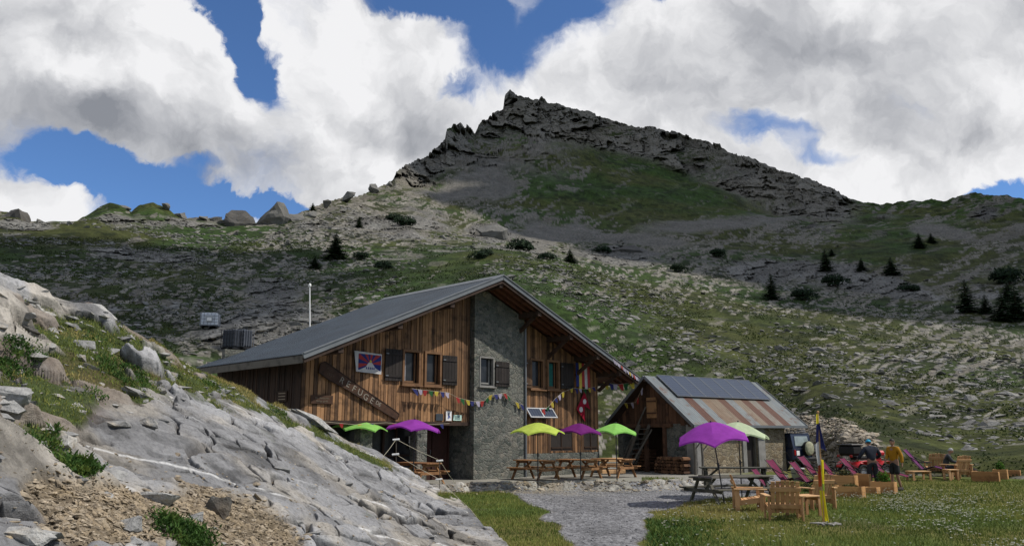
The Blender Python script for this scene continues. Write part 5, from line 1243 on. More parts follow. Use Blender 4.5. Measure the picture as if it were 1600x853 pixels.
def fig_(o, w, h):
    m = MB(); m.ball((0, -.016, h * .2), .035, 8, 6, (1, .2, 1)); m.beam((0, -.016, .12 * h), (-.04, -.016, -.28 * h), .006, .05); m.beam((0, -.016, .12 * h), (.06, -.016, -.2 * h), .006, .04); m.build('figure', M_inkb, o)
    m = MB()
    for k in (-1, 1): m.box((k * (w / 2 - .012), -.016, 0), (.02, .008, h))
    for k in (-1, 1): m.box((0, -.016, k * (h / 2 - .012)), (w - .05, .008, .02))
    m.build('border', M_frame, o)
def lines_(o, w, h):
    m = MB()
    for k in range(3): m.box((0, -.016, h * (.25 - .22 * k)), (w * .6, .006, .02))
    m.build('lettering', M_slate, o)
notice('dark slate notice board on the cladding by the tower', 681, 646, 692, 657, M_slate)
notice('white framed notice with a blue figure above the entrance', 696, 641, 706, 658, M_white, None, fig_)
notice('pale mint notice sheet beside the tower above the entrance', 708, 648, 721, 657, M_mint, None, lines_)
notice('white paper sheet taped high on the glazed entrance', 639, 681, 644, 692, M_white, None, lines_, 1.0); notice('white paper sheet taped lower on the glazed entrance', 640, 692, 647, 701, M_white, None, lines_, 1.0)

# in front of the hut gable: steep stair, poles, firewood, bench
st = thing('wooden_stair', 'steep grey wooden stair leaning on the hut gable', 'stairs', hp(-.5, 3.1, 0)); so_ = Vector(st.location)
ya, yb = 3.75, 2.55
for xx in (-.85, -.2):
    m = MB(); m.beam(hp(xx, ya, 0) - so_, hp(xx, yb, 2.15) - so_, .05, .16); m.build('stringer', M_greywood, st)
for i in range(9):
    t = (i + .7) / 9.5; y = ya + (yb - ya) * t; c = hp(-.52, y, 2.15 * t) - so_; m = MB(); m.bev(c, (.62, .2, .035), .004, (0, 0, HROT)); m.build('tread', M_greywood, st)
for lab, a, b in (('long pale pole leaning against the hut gable hatch', (-.35, 4.35, .35), (-.2, 2.75, 3.0)), ('second pole leaning beside the wooden stair', (-1.0, 3.3, 0), (-.25, 2.35, 1.95))):
    A_, B_ = hp(*a), hp(*b); o = thing('leaning_pole', lab, 'pole', A_); m = MB(); m.tube([(0, 0, 0), (B_ - A_) / 2 + Vector((0, 0, -.02)), B_ - A_], [.055, .05, .04], 8); m.build('pole', M_greywood, o)
for lab, x, y, z in (('upright grey post at the hut corner', -.45, -.35, 2.0), ('upright forked post beside the hut corner', -.2, -.55, 1.9)):
    A_ = hp(x, y, -.2); o = thing('wooden_post', lab, 'post', A_); m = MB(); m.tube([(0, 0, 0), (.02, 0, z * .5), (-.02, 0, z)], [.06, .055, .045], 8); m.build('pole', M_greywood, o)
    m = MB(); m.beam((0, 0, z * .62), (.28, 0, z * .8), .04, .05); m.build('branch', M_greywood, o)
M_logs = wood('split_firewood', (.04, .02, .012), (.20, .105, .055), 'y', .85, .3); M_logend = plain('firewood_ends', (.33, .17, .085), .85, .35, 9)
def woodpile(label, c, rotz, L, h, seed):
    o = thing('firewood_stack', label, 'firewood', c, rotz); random.seed(seed); z = .09; logs = MB()
    row_ = 0
    while z < h:
        x = -L / 2 + (.07 if row_ % 2 else 0)
        lim = L / 2 - max(0, z - h * .65) * .8
        while x < lim:
            r = random.uniform(.055, .095); n_ = random.choice((3, 4, 5, 6)); y0 = random.uniform(-.04, .04); a0 = random.random() * 6; Ln = random.uniform(.38, .5)
            poly = [(x + r * math.cos(a0 + 2 * math.pi * j / n_), z + r * .95 * math.sin(a0 + 2 * math.pi * j / n_)) for j in range(n_)]
            logs.prism(poly, 'y', y0 - Ln / 2, y0 + Ln / 2, random.random()); x += r * 1.75
        z += .145; row_ += 1
    s = logs.build('split_logs', M_logs, o); s['kind'] = 'stuff'; return o
woodpile('stack of split firewood at the foot of the hut gable right of the stair', hp(-.45, 1.0, 0), HROT + R(90), 1.7, .78, 3)
woodpile('firewood stack in the shade left of the wooden stair', hp(.75, 3.95, 0), HROT + R(90), 1.3, 1.1, 4)
bq = aty(956, 734, 36.5); bn_ = thing('board_stack', 'stack of pale fresh boards on blocks between refuge and hut', 'boards', (bq.x, bq.y, 0), R(15))
for i, (z, w) in enumerate(((.12, .5), (.40, .35), (.62, .45))):
    m = MB(); m.bev((0, 0, z), (1.1 - .1 * i, w, .16), .01, None, 1); m.build('board', M_pine, bn_)
for x in (-.4, .4):
    m = MB(); m.box((x, 0, .27), (.1, .3, .1)); m.build('block', M_greywood, bn_); m = MB(); m.box((x, 0, .51), (.1, .28, .06)); m.build('block', M_greywood, bn_)

# mast and water tanks on the slope behind
def hill_z(px, py):
    """nearest mountain vertex that shows at a picture position"""
    P = np.stack(proj(MT['X'], MT['Y'], MT['Z']), -1); d = (P[..., 0] - px) ** 2 + (P[..., 1] - py) ** 2 + MT['R'] * .0005
    i = np.unravel_index(np.argmin(d), d.shape); return Vector((float(MT['X'][i]), float(MT['Y'][i]), float(MT['Z'][i])))
b = aty(486, 512, 44.0); gzb = 1.0; t = aty(484, 449, 44.0)
ms = thing('radio_mast', 'thin white mast rising behind the left roof slope', 'mast', (b.x, b.y, gzb)); m = MB(); m.tube([(0, 0, -1.5), (0, 0, (t.z - gzb) * .6), (t.x - b.x, 0, t.z - gzb)], [.06, .045, .032], 8); m.build('pole', M_white, ms)
m = MB(); m.lathe([(.0, 0), (.07, .02), (.085, .1), (.06, .2), (.0, .24)], 10, (t.x - b.x, 0, t.z - gzb)); m.build('antenna', M_white, ms)
def tank(label, px, py, rotz, W, H, matc, cagecol, base=True, mid=True):
    q = hill_z(px, py); o = thing('water_tank', label, 'water tank', (q.x, q.y - .3, q.z), rotz, 'caged water tanks on the slope'); D = W * .85
    m = MB(); m.bev((0, 0, .16 + H / 2), (W - .08, D - .08, H - .04), .08); m.build('container', matc, o)
    m = MB()
    for s in (-1, 1):
        for i in range(6): x = -W / 2 + W * i / 5; m.box((x, s * D / 2, .16 + H / 2), (.03, .03, H))
        for k in range(5): m.box((0, s * (D / 2 + .028), .16 + H * k / 4), (W + .04, .022, .03))
        for i in range(5): y = -D / 2 + D * i / 4; m.box((s * (W / 2 + .028), y, .16 + H / 2), (.022, .03, H))
    m.build('cage', cagecol, o)
    m = MB()
    for k in (-1, 0, 1): m.box((k * (W / 2 - .1), 0, .06), (.14, D, .12))
    m.box((0, 0, .14), (W, D, .03)); m.build('pallet', M_blackm, o)
    m = MB(); m.lathe([(0, 0), (.16, 0), (.16, .05), (0, .06)], 14, (0, 0, .16 + H - .03)); m.build('lid', M_blackm, o)
    if mid: m = MB(); m.box((0, -D / 2 - .05, .16 + H * .55), (W * .38, .012, H * .48)); p = m.build('plate', M_steel, o); m = MB(); m.box((0, -D / 2 - .06, .16 + H * .48), (W * .24, .012, H * .24)); m.build('label_sheet', M_white, p)
    return o
M_tank = plain('white_tank_plastic', (.55, .58, .62), .5, .08, 3); M_tankd = plain('dark_tank_plastic', (.035, .04, .05), .5, .25, 3); M_cagel = plain('galvanised_cage', (.20, .21, .23), .5, .1, 5, .4, .3)
q = hill_z(330, 513); W_ = 21 * q.y / F
tank('white caged water tank on the slope above the left roof edge', 330, 513, R(12), 1.5, 1.15, M_tank, M_cagel)
tank('dark caged water tank just above the left roof edge', 365, 547, R(-25), 1.45, 1.5, M_tankd, M_blackm, True, False)
tank('second dark caged water tank half hidden by its dark neighbour', 380, 546, R(-25), 1.3, 1.45, M_tankd, M_cagel, True, False)
# ------------------------------------------------------------------ people
def skin_mesh(name, chains, mat, parent, root=None, sub=2):
    """chains: list of point lists [(x,y,z,r),...]; points shared by coordinates join"""
    key = {}; vs = []; rs = []; es = []
    for ch in chains:
        prev = None
        for x, y, z, r in ch:
            k = (round(x, 4), round(y, 4), round(z, 4))
            if k not in key: key[k] = len(vs); vs.append((x, y, z)); rs.append(r)
            i = key[k]
            if prev is not None and prev != i: es.append((prev, i))
            prev = i
    me = bpy.data.meshes.new(name); me.from_pydata(vs, es, []); o = bpy.data.objects.new(name, me); COL.objects.link(o)
    o.modifiers.new('skin', 'SKIN'); sb = o.modifiers.new('sub', 'SUBSURF'); sb.levels = sub; sb.render_levels = sub
    for i, sv in enumerate(me.skin_vertices[0].data):
        r = rs[i]; sv.radius = r if isinstance(r, tuple) else (r, r); sv.use_root = (i == (root or 0))
    bpy.context.view_layer.update(); dg = bpy.context.evaluated_depsgraph_get(); nm = bpy.data.meshes.new_from_object(o.evaluated_get(dg)); bpy.data.objects.remove(o)
    nm.polygons.foreach_set('use_smooth', np.ones(len(nm.polygons), bool)); nm.materials.clear(); nm.materials.append(mat)
    o = bpy.data.objects.new(name, nm); COL.objects.link(o); o.parent = parent; return o
M_skin = plain('skin', (.36, .20, .13), .55, .08, 10, .35); M_navy = plain('navy_jacket', (.028, .034, .052), .8, .25, 6, .2, 0, .3); M_mustard = plain('mustard_shirt', (.52, .25, .012), .8, .18, 7, .2, 0, .3)
M_slacks = plain('dark_trousers', (.028, .030, .036), .85, .25, 8); M_shorts = plain('charcoal_shorts', (.022, .024, .024), .85, .25, 8); M_cap = plain('turquoise_cap', (.02, .27, .42), .7, .15, 8); M_hair = plain('dark_hair', (.02, .015, .012), .7, .3, 30); M_greyhair = plain('grey_hair', (.30, .30, .29), .7, .25, 30)
M_boot = plain('dark_boots', (.03, .024, .02), .8, .2, 12); M_greyj = plain('grey_jacket', (.055, .060, .064), .8, .35, 10); M_sock = plain('grey_socks', (.16, .16, .15), .9)
def V3(t): return tuple(t)
def hand_chains(w, d, side, r=.0085, curl=.5):
    """palm and five bent fingers beyond the wrist w along direction d; side = thumb direction"""
    w = Vector(w); d = Vector(d).normalized(); s = Vector(side); s = (s - d * s.dot(d)).normalized(); nrm = d.cross(s)
    ch = []; pc = w + d * .045; ch.append([(*w, .026), (*pc, (.034, .018))])
    for k, ln in enumerate((.070, .080, .075, .058)):
        b = w + d * .085 + s * (.030 - .020 * k); m1 = b + (d * (1 - .3 * curl) + nrm * .35 * curl).normalized() * ln * .5; e = m1 + (d * (1 - .8 * curl) + nrm * curl).normalized() * ln * .5
        ch.append([(*pc, (.034, .018)), (*b, r + .002), (*m1, r), (*e, r - .002)])
    t1 = w + d * .04 + s * .042; t2 = t1 + (d * .8 + s * .35).normalized() * .04; ch.append([(*pc, (.034, .018)), (*t1, .012), (*t2, .009)])
    return ch
def head_parts(p, c, yaw, pitch, skin_o, hair=None, cap=None):
    """face features, hair, cap as children; c = head centre, local -y is the face"""
    M = (Euler((pitch, 0, yaw)).to_matrix())
    m = MB(); m.ball(c, .095, 14, 10, (.82, 1.0, 1.2), .5, M)
    nose = [(-.014, -.088, -.022), (.014, -.088, -.022), (0, -.120, -.026), (0, -.092, .022)]; m.add([M @ Vector(q) + Vector(c) for q in nose], [(0, 1, 2), (0, 2, 3), (1, 3, 2), (0, 3, 1)])
    for s in (-1, 1): m.ball(Vector(c) + M @ Vector((s * .079, .01, 0)), .026, 8, 5, (.4, .8, 1.2), .5, M)
    h = m.build('head', M_skin, skin_o)
    for s in (-1, 1):
        e = MB(); e.ball(Vector(c) + M @ Vector((s * .030, -.084, .012)), .012, 8, 5, (1.2, .6, .7)); e.build('eye', M_hair, h)
    e = MB(); e.ball(Vector(c) + M @ Vector((0, -.086, -.052)), .02, 8, 5, (1.2, .5, .3)); e.build('mouth', M_soil, h)
    if hair:
        e = MB(); prof = []; vs = []; fs = []; n_ = 16; k = 7
        for i in range(k + 1):
            a = (math.pi * .62) * i / k
            for j in range(n_):
                t = 2 * math.pi * j / n_; back = .5 + .5 * math.sin(t); aa = a * (.55 + .45 * back); r = .103
                vs.append(Vector(c) + M @ Vector((r * .85 * math.sin(aa) * math.cos(t), r * 1.02 * math.sin(aa) * math.sin(t), r * 1.2 * math.cos(aa))))
        for i in range(k):
            for j in range(n_): fs.append((i * n_ + j, i * n_ + (j + 1) % n_, (i + 1) * n_ + (j + 1) % n_, (i + 1) * n_ + j))
        e.add(vs, fs, .5, True); e.build('hair', hair, p, fix=False)
    if cap:
        e = MB(); vs = []; fs = []; n_ = 16; k = 6
        for i in range(k + 1):
            a = math.pi * .5 * i / k
            for j in range(n_): t = 2 * math.pi * j / n_; vs.append(Vector(c) + M @ Vector((.100 * math.sin(a) * math.cos(t), .114 * math.sin(a) * math.sin(t), .022 + .108 * math.cos(a))))
        for i in range(k):
            for j in range(n_): fs.append((i * n_ + j, i * n_ + (j + 1) % n_, (i + 1) * n_ + (j + 1) % n_, (i + 1) * n_ + j))
        e.add(vs, fs, .5, True); cp = e.build('cap', cap, p, fix=False)
        e = MB(); pts = [(-.075, -.085, .025), (-.05, -.165, .012), (0, -.19, .008), (.05, -.165, .012), (.075, -.085, .025)]
        e.add([M @ Vector(q) + Vector(c) for q in pts] + [M @ (Vector(q) + Vector((0, 0, .012))) + Vector(c) for q in pts], [(0, 1, 2, 3, 4), (9, 8, 7, 6, 5)] + [(i, 5 + i, 6 + i, 1 + i) for i in range(4)]); e.build('peak', cap, cp)
def foot_boot(p, a, yaw, mat):
    m = MB(); M = Euler((0, 0, yaw)).to_matrix(); prof = [(-.045, -.19), (.0, -.215), (.045, -.19), (.048, -.05), (.042, .075), (-.042, .075), (-.048, -.05)]
    vs = []; 
    for z, k in ((0, 1.0), (.03, 1.02), (.06, .85), (.10, .62)): vs += [Vector(a) + M @ Vector((x * k, (y * k if z > .05 else y) + (.015 if z > .05 else 0), z)) for x, y in prof]
    n_ = len(prof); fs = [tuple(range(n_))[::-1], tuple(3 * n_ + i for i in range(n_))]
    for k in range(3): fs += [(k * n_ + i, k * n_ + (i + 1) % n_, (k + 1) * n_ + (i + 1) % n_, (k + 1) * n_ + i) for i in range(n_)]
    m.add(vs, fs, .5, True); m.build('boot', mat, p)
def person(label, loc, yaw, J, top_mat, bot_mat, bare_leg=False, hair=None, cap=None, boots=M_boot, hp_=0.0, hy=0.0, hood=False, bare_fore=False):
    """J: joint dictionary in local metres, facing local -y"""
    p = thing('person', label, 'person', loc, yaw); g = lambda k: J[k]
    ch = [[(*g('pel'), (.15, .11)), (*g('wai'), (.135, .10)), (*g('che'), (.165, .115)), (*g('nec'), .055), (*g('hea'), .060)]]
    hands = []
    for s in 'LR':
        ch.append([(*g('che'), (.165, .115)), (*g('sho' + s), .062), (*g('elb' + s), .044), (*g('wri' + s), .028)])
        d = Vector(g('wri' + s)) - Vector(g('elb' + s)); sd = Vector((1 if s == 'L' else -1, -1.2, 0)); hands += hand_chains(g('wri' + s), d, sd, curl=.6)
        ch.append([(*g('pel'), (.15, .11)), (*g('hip' + s), .088), (*g('kne' + s), .058), (*g('ank' + s), .040)])
    body = skin_mesh('body', ch + hands, M_skin, p)
    head_parts(p, g('hea_c'), hy, hp_, body, hair, cap)
    gr = lambda c, k: [(x, y, z, tuple(q + k for q in r) if isinstance(r, tuple) else r + k) for x, y, z, r in c]
    lerp = lambda a, b, t: tuple(u + (v - u) * t for u, v in zip(a, b))
    tops = [gr([(*lerp(g('pel'), g('wai'), .0), (.155, .118)), (*g('wai'), (.142, .108)), (*g('che'), (.175, .125)), (*lerp(g('che'), g('nec'), .8), .075)], .012)]
    for s in 'LR':
        arm = [(*g('che'), (.175, .125)), (*g('sho' + s), .074), (*g('elb' + s), .056)]
        if not bare_fore: arm.append((*lerp(g('elb' + s), g('wri' + s), .92), .042))
        else: arm[-1] = (*lerp(g('sho' + s), g('elb' + s), .85), .062)
        tops.append(gr(arm, .012))
    skin_mesh('jacket' if not bare_fore else 'shirt', tops, top_mat, p)
    bots = [gr([(*lerp(g('pel'), g('wai'), .35), (.142, .108)), (*g('pel'), (.155, .118))], .004)]
    for s in 'LR':
        leg = [(*g('pel'), (.155, .118)), (*g('hip' + s), .098)]
        leg += [(*lerp(g('hip' + s), g('kne' + s), .95), .086)] if bare_leg else [(*g('kne' + s), .074), (*lerp(g('kne' + s), g('ank' + s), .95), .058)]
        bots.append(gr(leg, .010))
        foot_boot(p, (g('ank' + s)[0], g('ank' + s)[1], g('ank' + s)[2] - .085), 0, boots)
    skin_mesh('shorts' if bare_leg else 'trousers', bots, bot_mat, p)
    if hood:
        m = MB(); m.ball(Vector(g('nec')) + Vector((0, .06, -.01)), .10, 10, 6, (1.2, .7, .65)); m.build('hood', top_mat, p)
    return p
ST = dict(pel=(0, 0, .95), wai=(0, .0, 1.12), che=(0, .0, 1.34), nec=(0, 0, 1.50), hea=(0, -.01, 1.60), hea_c=(0, -.015, 1.655), shoL=(.19, 0, 1.43), shoR=(-.19, 0, 1.43), elbL=(.26, .03, 1.15), elbR=(-.26, .03, 1.15), wriL=(.24, -.12, .93), wriR=(-.24, -.12, .93),
          hipL=(.10, 0, .90), hipR=(-.10, 0, .90), kneL=(.11, -.01, .48), kneR=(-.11, -.01, .48), ankL=(.12, .02, .085), ankR=(-.12, .02, .085))
# person A seen from behind, arms reaching out to the quad bike
JA = dict(ST); JA.update(elbR=(-.36, -.10, 1.20), wriR=(-.30, -.34, 1.06), elbL=(.38, -.02, 1.18), wriL=(.40, -.22, 1.02), che=(0, -.05, 1.33), nec=(0, -.11, 1.475), hea=(0, -.15, 1.56), hea_c=(0, -.17, 1.615), shoL=(.20, -.05, 1.42), shoR=(-.20, -.05, 1.42))
q = on_ground(1366, 764); person('person in a dark navy jacket and turquoise cap seen from behind at the planters', q, R(178), JA, M_navy, M_slacks, cap=M_cap, hair=M_hair, hp_=R(14), hood=True)
JB = dict(ST); JB.update(elbL=(.27, .06, 1.16), wriL=(.30, .02, .90), elbR=(-.24, -.02, 1.16), wriR=(-.16, -.22, 1.04), kneL=(.11, -.03, .48), ankL=(.13, .08, .085), kneR=(-.10, -.02, .48), ankR=(-.12, -.04, .085))
q = on_ground(1401, 765); person('person in a mustard yellow top and dark shorts standing right of the other', q, R(-62), JB, M_mustard, M_shorts, bare_leg=True, hair=M_hair, hp_=R(12), bare_fore=False)
JC = dict(pel=(0, .12, .36), wai=(0, .10, .54), che=(0, .02, .76), nec=(0, -.07, .91), hea=(0, -.11, 1.0), hea_c=(0, -.13, 1.05), shoL=(.19, .01, .85), shoR=(-.19, .01, .85), elbL=(.24, -.12, .62), elbR=(-.24, -.12, .62), wriL=(.12, -.36, .58), wriR=(-.12, -.36, .58),
          hipL=(.10, .06, .36), hipR=(-.10, .06, .36), kneL=(.12, -.40, .46), kneR=(-.12, -.40, .46), ankL=(.10, -.80, .34), ankR=(-.08, -.84, .34))
q = on_ground(1484, 744); pc = person('person in a grey jacket sitting sideways with legs stretched out', q, R(70), JC, M_greyj, M_slacks, hair=M_greyhair, hp_=R(20))
sq = on_ground(1484, 744); low_table('low pine stool under the seated person', (sq.x, sq.y, sq.z), R(70), .5, .5, .27, 'pine stools at the far end'); 
fq = Vector((sq.x, sq.y, sq.z)) + Matrix.Rotation(R(70), 3, 'Z') @ Vector((.01, -.84, 0))
low_table('low pine footstool under the stretched out legs', fq, R(70), .45, .4, .24, 'pine stools at the far end')

# ------------------------------------------------------------------ vehicles
random.seed(31)
M_car = plain('dark_blue_car_paint', (.010, .016, .035), .3, .15, 3, .5); M_red = plain('red_plastic', (.42, .015, .02), .4, .12, 6, .4); M_lamp = plain('red_tail_lamp', (.25, .01, .01), .25, .1, 6, .5); M_cover = plain('dusty_wheel_cover', (.27, .27, .18), .85, .3, 9); M_tub = plain('white_plastic_tub', (.48, .48, .47), .6, .15, 5)
def wheel(parent, c, axis, r, w, rim=True, name='wheel'):
    M = Vector((0, 0, 1)).rotation_difference(Vector(axis)).to_matrix(); m = MB(); k = []
    for a, z in ((r * .62, -w / 2), (r * .92, -w / 2), (r, -w * .3), (r, w * .3), (r * .92, w / 2), (r * .62, w / 2)): k.append((a, z))
    m.lathe(k + [k[0]], 20, c, M); o = m.build(name, M_rubber, parent)
    m = MB(); m.lathe([(1e-4, -w * .3), (r * .2, -w * .34), (r * .5, -w * .2), (r * .63, -w * .4), (r * .63, w * .4), (r * .5, w * .2), (r * .2, w * .34), (1e-4, w * .3)], 16, c, M); m.build('rim', M_steel, o); return o
q = aty(1257, 735, 40.2); zc = gz(q.x, q.y); q = q + Matrix.Rotation(R(38), 3, 'Z') @ Vector((0, 1.85, 0))
car = thing('off_road_car', 'dark blue boxy off road car parked behind the hut, seen from the rear', 'car', (q.x, q.y, zc), R(38))
# local y forward (away from the viewer)
m = MB(); m.bev((0, 0, .78), (1.66, 3.7, .62), .06); m.bev((0, 1.35, .95), (1.45, 1.1, .34), .06); m.build('body', M_car, car)
m = MB(); m.prism([(-1.83, 1.08), (.55, 1.08), (.25, 1.74), (-1.72, 1.74)], 'x', -.80, .80); cab = m.build('cabin', M_car, car)
m = MB(); m.bev((0, -.72, 1.765), (1.58, 2.0, .06), .025); m.build('roof', M_car, car)
m = MB(); m.beam((0, -1.835, 1.22), (0, -1.762, 1.64), .0, .0); m = MB(); m.add([(-.60, -1.835, 1.18), (.60, -1.835, 1.18), (.54, -1.765, 1.64), (-.54, -1.765, 1.64), (-.60, -1.80, 1.18), (.60, -1.80, 1.18), (.54, -1.73, 1.64), (-.54, -1.73, 1.64)], [(0, 1, 2, 3), (7, 6, 5, 4), (0, 4, 5, 1), (1, 5, 6, 2), (2, 6, 7, 3), (3, 7, 4, 0)]); m.build('rear_window', plain('hazy_car_glass', (.22, .26, .25), .15, .2, 3, .5), cab)
for s in (-1, 1):
    m = MB(); m.box((s * .81, -.95, 1.42), (.02, 1.2, .42)); m.box((s * .81, .05, 1.40), (.02, .5, .40)); m.build('side_window', M_glass, cab)
    m = MB(); m.bev((s * .72, -1.87, .86), (.13, .05, .26), .012); m.build('tail_lamp', M_lamp, car)
    for y in (-1.15, 1.2):
        wheel(car, (s * .72, y, .37), (1, 0, 0), .37, .24)
        m = MB(); m.tube([(s * .78, y - .48, .62), (s * .80, y - .34, .84), (s * .80, y, .92), (s * .80, y + .34, .84), (s * .78, y + .48, .62)], .06, 6); m.build('wheel_arch', M_blackm, car)
m = MB(); m.bev((0, -1.95, .53), (1.6, .18, .17), .03); m.build('bumper', M_blackm, car)
m = MB(); m.box((-.46, -1.865, .84), (.24, .02, .22)); m.build('number_plate', M_white, car)
M90 = Matrix.Rotation(R(90), 3, 'X'); m = MB(); k = [(1e-4, .14), (.24, .15), (.33, .10), (.35, .0), (.33, -.1), (1e-4, -.1)]; m.lathe(k, 20, (.22, -1.99, 1.05), M90); sp = m.build('spare_wheel', M_rubber, car)
m = MB(); m.lathe([(1e-4, .17), (.26, .16), (.335, .12), (.345, .06)], 20, (.22, -1.99, 1.05), M90); m.build('wheel_cover', M_cover, sp)
m = MB()
for s in (-1, 1): m.tube([(s * .70, -1.6, 1.86), (s * .70, .1, 1.86)], .022, 6)
for y in (-1.6, -1.0, -.4, .1): m.tube([(-.70, y, 1.86), (.70, y, 1.86)], .018, 6)
for s in (-1, 1):
    for y in (-1.5, 0): m.tube([(s * .70, y, 1.78), (s * .70, y, 1.95)], .02, 6)
for s in (-1, 1): m.tube([(s * .70, -1.6, 1.95), (s * .70, .1, 1.95)], .018, 6)
m.tube([(-.70, -1.6, 1.95), (.70, -1.6, 1.95)], .018, 6); m.build('roof_rack', M_steel, car)

q = on_ground(1247, 752); tb = thing('plastic_tub', 'upturned white plastic tub standing among the deck chairs behind the weathered tables', 'tub', q)
m = MB(); m.lathe([(.0, .02), (.20, .02), (.235, .46), (.27, .47), (.27, .52), (.245, .52), (.215, .1), (.0, .08)], 18); m.build('tub_body', M_tub, tb)
m = MB(); m.tube([(.27, 0, .47), (.33, 0, .36), (.25, 0, .30)], .012, 6); m.build('handle', M_steel, tb)

q = on_ground(1353, 746); qb = thing('quad_bike', 'red and black quad bike with a luggage box behind the person in the turquoise cap', 'quad bike', q, R(-72), rot=(0, 0, R(-68)))
# local y forward
for s in (-1, 1):
    for y in (-.62, .62):
        wheel(qb, (s * .46, y, .29), (1, 0, 0), .29, .24)
        m = MB(); vs = []; fs = []
        for i in range(9):
            a = R(20 + 140 * i / 8); 
            for x in (.30, .62): vs.append((s * x, y + .40 * math.cos(a), .30 + .37 * math.sin(a)))
        m.add(vs, [(2 * i, 2 * i + 1, 2 * i + 3, 2 * i + 2) for i in range(8)], .5, True); f = m.build('fender', M_red, qb, fix=False); f.modifiers.new('t', 'SOLIDIFY').thickness = .02
m = MB(); m.bev((0, 0, .48), (.42, 1.3, .34), .06); m.bev((0, .55, .72), (.36, .5, .22), .06); m.build('body', M_red, qb)
m = MB(); m.bev((0, -.25, .80), (.34, .80, .14), .05); m.build('saddle', M_rubber, qb)
m = MB(); m.tube([(0, .35, .75), (0, .22, 1.02)], .03, 6); m.tube([(-.40, .12, 1.05), (-.15, .22, 1.04), (.15, .22, 1.04), (.40, .12, 1.05)], .018, 6); m.build('handlebar', M_blackm, qb)
m = MB(); m.bev((0, -.72, 1.10), (.82, .62, .42), .10); bx = m.build('luggage_box', M_rubber, qb); m = MB(); m.bev((0, -.72, 1.33), (.86, .66, .06), .025); m.build('lid', M_blackm, bx)
for s in (-1, 1):
    m = MB(); m.bev((s * .34, -1.04, .88), (.14, .04, .1), .012); m.build('tail_lamp', M_lamp, qb)
m = MB()
for s in (-.3, 0, .3): m.tube([(s, .42, .87), (s, .98, .87)], .014, 6)
for y in (.45, .95): m.tube([(-.38, y, .87), (.38, y, .87)], .014, 6)
m.build('front_rack', M_blackm, qb); m = MB(); m.bev((.02, .72, .98), (.5, .38, .22), .07); m.build('red_bag', M_red, qb)

q = on_ground(1310, 756); bk = thing('bicycle', 'black bicycle standing behind the deck chairs left of the quad bike', 'bicycle', q, R(35), rot=(R(6), 0, R(32)))
for x in (-.52, .52):
    m = MB(); n_ = 24; m.tube([(x + .33 * math.cos(2 * math.pi * i / n_), 0, .34 + .33 * math.sin(2 * math.pi * i / n_)) for i in range(n_ + 1)], .024, 6, caps=False); w = m.build('wheel', M_rubber, bk)
    m = MB()
    for i in range(9): a = 2 * math.pi * i / 9; m.tube([(x, 0, .34), (x + .32 * math.cos(a), 0, .34 + .32 * math.sin(a))], .0035, 4)
    m.tube([(x, -.05, .34), (x, .05, .34)], .025, 8); m.build('spokes', M_steel, w)
bbk, seat_, head_ = (-.06, 0, .30), (-.20, 0, .80), (.36, 0, .80)
m = MB()
for a, b in ((bbk, seat_), (bbk, (.38, 0, .70)), ((-.19, 0, .74), head_), (bbk, (-.52, 0, .34)), ((-.19, 0, .74), (-.52, 0, .34)), (head_, (.40, 0, .64)), ((.40, 0, .64), (.52, 0, .34))): m.tube([a, b], .018, 6)
m.build('frame', M_blackm, bk)
m = MB(); m.tube([head_, (.35, 0, .93)], .014, 6); m.tube([(.30, -.28, .96), (.36, 0, .95), (.30, .28, .96)], .013, 6); m.build('handlebar', M_blackm, bk)
m = MB(); m.ball((-.22, 0, .85), .10, 10, 5, (1.3, .7, .3)); m.build('saddle', M_rubber, bk)
m = MB(); M9 = Matrix.Rotation(R(90), 3, 'X'); m.lathe([(1e-4, 0), (.09, .004), (.09, .01), (1e-4, .012)], 14, (-.06, -.03, .30), M9); m.tube([(-.06, -.06, .30), (.06, -.06, .18)], .010, 5); m.build('crank', M_steel, bk)
# ------------------------------------------------------------------ grass, flowers, rocks, bushes, firs
random.seed(41); rg = np.random.default_rng(41)
def leaf_mat(name, stops, trans=.25):
    n = NB(name); t = n.attr('tint'); c = n.ramp(t.outputs['Fac'], stops); n.fin(c, .75, .2)
    tr = n.nd('ShaderNodeBsdfTranslucent'); n.lk(c, tr.inputs[0]); mx = n.nd('ShaderNodeMixShader'); mx.inputs[0].default_value = trans
    n.lk(n.b.outputs[0], mx.inputs[1]); n.lk(tr.outputs[0], mx.inputs[2]); n.lk(mx.outputs[0], n.out.inputs[0]); return n.m
def blades(P, h, w, lean, tint, name, mat, label, kind='stuff', N=None):
    """one bent blade (a quad and a tip) per point"""
    n = len(P); a = rg.uniform(0, 2 * np.pi, n); la = rg.uniform(0, 2 * np.pi, n)
    side = np.stack([np.cos(a), np.sin(a), 0 * a], -1) * (w * .5)[:, None]; L = np.stack([np.cos(la), np.sin(la), 0 * a], -1) * (lean * h)[:, None]; U = np.array([0, 0, 1.0])
    mid = P + U * (h * .6)[:, None] + L * .35; tip = P + U * h[:, None] + L
    V = np.stack([P - side, P + side, mid + side * .7, mid - side * .7, tip], 1).reshape(-1, 3); b = np.arange(n)[:, None] * 5
    F1 = b + np.array([[0, 1, 2]]); F2 = b + np.array([[0, 2, 3]]); F3 = b + np.array([[3, 2, 4]]); Fq = np.stack([F1, F2, F3], 1).reshape(-1, 3)
    o = mesh_np(name, V, Fq, mat, None, smooth=False, attrs={'tint': ('FACE', np.repeat(tint, 3))}); setp(o, label, None, None, kind); return o
GR = [(0, (.045, .068, .016)), (.4, (.13, .17, .034)), (.7, (.235, .24, .058)), (1, (.33, .27, .10))]
M_grass = leaf_mat('grass_blades', GR); M_weed = leaf_mat('broad_weeds', [(0, (.014, .035, .008)), (.6, (.045, .10, .018)), (1, (.11, .15, .03))])
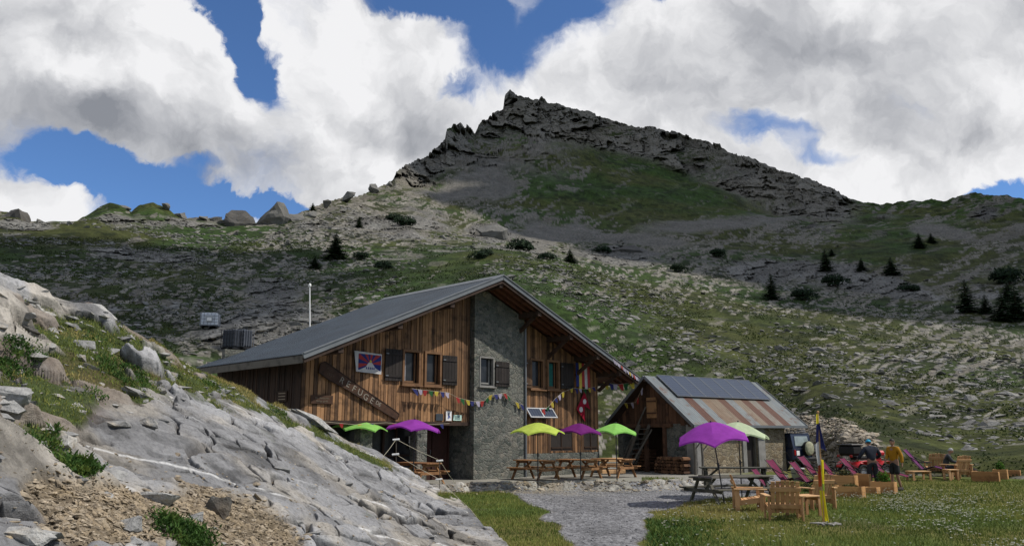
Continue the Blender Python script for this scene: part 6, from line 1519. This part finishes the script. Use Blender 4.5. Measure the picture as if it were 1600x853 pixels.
def meadow(n, pxr, rr, mask, hs, ws, name, label, tintoff=0.0):
    az = rg.uniform(az_of(pxr[0]), az_of(pxr[1]), n); r = np.sqrt(rg.uniform(rr[0] ** 2, rr[1] ** 2, n) * 1.0); keep0 = rg.random(n) < (rr[0] / r) ** .8; az, r = az[keep0], r[keep0]
    x, y = np.sin(az) * r, np.cos(az) * r; k = mask(x, y, az, r); x, y, r = x[k], y[k], r[k]; z = ground_z(x, y)
    pat = fbm(x / 1.6, y / 1.6, 0 * x, 4, 321); lush = fbm(x / .6, y / .6, 0 * x, 3, 601)
    h = rg.uniform(*hs, len(x)) * (.55 + .9 * lush) * (.7 + .6 * pat); P = np.stack([x, y, z - .01], -1)
    px, py = proj(x, y, z)
    dry = .55 * np.exp(-(((px - 1120) / 130) ** 2 + ((py - 795) / 18) ** 2)) + sstep(.45, .65, fbm(x / 4, y / 4, 0 * x, 3, 325)) * .18
    t = np.clip(.34 + tintoff + dry + rg.normal(0, .16, len(x)) + (pat - .5) * .5, 0, 1)
    return blades(P, h, rg.uniform(*ws, len(x)) * (r / 16) ** .5, rg.uniform(.15, .8, len(x)), t, name, M_grass, label)
notpath = lambda x, y, az, r: (path_mask(x, y) < .5) & (r < np.interp(az, _ea, _er) - .3)
meadow(170000, (985, 1720), (12.5, 37), lambda x, y, az, r: (path_mask(x, y) < .45) & ((proj(x, y, 0 * x - .25)[0] > 1003)) & (r < np.interp(az, [az_of(1000), az_of(1180), az_of(1260), az_of(1450), az_of(1720)], [34, 30, 37, 37, 37])), (.03, .11), (.008, .018), 'meadow_grass', 'short green meadow grass round the pine chairs')
meadow(45000, (660, 905), (12.5, 30), lambda x, y, az, r: (path_mask(x, y) < .4) & (r < np.interp(az, _ea, _er) - .6) & (proj(x, y, 0 * x - .25)[0] < 900), (.03, .11), (.008, .016), 'lawn_grass', 'bright green grass between the rock and the gravel track', -.02)
# bank of coarse weeds where the meadow meets the track
n_ = 9000; az = rg.uniform(az_of(1000), az_of(1120), n_); r = rg.uniform(12.8, 20, n_); x, y = np.sin(az) * r, np.cos(az) * r; px, py = proj(x, y, 0 * x - .25)
k = (path_mask(x, y) < .6) & (rg.random(n_) < np.exp(-(((px - 1040) / 55) ** 2 + ((py - 828) / 28) ** 2))); x, y = x[k], y[k]; l = fbm(x / .5, y / .5, 0 * x, 3, 611)
blades(np.stack([x, y, ground_z(x, y)], -1), rg.uniform(.03, .15, len(x)) * (.2 + 1.3 * l), rg.uniform(.014, .04, len(x)), rg.uniform(.4, 1.5, len(x)), np.clip(l * 1.2 + rg.normal(0, .2, len(x)), 0, 1), 'bank_weeds', M_weed, 'dark broad leaved weeds on the low bank beside the track')
# white umbels
def flowers():
    n = 11000; az = rg.uniform(az_of(1020), az_of(1700), n); r = np.sqrt(rg.uniform(12.5 ** 2, 31 ** 2, n)); x, y = np.sin(az) * r, np.cos(az) * r; px, py = proj(x, y, 0 * x - .2)
    band = np.exp(-((px - (1390 + (py - 770) * 1.9)) / 75) ** 2) + .6 * np.exp(-(((px - 1560) / 90) ** 2 + ((py - 800) / 30) ** 2)) + .35 * np.exp(-(((px - 1090) / 70) ** 2 + ((py - 815) / 25) ** 2)) + .12
    cl = fbm(x / .8, y / .8, 0 * x, 3, 621); k = (rg.random(n) < band * sstep(.42, .62, cl) * .9) & (path_mask(x, y) < .3) & (py > 757); x, y = x[k], y[k]; z = ground_z(x, y)
    V = []; Fq = []; tt = []
    for i in range(len(x)):
        h = random.uniform(.08, .24); c = Vector((x[i] + random.uniform(-.05, .05), y[i], z[i] + h)); R_ = random.uniform(.012, .034); m_ = random.randint(4, 8)
        for j in range(m_):
            a = random.random() * 6.28; rr = R_ * math.sqrt(random.random()); p = c + Vector((rr * math.cos(a), rr * math.sin(a), random.uniform(-.006, .012))); s = random.uniform(.006, .012); nx = random.uniform(-.5, .5); ny = random.uniform(-.7, .2)
            b = len(V); V += [p + Vector((-s, -s, nx * s - ny * s)), p + Vector((s, -s, -nx * s - ny * s)), p + Vector((s, s, -nx * s + ny * s)), p + Vector((-s, s, nx * s + ny * s))]; Fq.append((b, b + 1, b + 2, b + 3)); tt.append(random.uniform(.6, 1))
        b = len(V); g = Vector((x[i], y[i], z[i])); V += [g + Vector((-.003, 0, 0)), g + Vector((.003, 0, 0)), c + Vector((.003, 0, -.004)), c + Vector((-.003, 0, -.004))]; Fq.append((b, b + 1, b + 2, b + 3)); tt.append(0)
    o = mesh_np('white_flowers', V, Fq, leaf_mat('white_petals', [(0, (.05, .09, .02)), (.4, (.06, .1, .03)), (.6, (.50, .50, .40)), (1, (.72, .72, .66))], .2), smooth=False, attrs={'tint': ('FACE', tt)}); setp(o, 'white umbel flowers scattered over the meadow', None, None, 'stuff')
flowers()
# tufts on the outcrop
def outcrop_turf():
    V = OC['V'].reshape(-1, 3); t = OC['turf'].ravel(); S = OC['S'].ravel(); w = np.clip(t - .35, 0, None) * (S < 3.6) * (S > .2); r = np.hypot(V[:, 0], V[:, 1]); w = w * r
    i = rg.choice(len(V), 42000, p=w / w.sum()); P = V[i] + rg.normal(0, .02, (len(i), 3)); cl = fbm(P[:, 0] / .35, P[:, 1] / .35, P[:, 2] / .35, 3, 631); px = OC['px'].ravel()[i]; py = OC['py'].ravel()[i]
    lush = paint([(60, 715, 30, 22, 0, .9), (120, 745, 36, 16, 10, 1), (295, 830, 55, 22, 20, .8), (40, 565, 60, 25, 0, .5), (180, 575, 60, 20, 20, .4), (10, 445, 30, 16, 0, .4)], px, py)
    h = rg.uniform(.010, .042, len(i)) * (.4 + 1.3 * cl) * (1 + .5 * lush) * (np.hypot(P[:, 0], P[:, 1]) / 13) ** .4; dry = sstep(.5, .68, fbm(P[:, 0] / .9, P[:, 1] / .9, P[:, 2] / .9, 3, 641)) * .5
    tt = np.clip(.46 + 1.3 * dry - .3 * lush + rg.normal(0, .17, len(i)), 0, 1)
    blades(P, h, rg.uniform(.006, .014, len(i)) * (1 + .8 * lush), rg.uniform(.2, .9, len(i)), tt, 'rock_turf', M_grass, 'grass tufts growing in the cracks of the outcrop')
    # creeping dark green and rusty mats
    w2 = np.clip(paint([(60, 715, 26, 20, 0, 1), (125, 745, 36, 16, 12, 1), (290, 832, 60, 22, 22, .9), (90, 690, 12, 20, 0, .4), (195, 592, 60, 18, 25, .75), (150, 622, 40, 9, 10, .6), (35, 568, 55, 22, 0, .75), (245, 572, 40, 12, 25, .65), (150, 540, 40, 10, 25, .55), (330, 612, 40, 8, 25, .55), (440, 652, 40, 6, 25, .55)], OC['px'].ravel(), OC['py'].ravel()) - .38, 0, None) * (S < 2.95)
    w2 = w2 * sstep(.35, .55, fbm(V[:, 0] / .25, V[:, 1] / .25, V[:, 2] / .25, 3, 651)); i = rg.choice(len(V), 13000, p=w2 / w2.sum()); P = V[i] + rg.normal(0, .03, (len(i), 3)) + np.array([0, -.02, .03])
    cl = fbm(P[:, 0] / .12, P[:, 1] / .12, P[:, 2] / .12, 2, 661)
    blades(P, rg.uniform(.008, .045, len(i)) * (.5 + cl), rg.uniform(.012, .026, len(i)), rg.uniform(.5, 1.6, len(i)), np.clip(cl * 1.2 - .1 + rg.normal(0, .12, len(i)), 0, 1), 'creeping_plants', M_weed, 'dark green creeping plants in hollows of the outcrop')
outcrop_turf()

# ---------------- rocks
def rock_shape(seed, flat=.6, n=16, sub=0):
    r_ = random.Random(seed); bm = bmesh.new()
    for _ in range(n):
        v = Vector((r_.gauss(0, 1), r_.gauss(0, 1), r_.gauss(0, 1))).normalized(); v = Vector((v.x * r_.uniform(.75, 1.15), v.y * r_.uniform(.6, 1.0), v.z * flat * r_.uniform(.8, 1.1))); bm.verts.new(v)
    bmesh.ops.convex_hull(bm, input=list(bm.verts)); loose = [v for v in bm.verts if not v.link_faces]; bmesh.ops.delete(bm, geom=loose, context='VERTS')
    if sub:
        bmesh.ops.triangulate(bm, faces=list(bm.faces)); bmesh.ops.subdivide_edges(bm, edges=list(bm.edges), cuts=sub, use_grid_fill=True)
        C = np.array([v.co[:] for v in bm.verts]); s = seed * 3.7
        d = (fbm(C[:, 0] * 1.6 + s, C[:, 1] * 1.6, C[:, 2] * 2.2, 5, 700 + seed % 50) - .5) * .34 + (fbm(C[:, 0] * 1 + s, C[:, 1] * 1, C[:, 2] * 9, 3, 720) - .5) * .08
        bm.normal_update()
        for v, k in zip(list(bm.verts), d): v.co += v.normal * float(k)
    bmesh.ops.triangulate(bm, faces=list(bm.faces)); bm.verts.index_update(); V = np.array([v.co[:] for v in bm.verts]); Fq = np.array([[v.index for v in f.verts] for f in bm.faces]); bm.free(); return V, Fq
SHAPES = [rock_shape(i, random.uniform(.45, .8), 14) for i in range(14)]
def rock_mat(name, lo, hi, warm):
    n = NB(name); t = n.attr('tint'); v = n.pos(); f = n.noise(v, 3.0, 8, .68); g = n.noise(v, 14, 5, .65)
    c = n.ramp(t.outputs['Fac'], [(0, lo), (.6, tuple((a + b) / 2 for a, b in zip(lo, hi))), (1, hi)]); c = n.mix(n.maprange(f, .5, .68), c, warm); c = n.mix(1.0, c, n.ramp(g, [(.3, (.6, .6, .6)), (.7, (1.25, 1.25, 1.22))]), 'MULTIPLY')
    n.bump(n.math('ADD', f, g), .7, .06); return n.fin(c, .92, .15)
M_rock = rock_mat('pale_rock', (.085, .085, .08), (.26, .255, .24), (.18, .165, .135)); M_rockd = rock_mat('dark_rock', (.06, .058, .055), (.16, .155, .145), (.12, .10, .08)); M_rubble = rock_mat('fresh_rubble', (.16, .14, .11), (.42, .37, .30), (.34, .27, .18)); M_lime = rock_mat('limestone_block', (.20, .20, .20), (.40, .395, .38), (.34, .30, .24))
def scatter(P, size, tint, name, mat, label, slope=None, flat=(.5, 1.0), sink=.25):
    Vs = []; Fs = []; T = []; b = 0
    for i in range(len(P)):
        V, Fq = SHAPES[rg.integers(len(SHAPES))]; a = rg.normal(.3, .7); ca, sa_ = math.cos(a), math.sin(a); s = size[i]; fl_ = rg.uniform(*flat)
        W = V * np.array([s * rg.uniform(.9, 1.5), s, s * fl_]); tx = rg.normal(0, .22); tz = rg.normal(.10, .22)
        W = np.stack([W[:, 0] * math.cos(tz) + W[:, 2] * math.sin(tz), W[:, 1], -W[:, 0] * math.sin(tz) + W[:, 2] * math.cos(tz)], -1); W = np.stack([W[:, 0], W[:, 1] * math.cos(tx) - W[:, 2] * math.sin(tx), W[:, 1] * math.sin(tx) + W[:, 2] * math.cos(tx)], -1)
        W = np.stack([W[:, 0] * ca - W[:, 1] * sa_, W[:, 0] * sa_ + W[:, 1] * ca, W[:, 2]], -1) + P[i] - np.array([0, 0, s * fl_ * sink])
        Vs.append(W); Fs.append(Fq + b); b += len(W); T.append(np.full(len(Fq), tint[i]))
    o = mesh_np(name, np.concatenate(Vs), np.concatenate(Fs), mat, smooth=False, attrs={'tint': ('FACE', np.concatenate(T))}); setp(o, label, None, None, 'stuff'); return o
MP = np.stack([MT['X'], MT['Y'], MT['Z']], -1).reshape(-1, 3); mR = MT['R'].ravel(); mS = MT['S'].ravel(); mpx = MT['px'].ravel(); mpy = MT['py'].ravel(); mst = MT['stone'].ravel(); mrub = MT['rub'].ravel()
clus = fbm(MP[:, 0] / 9, MP[:, 1] / 9, MP[:, 2] / 6, 4, 801)
inview = (mpx > -40) & (mpx < 1640) & (mS > .15) & (mS < 6.2)
hidden = ((mpx > 330) & (mpx < 990) & (mpy > 585)) | ((mpx < 1255) & (mpy > 690))
patches = paint([(930, 500, 70, 20, 0, .4), (1100, 560, 90, 22, 10, .3), (1080, 610, 100, 20, 15, .3), (1300, 570, 120, 30, 15, .4), (1480, 620, 160, 40, 15, .45), (1560, 560, 100, 40, 0, .4), (1200, 640, 60, 20, 0, .2), (850, 420, 40, 20, 0, .5), (960, 470, 50, 20, 0, .3)], mpx, mpy)
w = inview * ~hidden * sstep(.40, .68, clus + .5 * patches + .12 * mst) * (mR < 240) * np.minimum(1, (mR / 80)) ** 1.0
i = rg.choice(len(MP), 16000, p=w / w.sum(), replace=False); sz = np.exp(rg.normal(-1.75, .5, len(i))) * (.6 + mR[i] / 130); sz = np.clip(sz, .07, .85)
vis = sz / mR[i]; order = np.argsort(-vis); bigs = order[:60]; rest = order[60:]
scatter(MP[i[rest]], sz[rest], np.clip(rg.normal(.62, .28, len(rest)), 0, 1), 'scattered_rocks', M_rock, 'pale stones scattered over the grassy hillside', flat=(.35, .8))
for j in bigs:
    V, Fq = rock_shape(1000 + int(j), random.uniform(.45, .75), 18, 1); s = sz[j]; o = mesh_np('boulder', V * np.array([s * 1.25, s, s * .8]), Fq, M_rock, smooth=False, attrs={'tint': ('FACE', np.full(len(Fq), random.uniform(.4, 1)))})
    o.location = MP[i[j]] - np.array([0, 0, s * .15]); o.rotation_euler = (random.gauss(0, .15), random.gauss(.15, .15), random.uniform(-.6, .9)); setp(o, 'pale boulder lying on the grassy hillside', 'boulder', 'boulders strewn over the hillside')
# rubble slope beside the hut
w = (mrub > .3) * inview * (mR < 60); i = rg.choice(len(MP), 2600, p=w / w.sum()); scatter(MP[i] + rg.normal(0, .05, (len(i), 3)), np.clip(np.exp(rg.normal(-2.2, .5, len(i))), .04, .42), np.clip(rg.normal(.55, .28, len(i)), 0, 1), 'rubble', M_rubble, 'heap of broken pale stones beside the hut', flat=(.55, 1))
# stones along the terrace edge and on the track
n_ = 900; az = rg.uniform(az_of(700), az_of(1090), n_); re = np.interp(az, _ea, _er); r = re - np.abs(rg.normal(0, .45, n_)); x, y = np.sin(az) * r, np.cos(az) * r
scatter(np.stack([x, y, ground_z(x, y)], -1), np.exp(rg.normal(-3.1, .5, n_)), rg.uniform(.1, 1, n_), 'edge_stones', M_rubble, 'loose stones along the edge of the terrace', flat=(.6, 1), sink=.1)
n_ = 5000; az = rg.uniform(az_of(770), az_of(1200), n_); r = np.sqrt(rg.uniform(12.3 ** 2, 33 ** 2, n_)); x, y = np.sin(az) * r, np.cos(az) * r; k = path_mask(x, y) > .4; x, y = x[k], y[k]
scatter(np.stack([x, y, ground_z(x, y) + .012], -1), np.exp(rg.normal(-3.9, .35, len(x))), rg.uniform(0, .9, len(x)), 'loose_gravel', plain('gravel_chips', (.20, .20, .205), .92, .3, 30), 'coarse grey gravel lying on the track', flat=(.6, 1), sink=.1)
# stones and chips on the outcrop
OV = OC['V'].reshape(-1, 3); og = OC['grvl'].ravel(); oS = OC['S'].ravel(); opx = OC['px'].ravel(); opy = OC['py'].ravel(); ou = OC['upl'].ravel()
w = (og + .03) * (oS < 2.9) * (opy > 700); i = rg.choice(len(OV), 8500, p=w / w.sum()); scatter(OV[i], np.exp(rg.normal(-4.35, .55, len(i))), np.clip(rg.normal(.5, .3, len(i)), 0, 1), 'stone_chips', rock_mat('ochre_chips', (.15, .12, .085), (.44, .37, .28), (.30, .235, .15)), 'ochre stone chips lying in the gravelly hollow of the outcrop', flat=(.4, .9), sink=.15)
w = (ou + .05) * (oS > .6) * (oS < 2.95); i = rg.choice(len(OV), 520, p=w / w.sum()); scatter(OV[i], np.clip(np.exp(rg.normal(-2.6, .5, len(i))), .02, .22), np.clip(rg.normal(.55, .3, len(i)), 0, 1), 'loose_stones', M_lime, 'loose limestone pieces among the broken ledges', flat=(.4, .8), sink=.5)
def out_at(px, py):
    d = (opx - px) ** 2 + (opy - py) ** 2; return OV[np.argmin(d)]
for seed, (lab, px, py, wpx, asp, dep, mat, rot) in enumerate((
        ('dark upright ridged stone standing in the gravelly hollow', 340, 800, 40, 1.15, .7, M_rockd, (.0, .1, .3)), ('grey angular boulder left of the dark upright stone', 252, 782, 62, .55, .7, M_lime, (.1, .1, .2)), ('pale wedge of rock lying in the gravel in front of the angular boulder', 205, 826, 46, .62, .7, M_lime, (.2, -.2, .6)),
        ('dark flat slab sticking out under the grass of the upper ledges', 112, 604, 66, .32, .8, M_rockd, (.0, .22, .1)), ('large pale block at the left edge of the photo above the green plants', 18, 662, 60, .6, .8, M_lime, (.1, .2, .2)), ('small upright pale stone beside the large pale block', 40, 652, 22, 1.0, .8, M_lime, (.0, .1, .5)),
        ('pale flat block at the bottom left corner', 40, 838, 84, .36, .8, M_lime, (.1, .15, .1)), ('broken pale block at the lower left edge above the corner block', 10, 802, 60, .5, .8, M_lime, (.1, .1, .4)), ('thin pale plate leaning on the upper ledges', 200, 612, 60, .26, .9, M_lime, (.0, .3, .2)), ('broad rounded rock on the skyline of the outcrop', 150, 492, 64, .38, .9, M_lime, (.0, .35, .1)),
        ('small grey block by the bottom plants', 305, 806, 34, .6, .8, M_lime, (.0, .0, .4)), ('dark ledge stone at the left edge below the skyline', 45, 525, 40, .4, .9, M_rockd, (.0, .2, .2)), ('pale rock jutting from the crest before the parasols', 490, 664, 84, .26, .9, M_lime, (.0, .45, .1)), ('rough grey block wedged into the ledges above the slab', 232, 655, 34, .7, .9, M_lime, (.1, .2, .2)))):
    q = out_at(px, py); D = math.hypot(q[0], q[1]); s = wpx / F * D / 2; V, Fq = rock_shape(300 + seed, .8, 15, 3); o = mesh_np('rock', V * np.array([s, s * dep, s * asp * 1.25]), Fq, mat, smooth=False, attrs={'tint': ('FACE', np.full(len(Fq), .6 + .3 * math.sin(seed * 2.3)))})
    o.location = q + np.array([0, 0, s * asp * .3]); o.rotation_euler = rot; setp(o, lab, 'rock')
# crest boulders
for seed, (lab, px, py, wpx, hpx, r_, rot) in enumerate((('tall upright boulder on the left skyline ridge', 424, 360, 54, 52, 203, (.0, .15, .2)), ('broad dark boulder left of the tall one on the ridge', 371, 366, 56, 40, 199, (.0, .1, .4)), ('smaller boulder right of the tall one on the ridge', 464, 357, 42, 32, 205, (0, .2, .1)),
        ('blocky crag at the far left end of the skyline', 28, 358, 54, 30, 198, (0, .1, .1)), ('grey crag in the middle of the rocky slope right of the refuge roof', 985, 412, 66, 36, 250, (0, .1, .3)), ('rounded rock knob on the slope above the green knoll', 770, 378, 60, 34, 250, (0, .2, .2)))):
    a, e = az_el(px, py); P = Vector((math.sin(a) * r_, math.cos(a) * r_, EYE + e * r_)); s = wpx / F * r_ / 2; h = hpx / F * r_; V, Fq = rock_shape((547, 533, 534, 535, 536, 537)[seed], 1.0, 15, 3); V = V + (np.abs(V[:, 2:3]) < 2) * 0
    o = mesh_np('boulder', V * np.array([s, s * .9, h * .62]), Fq, M_rockd if seed in (1, 4, 3) else M_rock, smooth=False, attrs={'tint': ('FACE', np.full(len(Fq), .45))}); o.location = P + Vector((0, 0, h * .35)); o.rotation_euler = rot; setp(o, lab, 'boulder')

for seed, (px, py, wpx, hpx, r_) in enumerate(((62, 356, 24, 12, 200), (172, 326, 22, 12, 203), (192, 330, 18, 10, 203), (258, 328, 20, 12, 203), (282, 342, 22, 12, 203), (318, 348, 26, 12, 203), (338, 350, 20, 14, 203), (346, 352, 22, 14, 201), (445, 352, 26, 22, 206), (488, 340, 22, 12, 210), (512, 322, 24, 12, 225), (545, 312, 30, 13, 255), (585, 300, 30, 14, 300), (604, 292, 22, 14, 320))):
    a, e = az_el(px, py); P = Vector((math.sin(a) * r_, math.cos(a) * r_, EYE + e * r_)); s = wpx / F * r_ / 2; h = hpx / F * r_; V, Fq = rock_shape(560 + seed, 1.0, 11, 2)
    o = mesh_np('boulder', V * np.array([s * 1.1, s * .9, h * .7]), Fq, M_rock, smooth=False, attrs={'tint': ('FACE', np.full(len(Fq), .35 + .04 * (seed % 5)))}); o.location = P + Vector((0, 0, h * .3)); o.rotation_euler = (0, random.uniform(-.2, .3), random.uniform(0, 3)); setp(o, 'weathered rock embedded in the turf of the left skyline ridge', 'boulder', 'rocks along the left skyline')

# ---------------- firs and bushes
M_needle = leaf_mat('fir_needles', [(0, (.008, .018, .009)), (.6, (.020, .040, .016)), (1, (.045, .075, .025))], .15); M_bark = plain('fir_bark', (.06, .045, .03), .9, .3, 9)
def fir(seed, h=4.0, w=.28):
    r_ = random.Random(seed); t = thing('fir_tree', 'fir', 'fir tree'); m = MB(); m.tube([(0, 0, -.4), (0, 0, h * .5), (.03, 0, h * .97)], [h * .028, h * .02, .01], 7); m.build('trunk', M_bark, t)
    V = []; Fq = []; tt = []
    lv = 17
    for i in range(lv):
        z = h * (.06 + .92 * i / lv); R_ = h * w * (1 - i / lv) ** .85 + .05; nb = max(5, int(13 * (1 - i / lv)) + 3)
        for j in range(nb):
            a = 2 * math.pi * (j + r_.random()) / nb; ln = R_ * r_.uniform(.65, 1.12); d = Vector((math.cos(a), math.sin(a), r_.uniform(-.35, .02))); s = Vector((-math.sin(a), math.cos(a), 0))
            for k in range(6):
                f0 = k / 6; c = Vector((0, 0, z)) + d * ln * (f0 + .12); wd = ln * .24 * (1.1 - f0) + .03; b = len(V); up = Vector((0, 0, r_.uniform(-.06, .10) * h * .12))
                V += [c - s * wd + Vector((0, 0, r_.uniform(-.08, 0))), c + d * ln * .22 + up, c + s * wd + Vector((0, 0, r_.uniform(-.08, 0))), c - d * ln * .10 + Vector((0, 0, .05))]; Fq.append((b, b + 1, b + 2, b + 3)); tt.append(min(1, max(0, r_.gauss(.4 + .3 * f0, .2))))
    o = mesh_np('crown', V, Fq, M_needle, t, smooth=False, attrs={'tint': ('FACE', tt)}); return t
def bush(seed, rad=1.0):
    r_ = random.Random(seed); t = thing('bush', 'bush', 'bush'); V = []; Fq = []; tt = []
    lobes = [(Vector((r_.uniform(-.6, .6), r_.uniform(-.4, .4), r_.uniform(.15, .5))) * rad, r_.uniform(.35, .6) * rad) for _ in range(7)]
    for c, R_ in lobes:
        for _ in range(170):
            d = Vector((r_.gauss(0, 1), r_.gauss(0, 1), abs(r_.gauss(0, .8)))).normalized(); p = c + d * R_ * r_.uniform(.7, 1.08); s = rad * r_.uniform(.05, .10); u = Vector((r_.gauss(0, 1), r_.gauss(0, 1), r_.gauss(0, 1))).normalized(); v = u.cross(d).normalized(); b = len(V)
            V += [p - u * s, p + v * s * .6, p + u * s, p - v * s * .6]; Fq.append((b, b + 1, b + 2, b + 3)); tt.append(min(1, max(0, r_.gauss(.35, .25))))
    mesh_np('foliage', V, Fq, M_needle, t, smooth=False, attrs={'tint': ('FACE', tt)}); m = MB()
    for k in range(3): m.tube([(0, 0, -.3), lobes[k][0]], [.05 * rad, .02 * rad], 5)
    m.build('stem', M_bark, t); return t
firs0 = [fir(1, 4, .36), fir(2, 4, .42), fir(3, 4, .30)]; bush0 = [bush(1), bush(2)]; used = [0, 0, 0, 0, 0]
def put(kind, px, py, hpx, label, group):
    q = hill_z(px, py); h = hpx / F * math.hypot(q.x, q.y); k = used[0] % 3 if kind == 'f' else 3 + used[1] % 2; src = firs0[k] if kind == 'f' else bush0[k - 3]
    used[0 if kind == 'f' else 1] += 1; o = src if src.get('placed') is None else copy_tree(src)
    src['placed'] = 1; o.location = q - Vector((0, 0, .1 if kind == 'f' else .22 * h)); s = h / 4.0 if kind == 'f' else h * 1.0; o.scale = (s * 1.35, s * 1.35, s * (1 if kind == 'f' else 1.3)); o.rotation_euler = (0, 0, random.uniform(0, 6)); setp(o, label, 'fir tree' if kind == 'f' else 'bush', group)
for a in ((524, 405, 46, 'tallest dark fir on the rocky slope left of the refuge ridge'), (491, 420, 24, 'small dark fir left of the tallest one on the left slope'), (561, 355, 20, 'small fir high on the left slope, right of the skyline boulders'), (488, 330, 15, 'tiny fir standing on the left skyline right of the boulders'), (891, 410, 24, 'round dark fir above the right end of the refuge ridge'),
          (1291, 424, 36, 'leftmost of the line of dark firs on the right slope'), (1346, 424, 22, 'small second fir from the left on the right slope'), (1393, 430, 28, 'third fir from the left on the right slope'), (1206, 468, 42, 'broad dark fir at the upper edge of the green slope above the hut'), (1437, 388, 24, 'fir standing alone higher up on the right slope'), (1456, 380, 16, 'tiny fir just above the lone higher fir'),
          (1512, 488, 48, 'slim dark fir left of the group at the right edge'), (1541, 490, 28, 'small fir between the slim fir and the right group'), (1568, 502, 40, 'wide fir at the front of the right edge group'), (1590, 500, 52, 'tall fir at the back of the right edge group'), (1576, 470, 30, 'fir behind the right edge group'), (1300, 400, 12, 'very small fir above the leftmost one on the right slope')):
    put('f', *a, 'dark firs on the mountainside')
random.seed(77)
for a in ((635, 352, 16, 'dark bush on the pale rocky slope below the left peaks'), (615, 345, 12, 'low dark bush left of another on the pale rocky slope'), (1120, 402, 12, 'low bush in the scree above the hut'), (812, 392, 20, 'dark bush behind the refuge ridge'), (1305, 446, 16, 'low bush under the leftmost fir on the right slope'), (855, 405, 12, 'small bush right of the refuge ridge'), (745, 405, 14, 'bush on the green knoll left of the refuge ridge'),
          (760, 400, 12, 'smaller bush on top of the green knoll'), (1255, 468, 16, 'bush right of the broad fir above the hut'), (600, 420, 14, 'low bush above the left roof slope'), (560, 405, 12, 'low bush right of the tallest fir'), (940, 395, 12, 'small bush at the foot of the scree'), (1580, 442, 20, 'dark bush above the right edge firs'), (1420, 455, 12, 'low bush below the third fir on the right slope'), (1060, 425, 12, 'low bush on the band of rocks right of the crag')):
    put('b', *a, 'dark bushes on the mountainside')
# dwarf shrubs and coarse turf on the near slopes
w = inview * ~hidden * (mR < 170) * (1 - mst * .8) * sstep(.42, .6, fbm(MP[:, 0] / 4, MP[:, 1] / 4, MP[:, 2] / 4, 4, 821)) * np.minimum(1, mR / 70)
i = rg.choice(len(MP), 60000, p=w / w.sum()); P = MP[i] + rg.normal(0, .06, (len(i), 3)); tn = fbm(P[:, 0] / 5, P[:, 1] / 5, P[:, 2] / 5, 3, 831); sc_ = (mR[i] / 60) ** .6
M_slope = leaf_mat('slope_turf', [(0, (.012, .021, .006)), (.45, (.032, .054, .012)), (1, (.080, .088, .024))], .15)
blades(P, rg.uniform(.04, .13, len(i)) * sc_, rg.uniform(.06, .16, len(i)) * sc_, rg.uniform(.3, 1.4, len(i)), np.clip(tn * 1.5 - .3 + rg.normal(0, .15, len(i)), 0, 1), 'slope_turf', M_slope, 'coarse turf and dwarf shrubs on the hillside')
# plants in the planters
M_herb = leaf_mat('fresh_herb_leaves', [(0, (.03, .09, .012)), (.5, (.08, .20, .025)), (1, (.18, .30, .05))]); M_wilt = leaf_mat('wilted_leaves', [(0, (.03, .04, .015)), (.5, (.09, .09, .03)), (1, (.18, .14, .06))])
for idx, lab, mat, n_, hh, rad in ((2, 'bright green leafy herb growing in the right front planter', M_herb, 300, .42, .26), (3, 'wilted straggly plants in the rear left planter', M_wilt, 160, .25, .28), (7, 'leafy green herb in the square far planter', M_herb, 220, .38, .2), (0, 'sparse low seedlings in the long front planter', M_wilt, 90, .12, .3)):
    t, q, h = PL[idx]; o = thing('potted_herb', lab, 'plant', (q.x, q.y, q.z + h - .04)); V = []; Fq = []; tt = []
    for _ in range(n_):
        a = random.random() * 6.28; r0 = rad * math.sqrt(random.random()); z = random.uniform(.15, 1) * hh * (1 - .5 * (r0 / rad) ** 2); p = Vector((math.cos(a) * r0 * .9, math.sin(a) * r0 * .6, z)); s = random.uniform(.025, .055); u = Vector((random.gauss(0, 1), random.gauss(0, 1), random.gauss(.3, .5))).normalized(); v = u.cross(Vector((random.random(), .3, 1))).normalized(); b = len(V)
        V += [p - u * s, p + v * s * .6, p + u * s, p - v * s * .6]; Fq.append((b, b + 1, b + 2, b + 3)); tt.append(random.uniform(.1, 1) * (.4 + .6 * z / hh))
    mesh_np('leaves', V, Fq, mat, o, smooth=False, attrs={'tint': ('FACE', tt)}); m = MB()
    for _ in range(9): a = random.random() * 6.28; m.tube([(random.uniform(-.08, .08), random.uniform(-.06, .06), 0), (math.cos(a) * rad * .7, math.sin(a) * rad * .5, hh * .8)], .006, 4)
    m.build('stems', M_weed, o)
# weathered driftwood at the flagpole foot
q = on_ground(1295, 822); o = thing('driftwood', 'bleached pile of dry branches at the foot of the flagpole', 'branches', q)
for k in range(7):
    a = random.uniform(-.5, .6) + (math.pi if k % 2 else 0); l = random.uniform(.2, .42); m = MB(); m.tube([(random.uniform(-.15, .15), random.uniform(-.12, .12), .03), (math.cos(a) * l * .5, math.sin(a) * l * .4, random.uniform(.03, .09)), (math.cos(a) * l, math.sin(a) * l * .6, random.uniform(.02, .08))], [.028, .022, .01], 6); m.build('branch', plain('bleached_wood', (.22, .21, .19), .85, .3, 12), o)
for ob in bpy.data.objects:
    if 'placed' in ob: del ob['placed']
